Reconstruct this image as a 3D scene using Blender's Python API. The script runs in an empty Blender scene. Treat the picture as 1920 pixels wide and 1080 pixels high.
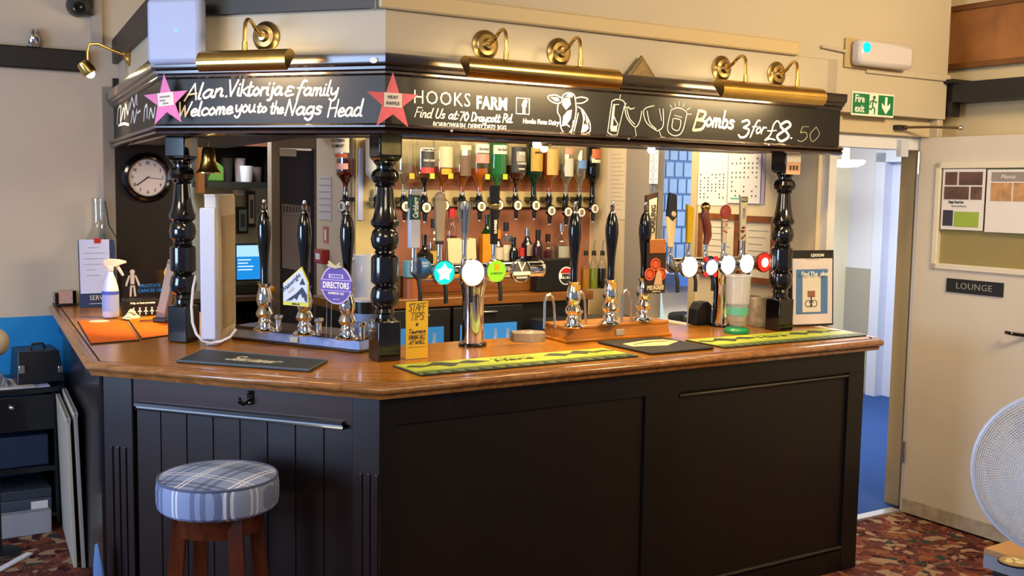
import bpy, math, random
from mathutils import Vector, Matrix
random.seed(7)
SC = bpy.context.scene
COL = SC.collection
PI = math.pi

# ------------------------------------------------------------------ camera
FPX, PITCH, ROLL, EYE = 1982.6, 0.0929, 0.0162, 1.7715
cp, sp, cr, sr = math.cos(PITCH), math.sin(PITCH), math.cos(ROLL), math.sin(ROLL)
FWD = Vector((0, cp, -sp)); UP0 = Vector((0, sp, cp)); RT0 = Vector((1, 0, 0))
RT = cr*RT0 + sr*UP0; UP = -sr*RT0 + cr*UP0
ORG = Vector((0, 0, EYE))
cam_d = bpy.data.cameras.new('camera'); cam = bpy.data.objects.new('camera', cam_d); COL.objects.link(cam)
cam_d.sensor_width = 36; cam_d.lens = 36*FPX/1920; cam_d.clip_start = 0.05
m3 = Matrix((RT, UP, -FWD)).transposed()
cam.matrix_world = Matrix.Translation(ORG) @ m3.to_4x4()
SC.camera = cam

# ------------------------------------------------------------------ exposure, world, large lights
SC.view_settings.view_transform = 'Standard'
SC.view_settings.look = 'None'
SC.view_settings.gamma = 1
SC.view_settings.exposure = 0.3
SC.view_settings.use_curve_mapping = False
w = bpy.data.worlds.new('world'); SC.world = w; w.use_nodes = True
w.node_tree.nodes['Background'].inputs[0].default_value = (0.62, 0.72, 1.0, 1)
w.node_tree.nodes['Background'].inputs[1].default_value = 0.22
SC.cycles.caustics_reflective = False
SC.cycles.caustics_refractive = False
SC.cycles.max_bounces = 8
SC.cycles.transparent_max_bounces = 24
SC.cycles.sample_clamp_indirect = 4

def area(name, loc, target, sx, sy, power, color, spread=PI):
    l = bpy.data.lights.new(name, 'AREA'); l.shape = 'RECTANGLE'; l.size = sx; l.size_y = sy
    l.energy = power; l.color = color; l.spread = spread
    o = bpy.data.objects.new(name, l); COL.objects.link(o)
    o.location = loc
    d = Vector(target) - Vector(loc)
    o.rotation_euler = d.to_track_quat('-Z', 'Y').to_euler()
    return o
def point(name, loc, power, color, r=0.05):
    l = bpy.data.lights.new(name, 'POINT'); l.energy = power; l.color = color; l.shadow_soft_size = r
    o = bpy.data.objects.new(name, l); COL.objects.link(o); o.location = loc
    return o
WARM = (1.0, 0.70, 0.36); COOL = (0.66, 0.80, 1.0); NEUT = (1.0, 0.90, 0.76)
area('window_daylight', (-4.3, 1.0, 1.6), (-0.8, 3.7, 1.0), 2.0, 1.5, 150, (0.50, 0.68, 1.0))
area('room_ceiling_light', (2.75, 2.75, 3.1), (2.9, 4.9, 2.2), .9, .6, 125, (1.0, 0.78, 0.48))
area('room_ceiling_light', (0.3, 0.6, 3.1), (0.9, 4.2, 1.4), 1.6, 1.0, 44, (1.0, 0.80, 0.55))
area('room_ceiling_light', (-2.4, 2.0, 3.1), (-2.6, 5.2, 1.5), 1.2, 1.0, 45, (1.0, 0.86, 0.70))

# ------------------------------------------------------------------ frames of the place
C2 = Vector((-0.443, 3.5532)); A1, A2 = 0.5624, 0.3207
UR = Vector((math.cos(A1), math.sin(A1))); UL = Vector((-math.cos(A2), math.sin(A2)))
NR = Vector((math.sin(A1), -math.cos(A1))); NL = Vector((-math.sin(A2), -math.cos(A2)))
def frame(o, x):
    x = Vector((x[0], x[1], 0)).normalized(); y = Vector((-x.y, x.x, 0))
    o = Vector((o[0], o[1], o[2] if len(o) > 2 else 0))
    M = Matrix.Identity(4)
    for i in range(3): M[i][0] = x[i]; M[i][1] = y[i]; M[i][2] = (0, 0, 1)[i]; M[i][3] = o[i]
    return M
FR = frame(C2, UR)                     # long face: x along it, y into the bar, z up
FL = frame(C2, -UL)                    # angled face, x < 0 on it
B2 = C2 + 1.1964*UL
U3 = Vector((-0.45676, 0.88959))
F3 = frame(B2, -U3)                    # return face on the left, x < 0 on it
def FS(s): return frame(C2 + s*UR, NR) # planes square to the long face, seen from the left (x = toward the room)
def ray(px, py): return FWD + RT*((px-960)/FPX) - UP*((py-540)/FPX)
def on_y(F, px, py, y=0.0):            # where that sight line meets the local plane y
    I = F.inverted(); o = I @ ORG; d = I.to_3x3() @ ray(px, py)
    t = (y-o.y)/d.y; return o + d*t
def on_z(F, px, py, z):
    I = F.inverted(); o = I @ ORG; d = I.to_3x3() @ ray(px, py)
    t = (z-o.z)/d.z; return o + d*t
def TR(x, y, z): return Matrix.Translation((x, y, z))
def RZ(a): return Matrix.Rotation(a, 4, 'Z')
def RX(a): return Matrix.Rotation(a, 4, 'X')
def RY(a): return Matrix.Rotation(a, 4, 'Y')

# ------------------------------------------------------------------ materials
MATS = {}
def nmat(name):
    m = bpy.data.materials.new(name); m.use_nodes = True; MATS[name] = m
    return m, m.node_tree.nodes, m.node_tree.links, m.node_tree.nodes['Principled BSDF']
def hexc(h):
    h = h.lstrip('#'); v = [int(h[i:i+2], 16)/255 for i in (0, 2, 4)]
    return tuple(c/12.92 if c <= .04045 else ((c+.055)/1.055)**2.4 for c in v) + (1,)
def P(name, col, rough=.5, metal=0, coat=0, emit=0, noise=0, scale=30, bump=0, alpha=1, spec=.5):
    if name in MATS: return MATS[name]
    m, n, l, b = nmat(name)
    c = hexc(col) if isinstance(col, str) else tuple(col)+(1,)
    b.inputs['Base Color'].default_value = c; b.inputs['Roughness'].default_value = rough
    b.inputs['Metallic'].default_value = metal; b.inputs['Coat Weight'].default_value = coat
    b.inputs['Specular IOR Level'].default_value = spec
    b.inputs['Alpha'].default_value = alpha
    if emit: b.inputs['Emission Color'].default_value = c; b.inputs['Emission Strength'].default_value = emit
    if noise or bump:
        t = n.new('ShaderNodeTexCoord'); x = n.new('ShaderNodeTexNoise'); x.inputs['Scale'].default_value = scale
        x.inputs['Detail'].default_value = 6
        l.new(t.outputs['Object'], x.inputs['Vector'])
        if noise:
            r = n.new('ShaderNodeValToRGB')
            r.color_ramp.elements[0].position = .3; r.color_ramp.elements[1].position = .7
            r.color_ramp.elements[0].color = tuple(v*(1-noise) for v in c[:3])+(1,)
            r.color_ramp.elements[1].color = tuple(min(1, v*(1+noise)) for v in c[:3])+(1,)
            l.new(x.outputs['Fac'], r.inputs['Fac']); l.new(r.outputs['Color'], b.inputs['Base Color'])
        if bump:
            bp = n.new('ShaderNodeBump'); bp.inputs['Strength'].default_value = bump; bp.inputs['Distance'].default_value = .01
            l.new(x.outputs['Fac'], bp.inputs['Height']); l.new(bp.outputs['Normal'], b.inputs['Normal'])
    return m
def wood(name, c1, c2, rough=.3, coat=.3, sc=(2, 26, 26), spec=.5):
    m, n, l, b = nmat(name)
    t = n.new('ShaderNodeTexCoord'); mp = n.new('ShaderNodeMapping'); mp.inputs['Scale'].default_value = sc
    x = n.new('ShaderNodeTexNoise'); x.inputs['Scale'].default_value = 1.6; x.inputs['Detail'].default_value = 8; x.inputs['Distortion'].default_value = .6
    r = n.new('ShaderNodeValToRGB'); r.color_ramp.elements[0].color = hexc(c1); r.color_ramp.elements[1].color = hexc(c2)
    r.color_ramp.elements[0].position = .32; r.color_ramp.elements[1].position = .68
    l.new(t.outputs['Object'], mp.inputs['Vector']); l.new(mp.outputs['Vector'], x.inputs['Vector'])
    l.new(x.outputs['Fac'], r.inputs['Fac']); l.new(r.outputs['Color'], b.inputs['Base Color'])
    b.inputs['Roughness'].default_value = rough; b.inputs['Coat Weight'].default_value = coat; b.inputs['Coat Roughness'].default_value = .15
    b.inputs['Specular IOR Level'].default_value = spec
    return m
def glass(name, col=(1, 1, 1), gloss=.12, dens=0.0, rough=.03):
    """thin clear or tinted glass: see-through colour with a mirror coat that grows at grazing angles"""
    m = bpy.data.materials.new(name); m.use_nodes = True; MATS[name] = m
    n, l = m.node_tree.nodes, m.node_tree.links; n.clear()
    o = n.new('ShaderNodeOutputMaterial'); tr = n.new('ShaderNodeBsdfTransparent'); tr.inputs[0].default_value = tuple(col)+(1,)
    gl = n.new('ShaderNodeBsdfGlossy'); gl.inputs['Roughness'].default_value = rough
    lw = n.new('ShaderNodeLayerWeight'); lw.inputs[0].default_value = .35
    ma = n.new('ShaderNodeMath'); ma.operation = 'MULTIPLY_ADD'; ma.inputs[1].default_value = .55; ma.inputs[2].default_value = gloss*.5
    l.new(lw.outputs['Facing'], ma.inputs[0])
    mx = n.new('ShaderNodeMixShader'); l.new(ma.outputs[0], mx.inputs[0])
    base = tr
    if dens:
        df = n.new('ShaderNodeBsdfDiffuse'); df.inputs[0].default_value = tuple(col)+(1,)
        m2 = n.new('ShaderNodeMixShader'); m2.inputs[0].default_value = dens
        l.new(tr.outputs[0], m2.inputs[1]); l.new(df.outputs[0], m2.inputs[2]); base = m2
    l.new(base.outputs[0], mx.inputs[1]); l.new(gl.outputs[0], mx.inputs[2]); l.new(mx.outputs[0], o.inputs[0])
    return m
def emis(name, col, strength):
    m = bpy.data.materials.new(name); m.use_nodes = True; MATS[name] = m
    n, l = m.node_tree.nodes, m.node_tree.links; n.clear()
    o = n.new('ShaderNodeOutputMaterial'); e = n.new('ShaderNodeEmission')
    e.inputs[0].default_value = hexc(col) if isinstance(col, str) else tuple(col)+(1,); e.inputs[1].default_value = strength
    l.new(e.outputs[0], o.inputs[0]); return m

OAK = wood('oak_varnish', '#9c6013', '#b0741d', .26, .22, (2, 30, 30))
OAKE = wood('oak_edge', '#7d4d26', '#a5703c', .25, .5, (2, 30, 30))
BLKW = wood('black_brown_wood', '#110d10', '#1a1418', .30, .35, (3, 26, 3), .6)
POSTW = P('post_varnish', '#0d0a0a', .14, 0, .6)
BOARD = P('chalkboard_black', '#171615', .42, noise=.15, scale=3, spec=.35)
CORN = wood('cornice_brown', '#1c1210', '#2b1a13', .22, .5, (2, 20, 20))
CREAM = P('cream_paint', '#bbae97', .55, noise=.035, scale=2.5, bump=.04)
WALLP = P('beige_wall_paint', '#c4b5a2', .6, noise=.05, scale=2, bump=.06)
BLUE = P('blue_dado_paint', '#1484c8', .5, noise=.05, scale=3)
DARKB = P('dark_beam', '#140f0d', .5, noise=.3, scale=12)
DOORP = P('door_paint', '#cbbfae', .45, noise=.04, scale=3)
WHITEP = P('white_gloss_paint', '#d9dae0', .35)
HALLW = P('hall_cream', '#e6dfc4', .6)
GREYD = P('grey_dado', '#9a9891', .5)
NAVY = P('navy_paint', '#2a4a80', .5)
BRASS = P('brass', (0.66, 0.44, 0.13), .2, 1, noise=.15, scale=9)
BRASSD = P('aged_brass', (0.42, 0.29, 0.11), .3, 1, noise=.25, scale=14)
CHROME = P('chrome', (0.80, 0.81, 0.83), .09, 1)
STEEL = P('steel', (0.60, 0.60, 0.60), .28, 1)
BLACKG = P('black_gloss', '#070707', .12, 0, .5)
BLACKM = P('black_matt', '#0d0d0e', .5)
WHITEPL = P('white_plastic', '#dfe1ea', .35)
HEATER = P('heater_white', '#d5d3d3', .4)
HEATERC = P('heater_cream', '#cbb797', .45)
PAPER = P('paper', '#dcd4cd', .7)
PAPERB = P('paper_bluish', '#c6cdf0', .7)
INK = P('ink', '#2c2a30', .7)
INKG = P('ink_grey', '#857f80', .7)
CHALK = P('chalk_white', '#f2eee4', .7)
CHALKY = P('chalk_cream', '#e6d59a', .7)
CHALKF = P('chalk_faint', '#8f8a80', .8)
RED = P('red', '#b3201e', .4)
SMOKY = P('terracotta_backing', '#9a5f45', .5, noise=.12, scale=3)
TERR2 = P('orange_backing', '#bb6f3a', .5, noise=.1, scale=4)
MAHOG = wood('mahogany_shelf', '#684019', '#875424', .3, .3, (2, 24, 24))
STOOLW = wood('stool_wood', '#3a170b', '#55240f', .2, .5, (20, 20, 3))
PINEFR = wood('certificate_frame_wood', '#6b3a1a', '#875028', .35, .2, (12, 12, 12))
LENSW = emis('lens_white', '#ffffff', 3.0)
LENST = emis('lens_teal', '#17c9b4', 1.5)
LENSL = emis('lens_lime', '#a6e030', 1.1)
LENSR = emis('lens_red', '#e8281c', 1.8)
GLOW = emis('lamp_glow', (1.0, 0.78, 0.45), 22)
GLOWS = emis('bulb_glow', (1.0, 0.85, 0.6), 14)
GLASS = glass('clear_glass', (.93, .95, .94))
GLASSG = glass('green_glass', (.04, .30, .08), .14, .35)
GLASSK = P('near_black_glass', '#07090a', .08, 0, .5)
FROST = P('frosted_glass', '#cfcdb9', .35)

def carpet():
    m, n, l, b = nmat('pub_carpet')
    t = n.new('ShaderNodeTexCoord'); mp = n.new('ShaderNodeMapping'); l.new(t.outputs['Object'], mp.inputs['Vector'])
    nz = n.new('ShaderNodeTexNoise'); nz.inputs['Scale'].default_value = 6; nz.inputs['Detail'].default_value = 2
    l.new(mp.outputs[0], nz.inputs['Vector'])
    mxv = n.new('ShaderNodeMixRGB'); mxv.blend_type = 'ADD'; mxv.inputs[0].default_value = .16
    l.new(mp.outputs[0], mxv.inputs[1]); l.new(nz.outputs['Color'], mxv.inputs[2])
    v = n.new('ShaderNodeTexVoronoi'); v.inputs['Scale'].default_value = 21; l.new(mxv.outputs[0], v.inputs['Vector'])
    sep = n.new('ShaderNodeSeparateColor'); l.new(v.outputs['Color'], sep.inputs[0])
    r = n.new('ShaderNodeValToRGB'); r.color_ramp.interpolation = 'CONSTANT'
    e = r.color_ramp.elements
    e[0].position = 0; e[0].color = hexc('#58302b'); e[1].position = .42; e[1].color = hexc('#74402f')
    for p, c in ((.56, '#3b1b1b'), (.68, '#93785e'), (.86, '#7f4f33'), (.94, '#2e3a38')):
        k = e.new(p); k.color = hexc(c)
    l.new(sep.outputs[0], r.inputs['Fac'])
    v2 = n.new('ShaderNodeTexVoronoi'); v2.inputs['Scale'].default_value = 34; l.new(mxv.outputs[0], v2.inputs['Vector'])
    r2 = n.new('ShaderNodeValToRGB'); r2.color_ramp.elements[0].position = .12; r2.color_ramp.elements[1].position = .3
    r2.color_ramp.elements[0].color = (1, 1, 1, 1); r2.color_ramp.elements[1].color = (0, 0, 0, 1)
    l.new(v2.outputs['Distance'], r2.inputs['Fac'])
    mx = n.new('ShaderNodeMixRGB'); l.new(r2.outputs[0], mx.inputs[0]); l.new(r.outputs[0], mx.inputs[1]); mx.inputs[2].default_value = hexc('#8a6350')
    l.new(mx.outputs[0], b.inputs['Base Color']); b.inputs['Roughness'].default_value = .95
    b.inputs['Specular IOR Level'].default_value = .1
    return m
CARPET = carpet()
BCARP = P('blue_carpet', '#33508f', .95, noise=.12, scale=60, spec=.1)

def plaid():
    m, n, l, b = nmat('blue_plaid')
    t = n.new('ShaderNodeTexCoord'); sx = n.new('ShaderNodeSeparateXYZ'); l.new(t.outputs['Object'], sx.inputs[0])
    def stripes(ax, period, centers):
        out = None
        dv = n.new('ShaderNodeMath'); dv.operation = 'DIVIDE'; dv.inputs[1].default_value = period; l.new(ax, dv.inputs[0])
        fr = n.new('ShaderNodeMath'); fr.operation = 'FRACT'; l.new(dv.outputs[0], fr.inputs[0])
        for c, wd in centers:
            cm = n.new('ShaderNodeMath'); cm.operation = 'COMPARE'; cm.inputs[1].default_value = c; cm.inputs[2].default_value = wd
            l.new(fr.outputs[0], cm.inputs[0])
            if out is None: out = cm.outputs[0]
            else:
                ad = n.new('ShaderNodeMath'); ad.operation = 'MAXIMUM'; l.new(out, ad.inputs[0]); l.new(cm.outputs[0], ad.inputs[1]); out = ad.outputs[0]
        return out
    def mix(fac, c1, c2, f=.8):
        ml = n.new('ShaderNodeMath'); ml.operation = 'MULTIPLY'; ml.inputs[1].default_value = f; l.new(fac, ml.inputs[0])
        mx = n.new('ShaderNodeMixRGB'); l.new(ml.outputs[0], mx.inputs[0])
        if isinstance(c1, tuple): mx.inputs[1].default_value = c1
        else: l.new(c1, mx.inputs[1])
        mx.inputs[2].default_value = c2
        return mx.outputs[0]
    base = hexc('#7e8fb4')
    X, Y, Z = sx.outputs[0], sx.outputs[1], sx.outputs[2]
    cur = base
    dark, lite = hexc('#3a3f63'), hexc('#d9dbe8')
    cur = mix(stripes(Y, .21, [(.2, .035), (.32, .035)]), cur, dark, .6)
    cur = mix(stripes(X, .17, [(.25, .05), (.45, .05)]), cur, dark, .55)
    cur = mix(stripes(X, .17, [(.80, .022), (.90, .022)]), cur, lite, .75)
    cur = mix(stripes(Y, .21, [(.62, .018), (.72, .018)]), cur, lite, .55)
    l.new(cur, b.inputs['Base Color']); b.inputs['Roughness'].default_value = .9
    return m
PLAID = plaid()

# ------------------------------------------------------------------ mesh building
class MB:
    def __init__(s): s.v = []; s.f = []
    def add(s, vs, fs, M=None):
        b = len(s.v)
        s.v += [tuple(M @ Vector(v)) if M is not None else tuple(v) for v in vs]
        s.f += [tuple(b+i for i in f) for f in fs]
        return s
    def box(s, x0, x1, y0, y1, z0, z1, M=None):
        vs = [(x, y, z) for z in (z0, z1) for y in (y0, y1) for x in (x0, x1)]
        return s.add(vs, [(0, 2, 3, 1), (4, 5, 7, 6), (0, 1, 5, 4), (2, 6, 7, 3), (0, 4, 6, 2), (1, 3, 7, 5)], M)
    def prism(s, poly, z0, z1, M=None, top=None):
        n = len(poly); tp = top or poly
        vs = [(p[0], p[1], z0) for p in poly] + [(p[0], p[1], z1) for p in tp]
        fs = [tuple(range(n-1, -1, -1)), tuple(range(n, 2*n))] + [(i, (i+1) % n, n+(i+1) % n, n+i) for i in range(n)]
        return s.add(vs, fs, M)
    def plate(s, poly, y0, y1, M=None):
        """a flat shape drawn in x, z and given thickness from y0 (front) to y1"""
        n = len(poly)
        vs = [(p[0], y0, p[1]) for p in poly] + [(p[0], y1, p[1]) for p in poly]
        fs = [tuple(range(n)), tuple(range(2*n-1, n-1, -1))] + [(i, n+i, n+(i+1) % n, (i+1) % n) for i in range(n)]
        return s.add(vs, fs, M)
    def lathe(s, prof, seg=24, M=None, sq=None):
        vs = []; fs = []; k = len(prof)
        for i in range(seg):
            a = 2*PI*i/seg
            for r, z in prof:
                vs.append((r*math.cos(a), r*math.sin(a), z))
        for i in range(seg):
            j = (i+1) % seg
            for q in range(k-1):
                fs.append((i*k+q, j*k+q, j*k+q+1, i*k+q+1))
        ring = k >= 3 and prof[0][0] > 1e-6 and abs(prof[0][0]-prof[-1][0]) < 1e-6
        if ring: fs += [(i*k+k-1, ((i+1) % seg)*k+k-1, ((i+1) % seg)*k, i*k) for i in range(seg)]
        if not ring and prof[0][0] > 1e-6: fs.append(tuple(i*k for i in range(seg-1, -1, -1)))
        if not ring and prof[-1][0] > 1e-6: fs.append(tuple(i*k+k-1 for i in range(seg)))
        return s.add(vs, fs, M)
    def tube(s, pts, r, seg=8, closed=False, M=None, flat=None):
        pts = [Vector(p) for p in pts]; n = len(pts)
        if n < 2: return s
        rs = r if isinstance(r, (list, tuple)) else [r]*n
        vs = []; fs = []; up = None
        for i in range(n):
            a = pts[i-1] if (i > 0 or closed) else pts[i]
            c = pts[(i+1) % n] if (i < n-1 or closed) else pts[i]
            t = (c-a)
            t = t.normalized() if t.length > 1e-9 else Vector((0, 0, 1))
            if up is None:
                up = Vector((0, 0, 1)) if abs(t.z) < .9 else Vector((1, 0, 0))
            u = (up - t*up.dot(t))
            if u.length < 1e-6: u = t.orthogonal()
            u.normalize(); up = u; w_ = t.cross(u)
            for q in range(seg):
                an = 2*PI*q/seg
                vs.append(tuple(pts[i] + rs[i]*(math.cos(an)*u + math.sin(an)*w_)))
        m = n if closed else n-1
        for i in range(m):
            j = (i+1) % n
            for q in range(seg):
                fs.append((i*seg+q, i*seg+(q+1) % seg, j*seg+(q+1) % seg, j*seg+q))
        if not closed:
            fs.append(tuple(range(seg-1, -1, -1))); fs.append(tuple((n-1)*seg+q for q in range(seg)))
        return s.add(vs, fs, M)
    def sweep(s, path, prof, M=None):
        """profile (outward, z) carried along a plan path, mitred; outward is to the right of travel"""
        path = [Vector(p[:2]) for p in path]; n = len(path); k = len(prof); vs = []; fs = []
        for i in range(n):
            d0 = (path[i]-path[i-1]).normalized() if i > 0 else None
            d1 = (path[i+1]-path[i]).normalized() if i < n-1 else None
            if d0 is None: d0 = d1
            if d1 is None: d1 = d0
            n0 = Vector((d0.y, -d0.x)); n1 = Vector((d1.y, -d1.x))
            m = (n0+n1); m = m/(m.length_squared/2) if m.length > 1e-6 else n0
            for o, z in prof:
                p = path[i] + m*o; vs.append((p.x, p.y, z))
        for i in range(n-1):
            for q in range(k):
                fs.append((i*k+q, (i+1)*k+q, (i+1)*k+(q+1) % k, i*k+(q+1) % k))
        fs.append(tuple(range(k))); fs.append(tuple((n-1)*k+q for q in range(k-1, -1, -1)))
        return s.add(vs, fs, M)
    def ball(s, r, M=None, seg=16, sz=1):
        k = max(6, seg//2)
        return s.lathe([(r*math.sin(PI*i/k), -sz*r*math.cos(PI*i/k)) for i in range(k+1)], seg, M)
    def build(s, name, mat, parent=None, M=None, smooth=True, bevel=0, mats=None, angle=35):
        me = bpy.data.meshes.new(name); me.from_pydata(s.v, [], s.f); me.update()
        me.materials.append(mat)
        if smooth:
            me.polygons.foreach_set('use_smooth', [True]*len(me.polygons))
            me.set_sharp_from_angle(angle=math.radians(angle))
        o = bpy.data.objects.new(name, me); COL.objects.link(o)
        if parent is not None: o.parent = parent
        if M is not None: o.matrix_local = M
        if bevel:
            bv = o.modifiers.new('bevel', 'BEVEL'); bv.width = bevel; bv.segments = 2; bv.limit_method = 'ANGLE'; bv.angle_limit = math.radians(40)
        return o
def miter(path, o):
    out = []; path = [Vector(p[:2]) for p in path]; n = len(path)
    for i in range(n):
        d0 = (path[i]-path[i-1]).normalized() if i > 0 else None
        d1 = (path[i+1]-path[i]).normalized() if i < n-1 else None
        if d0 is None: d0 = d1
        if d1 is None: d1 = d0
        m = Vector((d0.y, -d0.x)) + Vector((d1.y, -d1.x)); m = m/(m.length_squared/2)
        out.append(path[i]+m*o)
    return out
def tag(o, label, cat, group=None):
    o['label'] = label; o['category'] = cat
    if group: o['group'] = group
    return o
def struct(o): o['kind'] = 'structure'; return o
def thing(name, M, label, cat, group=None):
    o = bpy.data.objects.new(name, None); o.empty_display_size = .05; COL.objects.link(o); o.matrix_world = M
    return tag(o, label, cat, group)
def box(name, d, mat, parent=None, M=None, bevel=0):
    return MB().box(*d).build(name, mat, parent, M, smooth=bool(bevel), bevel=bevel)
def copy_thing(root, M, label, group=None):
    r = root.copy(); COL.objects.link(r); r.matrix_world = M; r['label'] = label
    if group: r['group'] = group
    def rec(a, b):
        for ch in list(a.children):
            c = ch.copy(); COL.objects.link(c); c.parent = b; c.matrix_parent_inverse = ch.matrix_parent_inverse.copy(); c.matrix_local = ch.matrix_local.copy()
            rec(ch, c)
    rec(root, r)
    return r
def text_mb(s, size, M=None, shear=0, offset=0, align='CENTER', depth=.0015, sx=1, space=1):
    cu = bpy.data.curves.new('t', 'FONT'); cu.body = s; cu.size = size; cu.shear = shear; cu.offset = offset
    cu.align_x = align; cu.align_y = 'CENTER'; cu.extrude = depth/2; cu.resolution_u = 2; cu.space_character = space
    o = bpy.data.objects.new('t', cu); COL.objects.link(o)
    dg = bpy.context.evaluated_depsgraph_get(); me = o.evaluated_get(dg).to_mesh()
    mb = MB(); S = Matrix.Diagonal((sx, 1, 1, 1))
    mb.add([v.co for v in me.vertices], [tuple(p.vertices) for p in me.polygons], (M @ S) if M is not None else S)
    o.evaluated_get(dg).to_mesh_clear(); bpy.data.objects.remove(o); bpy.data.curves.remove(cu)
    return mb
UPRIGHT = RX(PI/2)                      # writing stood up on an x-z face, read from -y
def text(name, s, size, mat, parent, x, y, z, shear=0, offset=0, align='CENTER', flat=False, rot=0, sx=1, space=1, R=None):
    M = TR(x, y, z) @ (R if R is not None else (Matrix.Identity(4) if flat else UPRIGHT)) @ RZ(rot)
    return text_mb(s, size, M, shear, offset, align, sx=sx, space=space).build(name, mat, parent, smooth=False)
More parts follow.
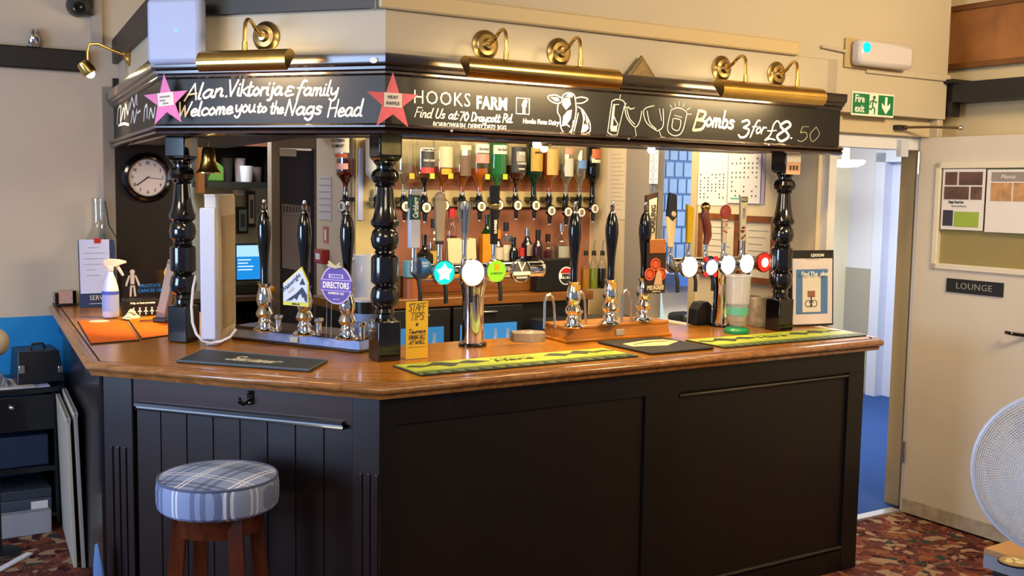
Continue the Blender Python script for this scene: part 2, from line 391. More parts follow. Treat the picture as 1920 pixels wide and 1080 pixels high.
G = {  # brush strokes of the sign writer's hand
'A': (.56, [[(0,0),(.35,1)],[(.35,1),(.5,0)],[(.1,.35),(.48,.38)]]),
'a': (.5, [[(.38,.45),(.2,.5),(.03,.25),(.12,.02),(.3,.12),(.4,.47)],[(.4,.47),(.37,.15),(.42,.01),(.5,.06)]]),
'b': (.44, [[(.12,1),(.05,.02)],[(.06,.3),(.22,.5),(.36,.3),(.25,.02),(.05,.04)]]),
'c': (.42, [[(.36,.42),(.2,.5),(.03,.25),(.15,0),(.4,.1)]]),
'd': (.52, [[(.38,.42),(.2,.5),(.03,.22),(.15,0),(.36,.15)],[(.45,1.0),(.37,.1),(.47,.01)]]),
'e': (.42, [[(.05,.25),(.34,.3),(.25,.5),(.05,.3),(.12,.02),(.4,.1)]]),
'f': (.38, [[(.48,.95),(.33,.98),(.2,.6),(.06,-.3)],[(.02,.5),(.38,.52)]]),
'g': (.48, [[(.38,.44),(.2,.5),(.04,.25),(.15,.03),(.35,.2)],[(.4,.5),(.35,-.15),(.18,-.35),(0,-.22)]]),
'h': (.42, [[(.12,1),(.03,0)],[(.06,.3),(.22,.5),(.32,.38),(.3,.1),(.38,0)]]),
'i': (.2, [[(.08,.5),(.05,.1),(.14,.01)],[(.11,.7),(.13,.74)]]),
'j': (.24, [[(.15,.5),(.1,-.2),(-.08,-.32)],[(.17,.7),(.19,.74)]]),
'k': (.4, [[(.1,1),(.03,0)],[(.34,.5),(.06,.24)],[(.12,.28),(.38,0)]]),
'l': (.2, [[(.14,1),(.04,.1),(.14,.01)]]),
'm': (.56, [[(.06,.5),(.02,0)],[(.04,.3),(.16,.5),(.24,.4),(.21,0)],[(.22,.3),(.36,.5),(.44,.4),(.42,.05),(.52,.02)]]),
'n': (.42, [[(.06,.5),(.02,0)],[(.04,.28),(.2,.5),(.3,.4),(.28,.05),(.38,.02)]]),
'o': (.44, [[(.22,.5),(.03,.25),(.17,0),(.37,.24),(.2,.51)]]),
'r': (.34, [[(.06,.5),(.03,0)],[(.04,.28),(.15,.46),(.32,.46)]]),
's': (.38, [[(.32,.44),(.15,.5),(.08,.36),(.28,.2),(.2,.02),(.02,.06)]]),
't': (.32, [[(.16,.85),(.08,.1),(.16,0),(.3,.08)],[(0,.55),(.3,.57)]]),
'u': (.46, [[(.04,.5),(.04,.1),(.16,0),(.34,.2)],[(.37,.5),(.34,.1),(.45,.02)]]),
'y': (.44, [[(.04,.5),(.06,.15),(.18,.08),(.34,.28)],[(.4,.5),(.32,-.15),(.15,-.35),(0,-.22)]]),
'V': (.5, [[(0,1),(.15,0)],[(.15,0),(.5,1)]]),
'N': (.58, [[(.03,0),(.15,1)],[(.15,1),(.4,0)],[(.4,0),(.56,1)]]),
'H': (.58, [[(.12,1),(.03,0)],[(.54,1),(.45,0)],[(.06,.5),(.48,.53)]]),
'W': (.72, [[(0,1),(.12,0)],[(.12,0),(.32,.75)],[(.32,.75),(.42,0)],[(.42,0),(.72,1)]]),
'F': (.46, [[(.1,1),(.02,0)],[(.08,1),(.48,1)],[(.06,.52),(.38,.54)]]),
'U': (.52, [[(.07,1),(.02,.25),(.18,0),(.38,.2),(.48,1)]]),
'D': (.54, [[(.1,1),(.03,0)],[(.03,0),(.35,.1),(.5,.55),(.35,.92),(.08,1)]]),
'R': (.52, [[(.1,1),(.02,0)],[(.08,1),(.42,.9),(.38,.58),(.06,.5)],[(.2,.5),(.48,0)]]),
'B': (.5, [[(.1,1),(.02,0)],[(.08,1),(.4,.9),(.32,.58),(.08,.54)],[(.08,.54),(.46,.42),(.38,.06),(.02,0)]]),
'S': (.46, [[(.44,.88),(.22,1),(.08,.78),(.36,.42),(.3,.06),(.02,.1)]]),
'T': (.5, [[(.28,1),(.2,0)],[(0,1),(.52,1)]]),
'I': (.2, [[(.1,1),(.06,0)]]),
'P': (.46, [[(.1,1),(.03,0)],[(.08,1),(.42,.9),(.36,.52),(.06,.46)]]),
'M': (.66, [[(.02,0),(.12,1)],[(.12,1),(.32,.2)],[(.32,.2),(.54,1)],[(.54,1),(.6,0)]]),
'L': (.44, [[(.08,1),(.03,0)],[(.03,0),(.42,.02)]]),
'O': (.56, [[(.3,1),(.04,.5),(.24,0),(.52,.5),(.28,1.01)]]),
'E': (.46, [[(.1,1),(.02,0)],[(.08,1),(.44,1)],[(.06,.52),(.36,.54)],[(.02,0),(.4,.02)]]),
'&': (.5, [[(.42,.6),(.15,.68),(.1,.42),(.3,.36)],[(.3,.36),(.04,.3),(.1,.02),(.44,.12)]]),
'7': (.48, [[(.05,1),(.46,1)],[(.46,1),(.12,0)]]),
'0': (.52, [[(.28,1),(.05,.5),(.22,0),(.48,.5),(.26,1.01)]]),
'5': (.5, [[(.42,1),(.14,.98)],[(.14,.98),(.08,.58)],[(.08,.58),(.34,.6),(.42,.28),(.22,0),(.02,.08)]]),
'3': (.5, [[(.06,.9),(.28,1),(.4,.8),(.18,.56)],[(.18,.56),(.44,.42),(.36,.06),(.14,-.02),(.02,.12)]]),
'8': (.52, [[(.26,.54),(.08,.78),(.28,1),(.44,.8),(.26,.54),(.04,.24),(.22,-.02),(.46,.22),(.28,.54)]]),
'£': (.56, [[(.5,.85),(.36,1),(.24,.8),(.22,.3),(.04,.0)],[(.04,0),(.24,.08),(.48,.02)],[(.06,.48),(.42,.5)]]),
'.': (.2, [[(.06,.02),(.09,.04)]]), ',': (.2, [[(.1,.06),(.04,-.1)]]), ':': (.2, [[(.06,.08),(.07,.1)],[(.1,.42),(.11,.44)]]),
' ': (.3, []),
}
def crom(p, k=5):
    if len(p) < 3: return p
    q = [p[0]]+list(p)+[p[-1]]; out = []
    for i in range(1, len(q)-2):
        a, b, c, d = q[i-1], q[i], q[i+1], q[i+2]
        for j in range(k):
            t = j/k
            out.append(tuple(.5*((2*b[e])+(-a[e]+c[e])*t+(2*a[e]-5*b[e]+4*c[e]-d[e])*t*t+(-a[e]+3*b[e]-3*c[e]+d[e])*t**3) for e in (0, 1)))
    out.append(p[-1]); return out
def ribbon(mb, p2, wd, y):
    """a painted stroke: pts in x-z, a thin raised line at depth y"""
    pts = [Vector(q) for q in p2]; n = len(pts); vs = []; fs = []
    for i in range(n):
        t = pts[min(i+1, n-1)]-pts[max(i-1, 0)]
        t = t.normalized() if t.length > 1e-9 else Vector((1, 0))
        e = Vector((-t.y, t.x))*wd/2
        c = pts[i] - t*wd*.35 if i == 0 else (pts[i]+t*wd*.35 if i == n-1 else pts[i])
        k = .7 if i in (0, n-1) else 1
        for sgn in (1, -1):
            q = c+e*sgn*k
            vs += [(q.x, y, q.y), (q.x, y+.0015, q.y)]
    for i in range(n-1):
        a = i*4; b = a+4
        fs += [(a, b, b+2, a+2), (a+1, a+3, b+3, b+1), (a, a+1, b+1, b), (a+2, b+2, b+3, a+3)]
    fs += [(0, 2, 3, 1), (4*n-4, 4*n-3, 4*n-1, 4*n-2)]
    mb.add(vs, fs)
def script_mb(s, x, z, h, wd, y, width=None, slope=0, slant=.12, mb=None):
    total = sum(G[c][0] for c in s); k = (width/total/h) if width else 1
    mb = mb or MB(); cx = 0
    for c in s:
        a, st = G[c]
        for p in st:
            ribbon(mb, [(x+((q[0]+cx+slant*q[1])*k)*h, z+q[1]*h+slope*(q[0]+cx)*k*h) for q in crom(p)], wd, y)
        cx += a
    return mb

# ================================================================== SETTING
big = MB().box(-4.5, 6, -.2, 9.5, -.1, 0); struct(big.build('floor', CARPET, smooth=False))
struct(box('ceiling', (-6, 9, 0, 13, 3.2, 3.3), P('ceiling_paint', '#b9a88a', .7)))

# wall behind the bar on the left, parallel to the long face
WY = 3.0
wl = MB()
wl.box(-4.5, .148, WY, WY+.1, 1.04, 3.2); wl.box(.148, 1.0, WY, WY+.1, 2.12, 3.2)
struct(wl.build('wall_left', WALLP, None, FR, smooth=False))
struct(box('trim_1', (-4.5, -.3, WY-.004, WY+.1, 0, 1.04), BLUE, None, FR))
struct(box('trim_2', (-4.5, -.37, WY-.05, WY, 2.371, 2.485), DARKB, None, FR, bevel=.006))
struct(box('trim_3', (-.295, -.238, WY-.03, WY, 0, 2.3), P('trim_greybeige', '#8d8276', .5), None, FR))
struct(box('wall_back', (-.238, .148, WY-.03, WY, 0, 2.35), P('dark_panel', '#1d1513', .4, noise=.2, scale=3), None, FR))
# optics wall and its left return
OY = 2.5
struct(box('wall_optics', (1.0, 2.72, OY, OY+.55, 0, 2.3), P('optics_wall', '#c9b489', .55), None, FR))
struct(box('wall_return', (.99, 1.0, OY, WY+.06, 0, 2.3), P('return_wall', '#b8a58a', .55), None, FR))
# end wall of the bar (carries the certificates), with a hatch
EW = 2.72
def ew(d0, d1, z0, z1, s0=EW, s1=EW+.08): return (s0, s1, d0, d1, z0, z1)
e = MB(); e.box(*ew(.55, 1.45, 0, 2.3)); e.box(*ew(2.12, OY, 0, 2.3)); e.box(*ew(1.45, 2.12, 0, .98)); e.box(*ew(1.45, 2.12, 2.2, 2.3))
struct(e.build('wall_end', P('end_wall_paint', '#d3bf98', .55), None, FR, smooth=False))
hatch_post = struct(box('trim_4', (EW-.012, EW+.09, 1.87, 2.12, .98, 2.2), P('hatch_post', '#94897c', .5), None, FR))
struct(box('trim_5', (EW-.015, EW+.09, 1.45, 1.50, .98, 2.2), P('hatch_jamb', '#bda57c', .5), None, FR))
# bulkhead over the bar, long side up to the ceiling and on to the fire exit
K2 = None
def cross(p, d, q, e_):
    t = ((q-p).x*e_.y-(q-p).y*e_.x)/(d.x*e_.y-d.y*e_.x); return p+d*t
dR, dL = .37, .38
K2 = cross(C2-NR*dR, UR, C2-NL*dL, UL)
KB = C2+1.151*UL-NL*dL
KA = C2+UR*(-.236)-NR*WY
KD = C2+UR*2.657-NR*dR
CAN = [KA, KB, K2, KD]
fas = miter(CAN, -.03); fin = miter(CAN, -.13)
bk = MB()
bk.prism([fin[3], fin[2], fin[1], fin[0], fas[0], fas[1], fas[2], fas[3]], 1.99, 2.432)
struct(bk.build('wall_bulkhead', CREAM, smooth=False))
struct(box('wall_upper', (.16, 3.52, .40, .50, 2.43, 3.2), CREAM, None, FR))
struct(box('wall_doorhead', (2.59, 3.52, .40, .56, 2.185, 2.43), CREAM, None, FR))
struct(box('trim_6', (.17, 2.36, .375, .40, 2.43, 2.495), P('cream_ledge', '#c7b083', .5), None, FR, bevel=.008))
struct(box('trim_7', (2.86, 3.53, .385, .40, 2.385, 2.42), CREAM, None, FR, bevel=.004))
struct(MB().sweep([KA, KB, K2+UL*.01], [(-.13, 2.432), (.0, 2.432), (.0, 2.56), (-.13, 2.56)]).build('trim_8', P('bulkhead_beam', '#120d0c', .45, noise=.2, scale=8), smooth=False))
# door surround under the fire exit sign
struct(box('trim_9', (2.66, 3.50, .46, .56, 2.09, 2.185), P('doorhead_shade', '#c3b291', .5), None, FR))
df = MB(); df.box(2.745, 2.80, .5, .62, 0, 2.1); df.box(3.445, 3.52, .480, .505, 0, 2.1); df.box(2.745, 3.45, .5, .60, 2.02, 2.1)
struct(df.build('door_1', WHITEP, None, FR, smooth=False))
struct(box('trim_10', (3.475, 3.52, .41, .478, 0, 2.19), P('door_post', '#b4a78f', .5), None, FR, bevel=.004))
struct(box('trim_11', (2.8, 3.445, .5, .56, 0, .012), P('threshold_strip', '#c9c8cc', .3, .6), None, FR))
# right wall
struct(box('wall_right', (3.66, 3.74, -3.2, .66, 0, 3.2), P('right_wall_paint', '#c9b68e', .55), None, FR))
struct(box('wall_nib', (3.51, 3.66, .565, .66, 0, 3.2), P('nib_paint', '#bfae8b', .55), None, FR))
rb = MB(); rb.box(3.53, 3.659, -3.2, .40, 2.275, 2.38); rb.box(3.49, 3.655, .34, .40, 2.375, 2.395); rb.box(3.53, 3.60, .37, .41, 2.20, 2.38)
struct(rb.build('trim_12', DARKB, None, FR, smooth=False))
# corridor beyond the doorway
struct(box('trim_13', (2.8, 8.0, .56, 3.9, 0, .006), BCARP, None, FR))
struct(box('wall_corridor', (2.8, 6.16, 3.25, 3.35, 0, 2.6), HALLW, None, FR))
ch = MB(); ch.box(6.16, 6.26, 2.87, 3.3, 1.12, 2.6); ch.box(6.16, 6.26, .4, 2.56, 1.3, 2.6); ch.box(6.16, 6.26, 2.5, 2.9, 2.1, 2.6)
struct(ch.build('wall_far', P('hall_white', '#cfd3e2', .5), None, FR, smooth=False))
struct(box('trim_14', (6.15, 6.26, 2.87, 3.3, 0, 1.12), GREYD, None, FR))
struct(box('trim_15', (6.155, 6.26, .4, 2.56, .14, 1.3), NAVY, None, FR))
struct(box('baseboard_far', (6.14, 6.26, .4, 2.56, 0, .14), WHITEP, None, FR))
d2 = MB(); d2.box(6.10, 6.2, 2.83, 2.93, 0, 2.14); d2.box(6.10, 6.2, 2.56, 2.66, 0, 2.14); d2.box(6.10, 6.2, 2.56, 2.93, 2.06, 2.16); d2.box(6.2, 6.25, 2.6, 2.9, 0, 2.1)
struct(d2.build('door_2', P('hall_door_white', '#c9d2ea', .4), None, FR, smooth=False))
struct(box('trim_16', (2.8, 6.2, .6, 3.3, 2.5, 2.56), P('hall_ceiling', '#e0e0e6', .6), None, FR))
area('corridor_light', tuple(FR @ Vector((4.6, 1.9, 2.4))), tuple(FR @ Vector((4.8, 2.2, 0))), .8, .8, 66, (1.0, .97, .9))
# back room seen through the gap on the left
struct(box('wall_backroom', (-.3, 2.4, 4.6, 4.7, 0, 2.6), P('backroom_paint', '#c3ccc0', .6), None, FR))
j0, j1, j2, j3 = (on_y(FR, k, 300, 3.7).x for k in (509, 524, 592, 603))
wbd = MB(); wbd.box(j0, j1, 3.7, 3.78, 0, 2.12); wbd.box(j1, j2, 3.7, 3.78, 2.03, 2.12); wbd.box(j2, j3, 3.7, 3.78, 0, 2.12); wbd.box(j0, j3, 3.7, 3.78, 2.12, 2.6)
struct(wbd.build('door_3', P('backroom_door_frame', '#8f8378', .5), None, FR, smooth=False))
struct(box('wall_backroom_side', (j3+.002, j3+.1, WY+.1, 4.6, 0, 2.6), P('backroom_side_paint', '#a8988a', .6), None, FR))
struct(box('wall_backroom_left', (.0, .06, WY+.1, 4.6, 0, 2.6), P('backroom_left_paint', '#b98d55', .5), None, FR))
area('backroom_light', tuple(FR @ Vector((.5, 3.9, 2.45))), tuple(FR @ Vector((.5, 4.2, 0))), .5, .5, 16, (.9, .95, 1.0))
area('bar_inner_light', tuple(FR @ Vector((1.7, 1.25, 2.35))), tuple(FR @ Vector((1.85, 2.5, 1.25))), 1.6, .4, 40, (1.0, .80, .5))

# ================================================================== BAR COUNTER
A_ = cross(B2, U3, C2-NR*(WY-.01), UR)
D2 = C2+2.565*UR
D3 = C2+UR*2.645-NR*.10
E2 = C2+UR*2.732-NR*.485
FRONT = [A_, B2, C2, D2, D3, E2]
inner = [C2+UR*2.695-NR*.49, C2+UR*2.695-NR*.80]
q_in = cross(C2-NR*.80, UR, C2-NL*.84, UL)
n3 = Vector((-U3.y, U3.x)); n3 = n3 if n3.dot(UR) > 0 else -n3
r_in = cross(B2+n3*.68, U3, C2-NL*.84, UL)
a_in = cross(B2+n3*.68, U3, C2-NR*(WY-.01), UR)
inner += [q_in, r_in, a_in]
wt = thing('bar_worktop', TR(0, 0, 0), 'long varnished oak bar top with two corners and moulded front edge', 'counter')
top = MB(); pl_ = miter(FRONT, -.03); top.prism(pl_+inner, 1.058, 1.10)
top.build('top_surface', OAK, wt, smooth=False)
MB().sweep(FRONT, [(-.035, 1.05), (0, 1.05), (.004, 1.062), (.001, 1.066), (.017, 1.072), (.021, 1.082), (.017, 1.093), (.006, 1.098), (-.008, 1.0985), (-.010, 1.095), (-.014, 1.095), (-.016, 1.0985), (-.022, 1.0985), (-.024, 1.0955), (-.028, 1.0955), (-.030, 1.1), (-.035, 1.1)]).build('moulded_edge', OAKE, wt, angle=50)

MB().prism([(2.597, .03), (2.622, .10), (2.700, .472), (2.645, .472), (2.592, .12)], 1.0995, 1.1004, FR).build('white_painted_end', P('end_white', '#d9d6d2', .4, noise=.06, scale=40), wt, smooth=False)
def base_panel(nm, F, seg, label):
    t = thing(nm, F, label, 'bar front')
    i_ = {'L': 1, 'R': 2, 'T': 0}[seg]; I_ = F.inverted()
    a, b = miter(FRONT, -.05)[i_:i_+2]; c, d = miter(FRONT, -.28)[i_:i_+2]; e_ = (b-a).normalized()*.002
    if seg == 'R': b, c = C2+UR*2.503-NR*.05, C2+UR*2.503-NR*.28
    MB().prism([(I_ @ Vector((k.x, k.y, 0)))[:2] for k in (a+e_, b-e_, d-e_, c+e_)], 0.001, 1.047).build('carcass', BLKW, t, smooth=False)
    return t
bl = base_panel('panelled_bar', FL, 'L', 'short angled dark panelled bar front behind the tartan stool')
for x0, x1 in ((-1.168, -1.036), (-.122, -.0145)):
    p_ = MB().prism([(x0, .028), (x1+(.0013 if x1 > -.1 else 0), .028), (x1-(.009 if x1 > -.1 else 0), .0495), (x0+(.009 if x0 < -1 else 0), .0495)], 0.001, 1.047).build('pilaster', BLKW, bl, smooth=False, bevel=.004)
    fl = MB()
    for k in range(3):
        fl.box(x0+.03+k*.03, x0+.043+k*.03, .022, .028, .06, .78)
    fl.build('fluting', BLKW, p_, smooth=False, bevel=.003)
MB().box(-1.036, -.122, .034, .0495, .945, 1.047).build('top_rail', wood('rail_brown', '#24110c', '#32170f', .3, .3, (3, 20, 20)), bl, smooth=False)
MB().sweep([(-1.02, .034), (-.155, .034)], [(0, .925), (.012, .93), (.008, .938), (.02, .944), (.016, .955), (0, .958)]).build('ledge_moulding', P('ledge_blue_black', '#171a24', .16, 0, .5), bl)
bd = MB()
xs = [-1.03+i*.1138 for i in range(9)]
for a, b in zip(xs[:-1], xs[1:]):
    bd.add([(a, .05, .03), (a+.004, .043, .03), (b-.008, .043, .03), (b-.004, .05, .03), (a, .05, .93), (a+.004, .043, .93), (b-.008, .043, .93), (b-.004, .05, .93)], [(0, 1, 5, 4), (1, 2, 6, 5), (2, 3, 7, 6)])
    bd.box(b-.003, b+.003, .044, .05, .03, .93)
bd.build('tongue_and_groove_boards', BLKW, bl, smooth=False)
MB().box(-1.17, -.0145, .021, .028, 0.001, .10).build('kickboard', BLACKM, bl, smooth=False)

br_ = base_panel('panelled_bar', FR, 'R', 'long black panelled bar front facing the room below the beer taps')
fr_ = MB(); fr_.box(.08, 2.505, .03, .05, .95, 1.047); fr_.prism([(.0145, .03), (.08, .03), (.08, .0495), (.0245, .0495)], .001, 1.047); fr_.box(1.19, 1.365, .03, .05, 0.001, .95); fr_.box(2.40, 2.505, .028, .05, 0.001, .95); fr_.box(.08, 2.5, .03, .05, 0.001, .10)
fr_.build('frame_rails', P('front_black_varnish', '#0b0808', .4, 0, .1, spec=.35), br_, smooth=False)
MB().box(.08, 1.19, .042, .052, .10, .95).build('flat_panel', wood('panel_dark_brown', '#0d0807', '#140b09', .45, .05, (2, 18, 2), .35), br_, smooth=False)
MB().box(1.365, 2.40, .042, .052, .10, .95).build('flat_panel', MATS['panel_dark_brown'], br_, smooth=False)
for z in (.933, .115):
    MB().tube([(1.37, .036, z), (2.40, .036, z)], .009, 8).build('panel_moulding', P('moulding_black', '#1a1616', .22, 0, .4), br_)
b3 = base_panel('panelled_bar', F3, 'T', 'dark side of the bar facing the blue wall, boards leaning on it')
MB().box(-2.1, -.02, .03, .05, .95, 1.047).build('top_rail', BLKW, b3, smooth=False)
MB().box(-.10, -.0125, .03, .05, 0.001, .95).build('corner_post', BLKW, b3, smooth=False)
# coat hook under the angled top
p = on_y(FL, 470, 748, .034)
h = thing('coat_hook', FL @ TR(p.x, .0325, p.z), 'small black iron coat hook screwed under the angled bar top', 'hook')
MB().box(-.012, .012, -.006, 0, -.02, .03).build('backplate', BLACKG, h, bevel=.003)
MB().tube([(0, -.004, 0), (-.005, -.03, -.012), (-.012, -.045, 0), (-.014, -.048, .012)], .005, 8).build('hook_arm', BLACKG, h)
MB().tube([(0, -.004, -.012), (-.02, -.02, -.02), (-.034, -.028, -.008)], .0045, 8).build('hook_arm', BLACKG, h)
MB().ball(.007, TR(0, -.012, .026), 10).build('knob', BLACKG, h)

# ================================================================== TURNED POSTS
def make_post(M, label, rot):
    t = thing('turned_post', M, label, 'post', 'turned posts holding the canopy')
    R = RZ(rot); H = .88
    s_ = .048
    MB().box(-s_, s_, -s_, s_, 0, .155).build('base_block', POSTW, t, R, bevel=.005)
    pr = [(.046, .155), (.036, .165), (.034, .18), (.040, .186), (.036, .195), (.034, .2), (.05, .215), (.057, .245), (.05, .278), (.036, .292), (.046, .298), (.053, .304), (.054, .31), (.054, .395), (.053, .402), (.044, .41), (.036, .415), (.042, .42), (.036, .428), (.05, .442), (.056, .47), (.05, .50), (.04, .513), (.054, .525), (.056, .54), (.048, .555), (.038, .60), (.033, .655), (.031, .67), (.042, .677), (.036, .684), (.05, .694), (.056, .712), (.05, .73), (.034, .742), (.034, .752), (.046, .765), (.0455, .77)]
    MB().lathe(pr, 32).build('turned_shaft', POSTW, t, R, angle=28)
    tb = MB(); tb.prism([(-.036, -.036), (.036, -.036), (.036, .036), (-.036, .036)], .768, .785, None, [(-s_, -s_), (s_, -s_), (s_, s_), (-s_, s_)])
    tb.box(-s_, s_, -s_, s_, .785, H-.001)
    tb.build('top_block', POSTW, t, R, bevel=.004)
    return t
pm = FR @ Vector((.245, .485, 1.1))
pm.z = 1.1012
post_m = make_post(TR(*pm), 'black turned post at the bar corner with a brass plate on top', math.atan2(UR.y, UR.x))
post_r = make_post(FR @ TR(2.375, .452, 1.1012), 'black turned post near the doorway end with glasses card on top', 0)
pL = on_z(FL, 345, 640, 1.1)
post_l = make_post(FL @ TR(pL.x, pL.y, 1.1012), 'black turned post beside the white heater and wall clock', 0)
box('brass_plate', (-.04, .04, -.051, -.048, .795, .87), P('tarnished_plate', (.20, .17, .07), .35, .8, noise=.2, scale=20), post_m, RZ(math.atan2(UR.y, UR.x)))
cd = box('glasses_card', (-.045, .05, -.0515, -.0482, .765, .862), P('card_peach', '#c99b7c', .5), post_r)
MB().box(-.045, .05, -.053, -.0515, .825, .862).build('silver_header', P('silver_paper', '#d9d4cc', .3, .4, noise=.2, scale=60), cd, smooth=False)
gb = MB()
for k in range(3): gb.box(-.025+k*.022, -.012+k*.022, -.053, -.0515, .785, .808)
gb.build('printed_glasses', P('print_brown', '#4a3428', .6), cd, smooth=False)

# ================================================================== CANOPY WITH SIGN BOARDS
can = thing('bar_canopy', TR(*KB.to_3d()), 'black chalkboard canopy over the bar with white hand-painted lettering', 'canopy')
I0 = TR(-KB.x, -KB.y, 0)
MB().sweep(CAN, [(-.03, 2.0), (0, 2.0), (0, 2.20), (-.03, 2.20)]).build('sign_board', BOARD, can, I0, smooth=False)
MB().sweep(CAN, [(-.03, 2.185), (.004, 2.185), (.012, 2.192), (.012, 2.20), (.024, 2.206), (.026, 2.216), (.036, 2.222), (.040, 2.232), (.040, 2.262), (-.03, 2.262)]).build('cornice', CORN, can, I0)
MB().sweep(CAN, [(-.03, 1.965), (.006, 1.965), (.024, 1.972), (.026, 1.980), (.016, 1.986), (.03, 1.994), (.03, 2.0), (.016, 2.008), (0, 2.01), (-.03, 2.01)]).build('lower_moulding', CORN, can, I0)
cin = miter(CAN, -.62)
MB().prism([*miter(CAN, -.04), *reversed(cin)], 1.985, 2.0).build('soffit', P('soffit_dark', '#2a2018', .5), can, I0, smooth=False)
LB = lambda px, py: on_y(FL, px, py, dL)     # points of the angled board and of the long board
RB = lambda px, py: on_y(FR, px, py, dR)
MLc = can.matrix_world.inverted() @ FL; MRc = can.matrix_world.inverted() @ FR
def line(F, Mc, s, p0, p1, h, wd, mat, nm, slant=.12, yb=None):
    f = LB if F is FL else RB
    a, b = f(*p0), f(*p1); y = (dL if F is FL else dR)-.0015
    mb = script_mb(s, a.x, a.z, h, wd, y, b.x-a.x, (b.z-a.z)/(b.x-a.x), slant)
    return mb.build(nm, mat, can, Mc, smooth=False)
line(FL, MLc, 'Alan', (346, 189), (420, 180), .062, .0085, CHALK, 'painted_name')
line(FL, MLc, '.', (422, 182), (428, 182), .08, .009, CHALK, 'painted_name')
line(FL, MLc, 'Viktorija', (428, 180), (530, 178), .060, .0085, CHALK, 'painted_name')
line(FL, MLc, '&', (534, 180), (552, 180), .052, .0075, CHALK, 'painted_name')
line(FL, MLc, 'family', (556, 179), (634, 179), .056, .008, CHALK, 'painted_name')
line(FL, MLc, 'Welcome', (334, 219), (437, 213), .055, .0085, CHALK, 'painted_name')
line(FL, MLc, 'you', (441, 211), (479, 210), .056, .007, CHALK, 'painted_name')
line(FL, MLc, 'to', (482, 211), (501, 210), .040, .007, CHALK, 'painted_name')
line(FL, MLc, 'the', (507, 213), (532, 213), .046, .007, CHALK, 'painted_name')
line(FL, MLc, 'Nags', (534, 216), (604, 214), .058, .0085, CHALK, 'painted_name')
line(FL, MLc, 'Head', (614, 219), (680, 217), .062, .0085, CHALK, 'painted_name')
def btext(s, px, py, size, mat, nm, shear=0, offset=0, sx=1, slope=0, space=1):
    p = RB(px, py)
    M = TR(p.x, dR-.001, p.z) @ UPRIGHT @ RZ(slope)
    return text_mb(s, size, M, shear, offset, sx=sx, space=space).build(nm, mat, can, MRc, smooth=False)
btext('HOOKS', 829, 186, .074, CHALK, 'painted_heading', offset=-.0003, sx=.92, space=1.1)
btext('FARM', 922, 195, .068, CHALK, 'painted_heading', offset=.0022, sx=.82, space=1.05)
line(FR, MRc, 'Find Us at:', (777, 219), (860, 224), .036, .0048, CHALK, 'painted_address', .2)
line(FR, MRc, '70 Draycott Rd.', (861, 226), (962, 230), .033, .0055, CHALK, 'painted_address', .12)
btext('BORROWASH, DERBY DE72 3GG', 881, 237, .026, CHALK, 'painted_address', shear=.2, offset=.0004, sx=.87)
btext('Hooks Farm Dairy', 1014, 229, .026, CHALK, 'painted_address', shear=.12, offset=.0008, sx=.9)
p = RB(980, 199)
fb = MB(); w_ = .031
rr = [(-w_, -w_), (w_, -w_), (w_, w_), (-w_, w_)]
for i in range(4):
    a, b = rr[i], rr[(i+1) % 4]; ribbon(fb, [(p.x+a[0], p.z+a[1]), (p.x+b[0], p.z+b[1])], .004, dR-.0015)
fb.add(*(lambda m: (m.v, m.f))(text_mb('f', .07, TR(p.x+.006, dR-.001, p.z-.004) @ UPRIGHT, 0, .003)))
fb.build('painted_icon', CHALK, can, MRc, smooth=False)
def sketch(nm, strokes, wd, mat=CHALK):
    mb = MB()
    for s_ in strokes:
        q = [RB(*c) for c in s_]; q = [(v.x, v.z) for v in q]
        ribbon(mb, crom(q), wd, dR-.0016)
    return mb.build(nm, mat, can, MRc, smooth=False)
def blob(nm, shapes, mat=CHALK):
    mb = MB()
    for s_ in shapes:
        q = [RB(*c) for c in s_]; mb.plate([(v.x, v.z) for v in reversed(q)], dR-.0014, dR)
    return mb.build(nm, mat, can, MRc, smooth=False)
sketch('cow_sketch', [[(1052, 183), (1040, 178), (1027, 181), (1033, 190), (1046, 194), (1053, 191)], [(1053, 190), (1056, 178), (1066, 174), (1076, 178), (1079, 190)], [(1079, 184), (1090, 182), (1102, 186), (1092, 193), (1080, 194)],
    [(1046, 196), (1045, 210), (1050, 220), (1051, 238), (1058, 250), (1066, 250), (1074, 238), (1078, 222), (1080, 205), (1079, 190)], [(1083, 200), (1092, 206), (1100, 218), (1106, 232), (1106, 246), (1100, 250)], [(1090, 206), (1094, 222), (1092, 240), (1090, 248)],
    [(1094, 208), (1096, 225)], [(1098, 214), (1100, 230)], [(1102, 222), (1102, 238)], [(1096, 236), (1094, 248)], [(1075, 226), (1072, 245), (1070, 252)], [(1084, 212), (1080, 230), (1076, 246)], [(1052, 236), (1062, 234), (1068, 238)]], .0042)
blob('cow_sketch', [[(1057, 184), (1068, 184), (1070, 196), (1061, 206), (1054, 196)], [(1064, 208), (1072, 206), (1070, 222), (1062, 234), (1054, 234), (1056, 218)], [(1066, 175), (1074, 179), (1072, 183), (1060, 181)], [(1092, 236), (1098, 232), (1104, 240), (1098, 247), (1090, 248)], [(1032, 182), (1046, 183), (1049, 190), (1040, 189)]])
sketch('tall_glass_sketch', [[(1147, 190), (1139, 248)], [(1139, 248), (1148, 253), (1157, 253)], [(1157, 253), (1170, 200)], [(1147, 190), (1156, 186), (1168, 189), (1172, 196)], [(1152, 196), (1146, 240)], [(1150, 196), (1160, 196)], [(1148, 240), (1158, 234), (1154, 226), (1150, 216)], [(1162, 184), (1163, 178)], [(1170, 200), (1174, 194)]], .0042)
blob('tall_glass_sketch', [[(1149, 198), (1153, 198), (1148, 242), (1144, 242)], [(1147, 236), (1157, 236), (1156, 247), (1145, 246)]])
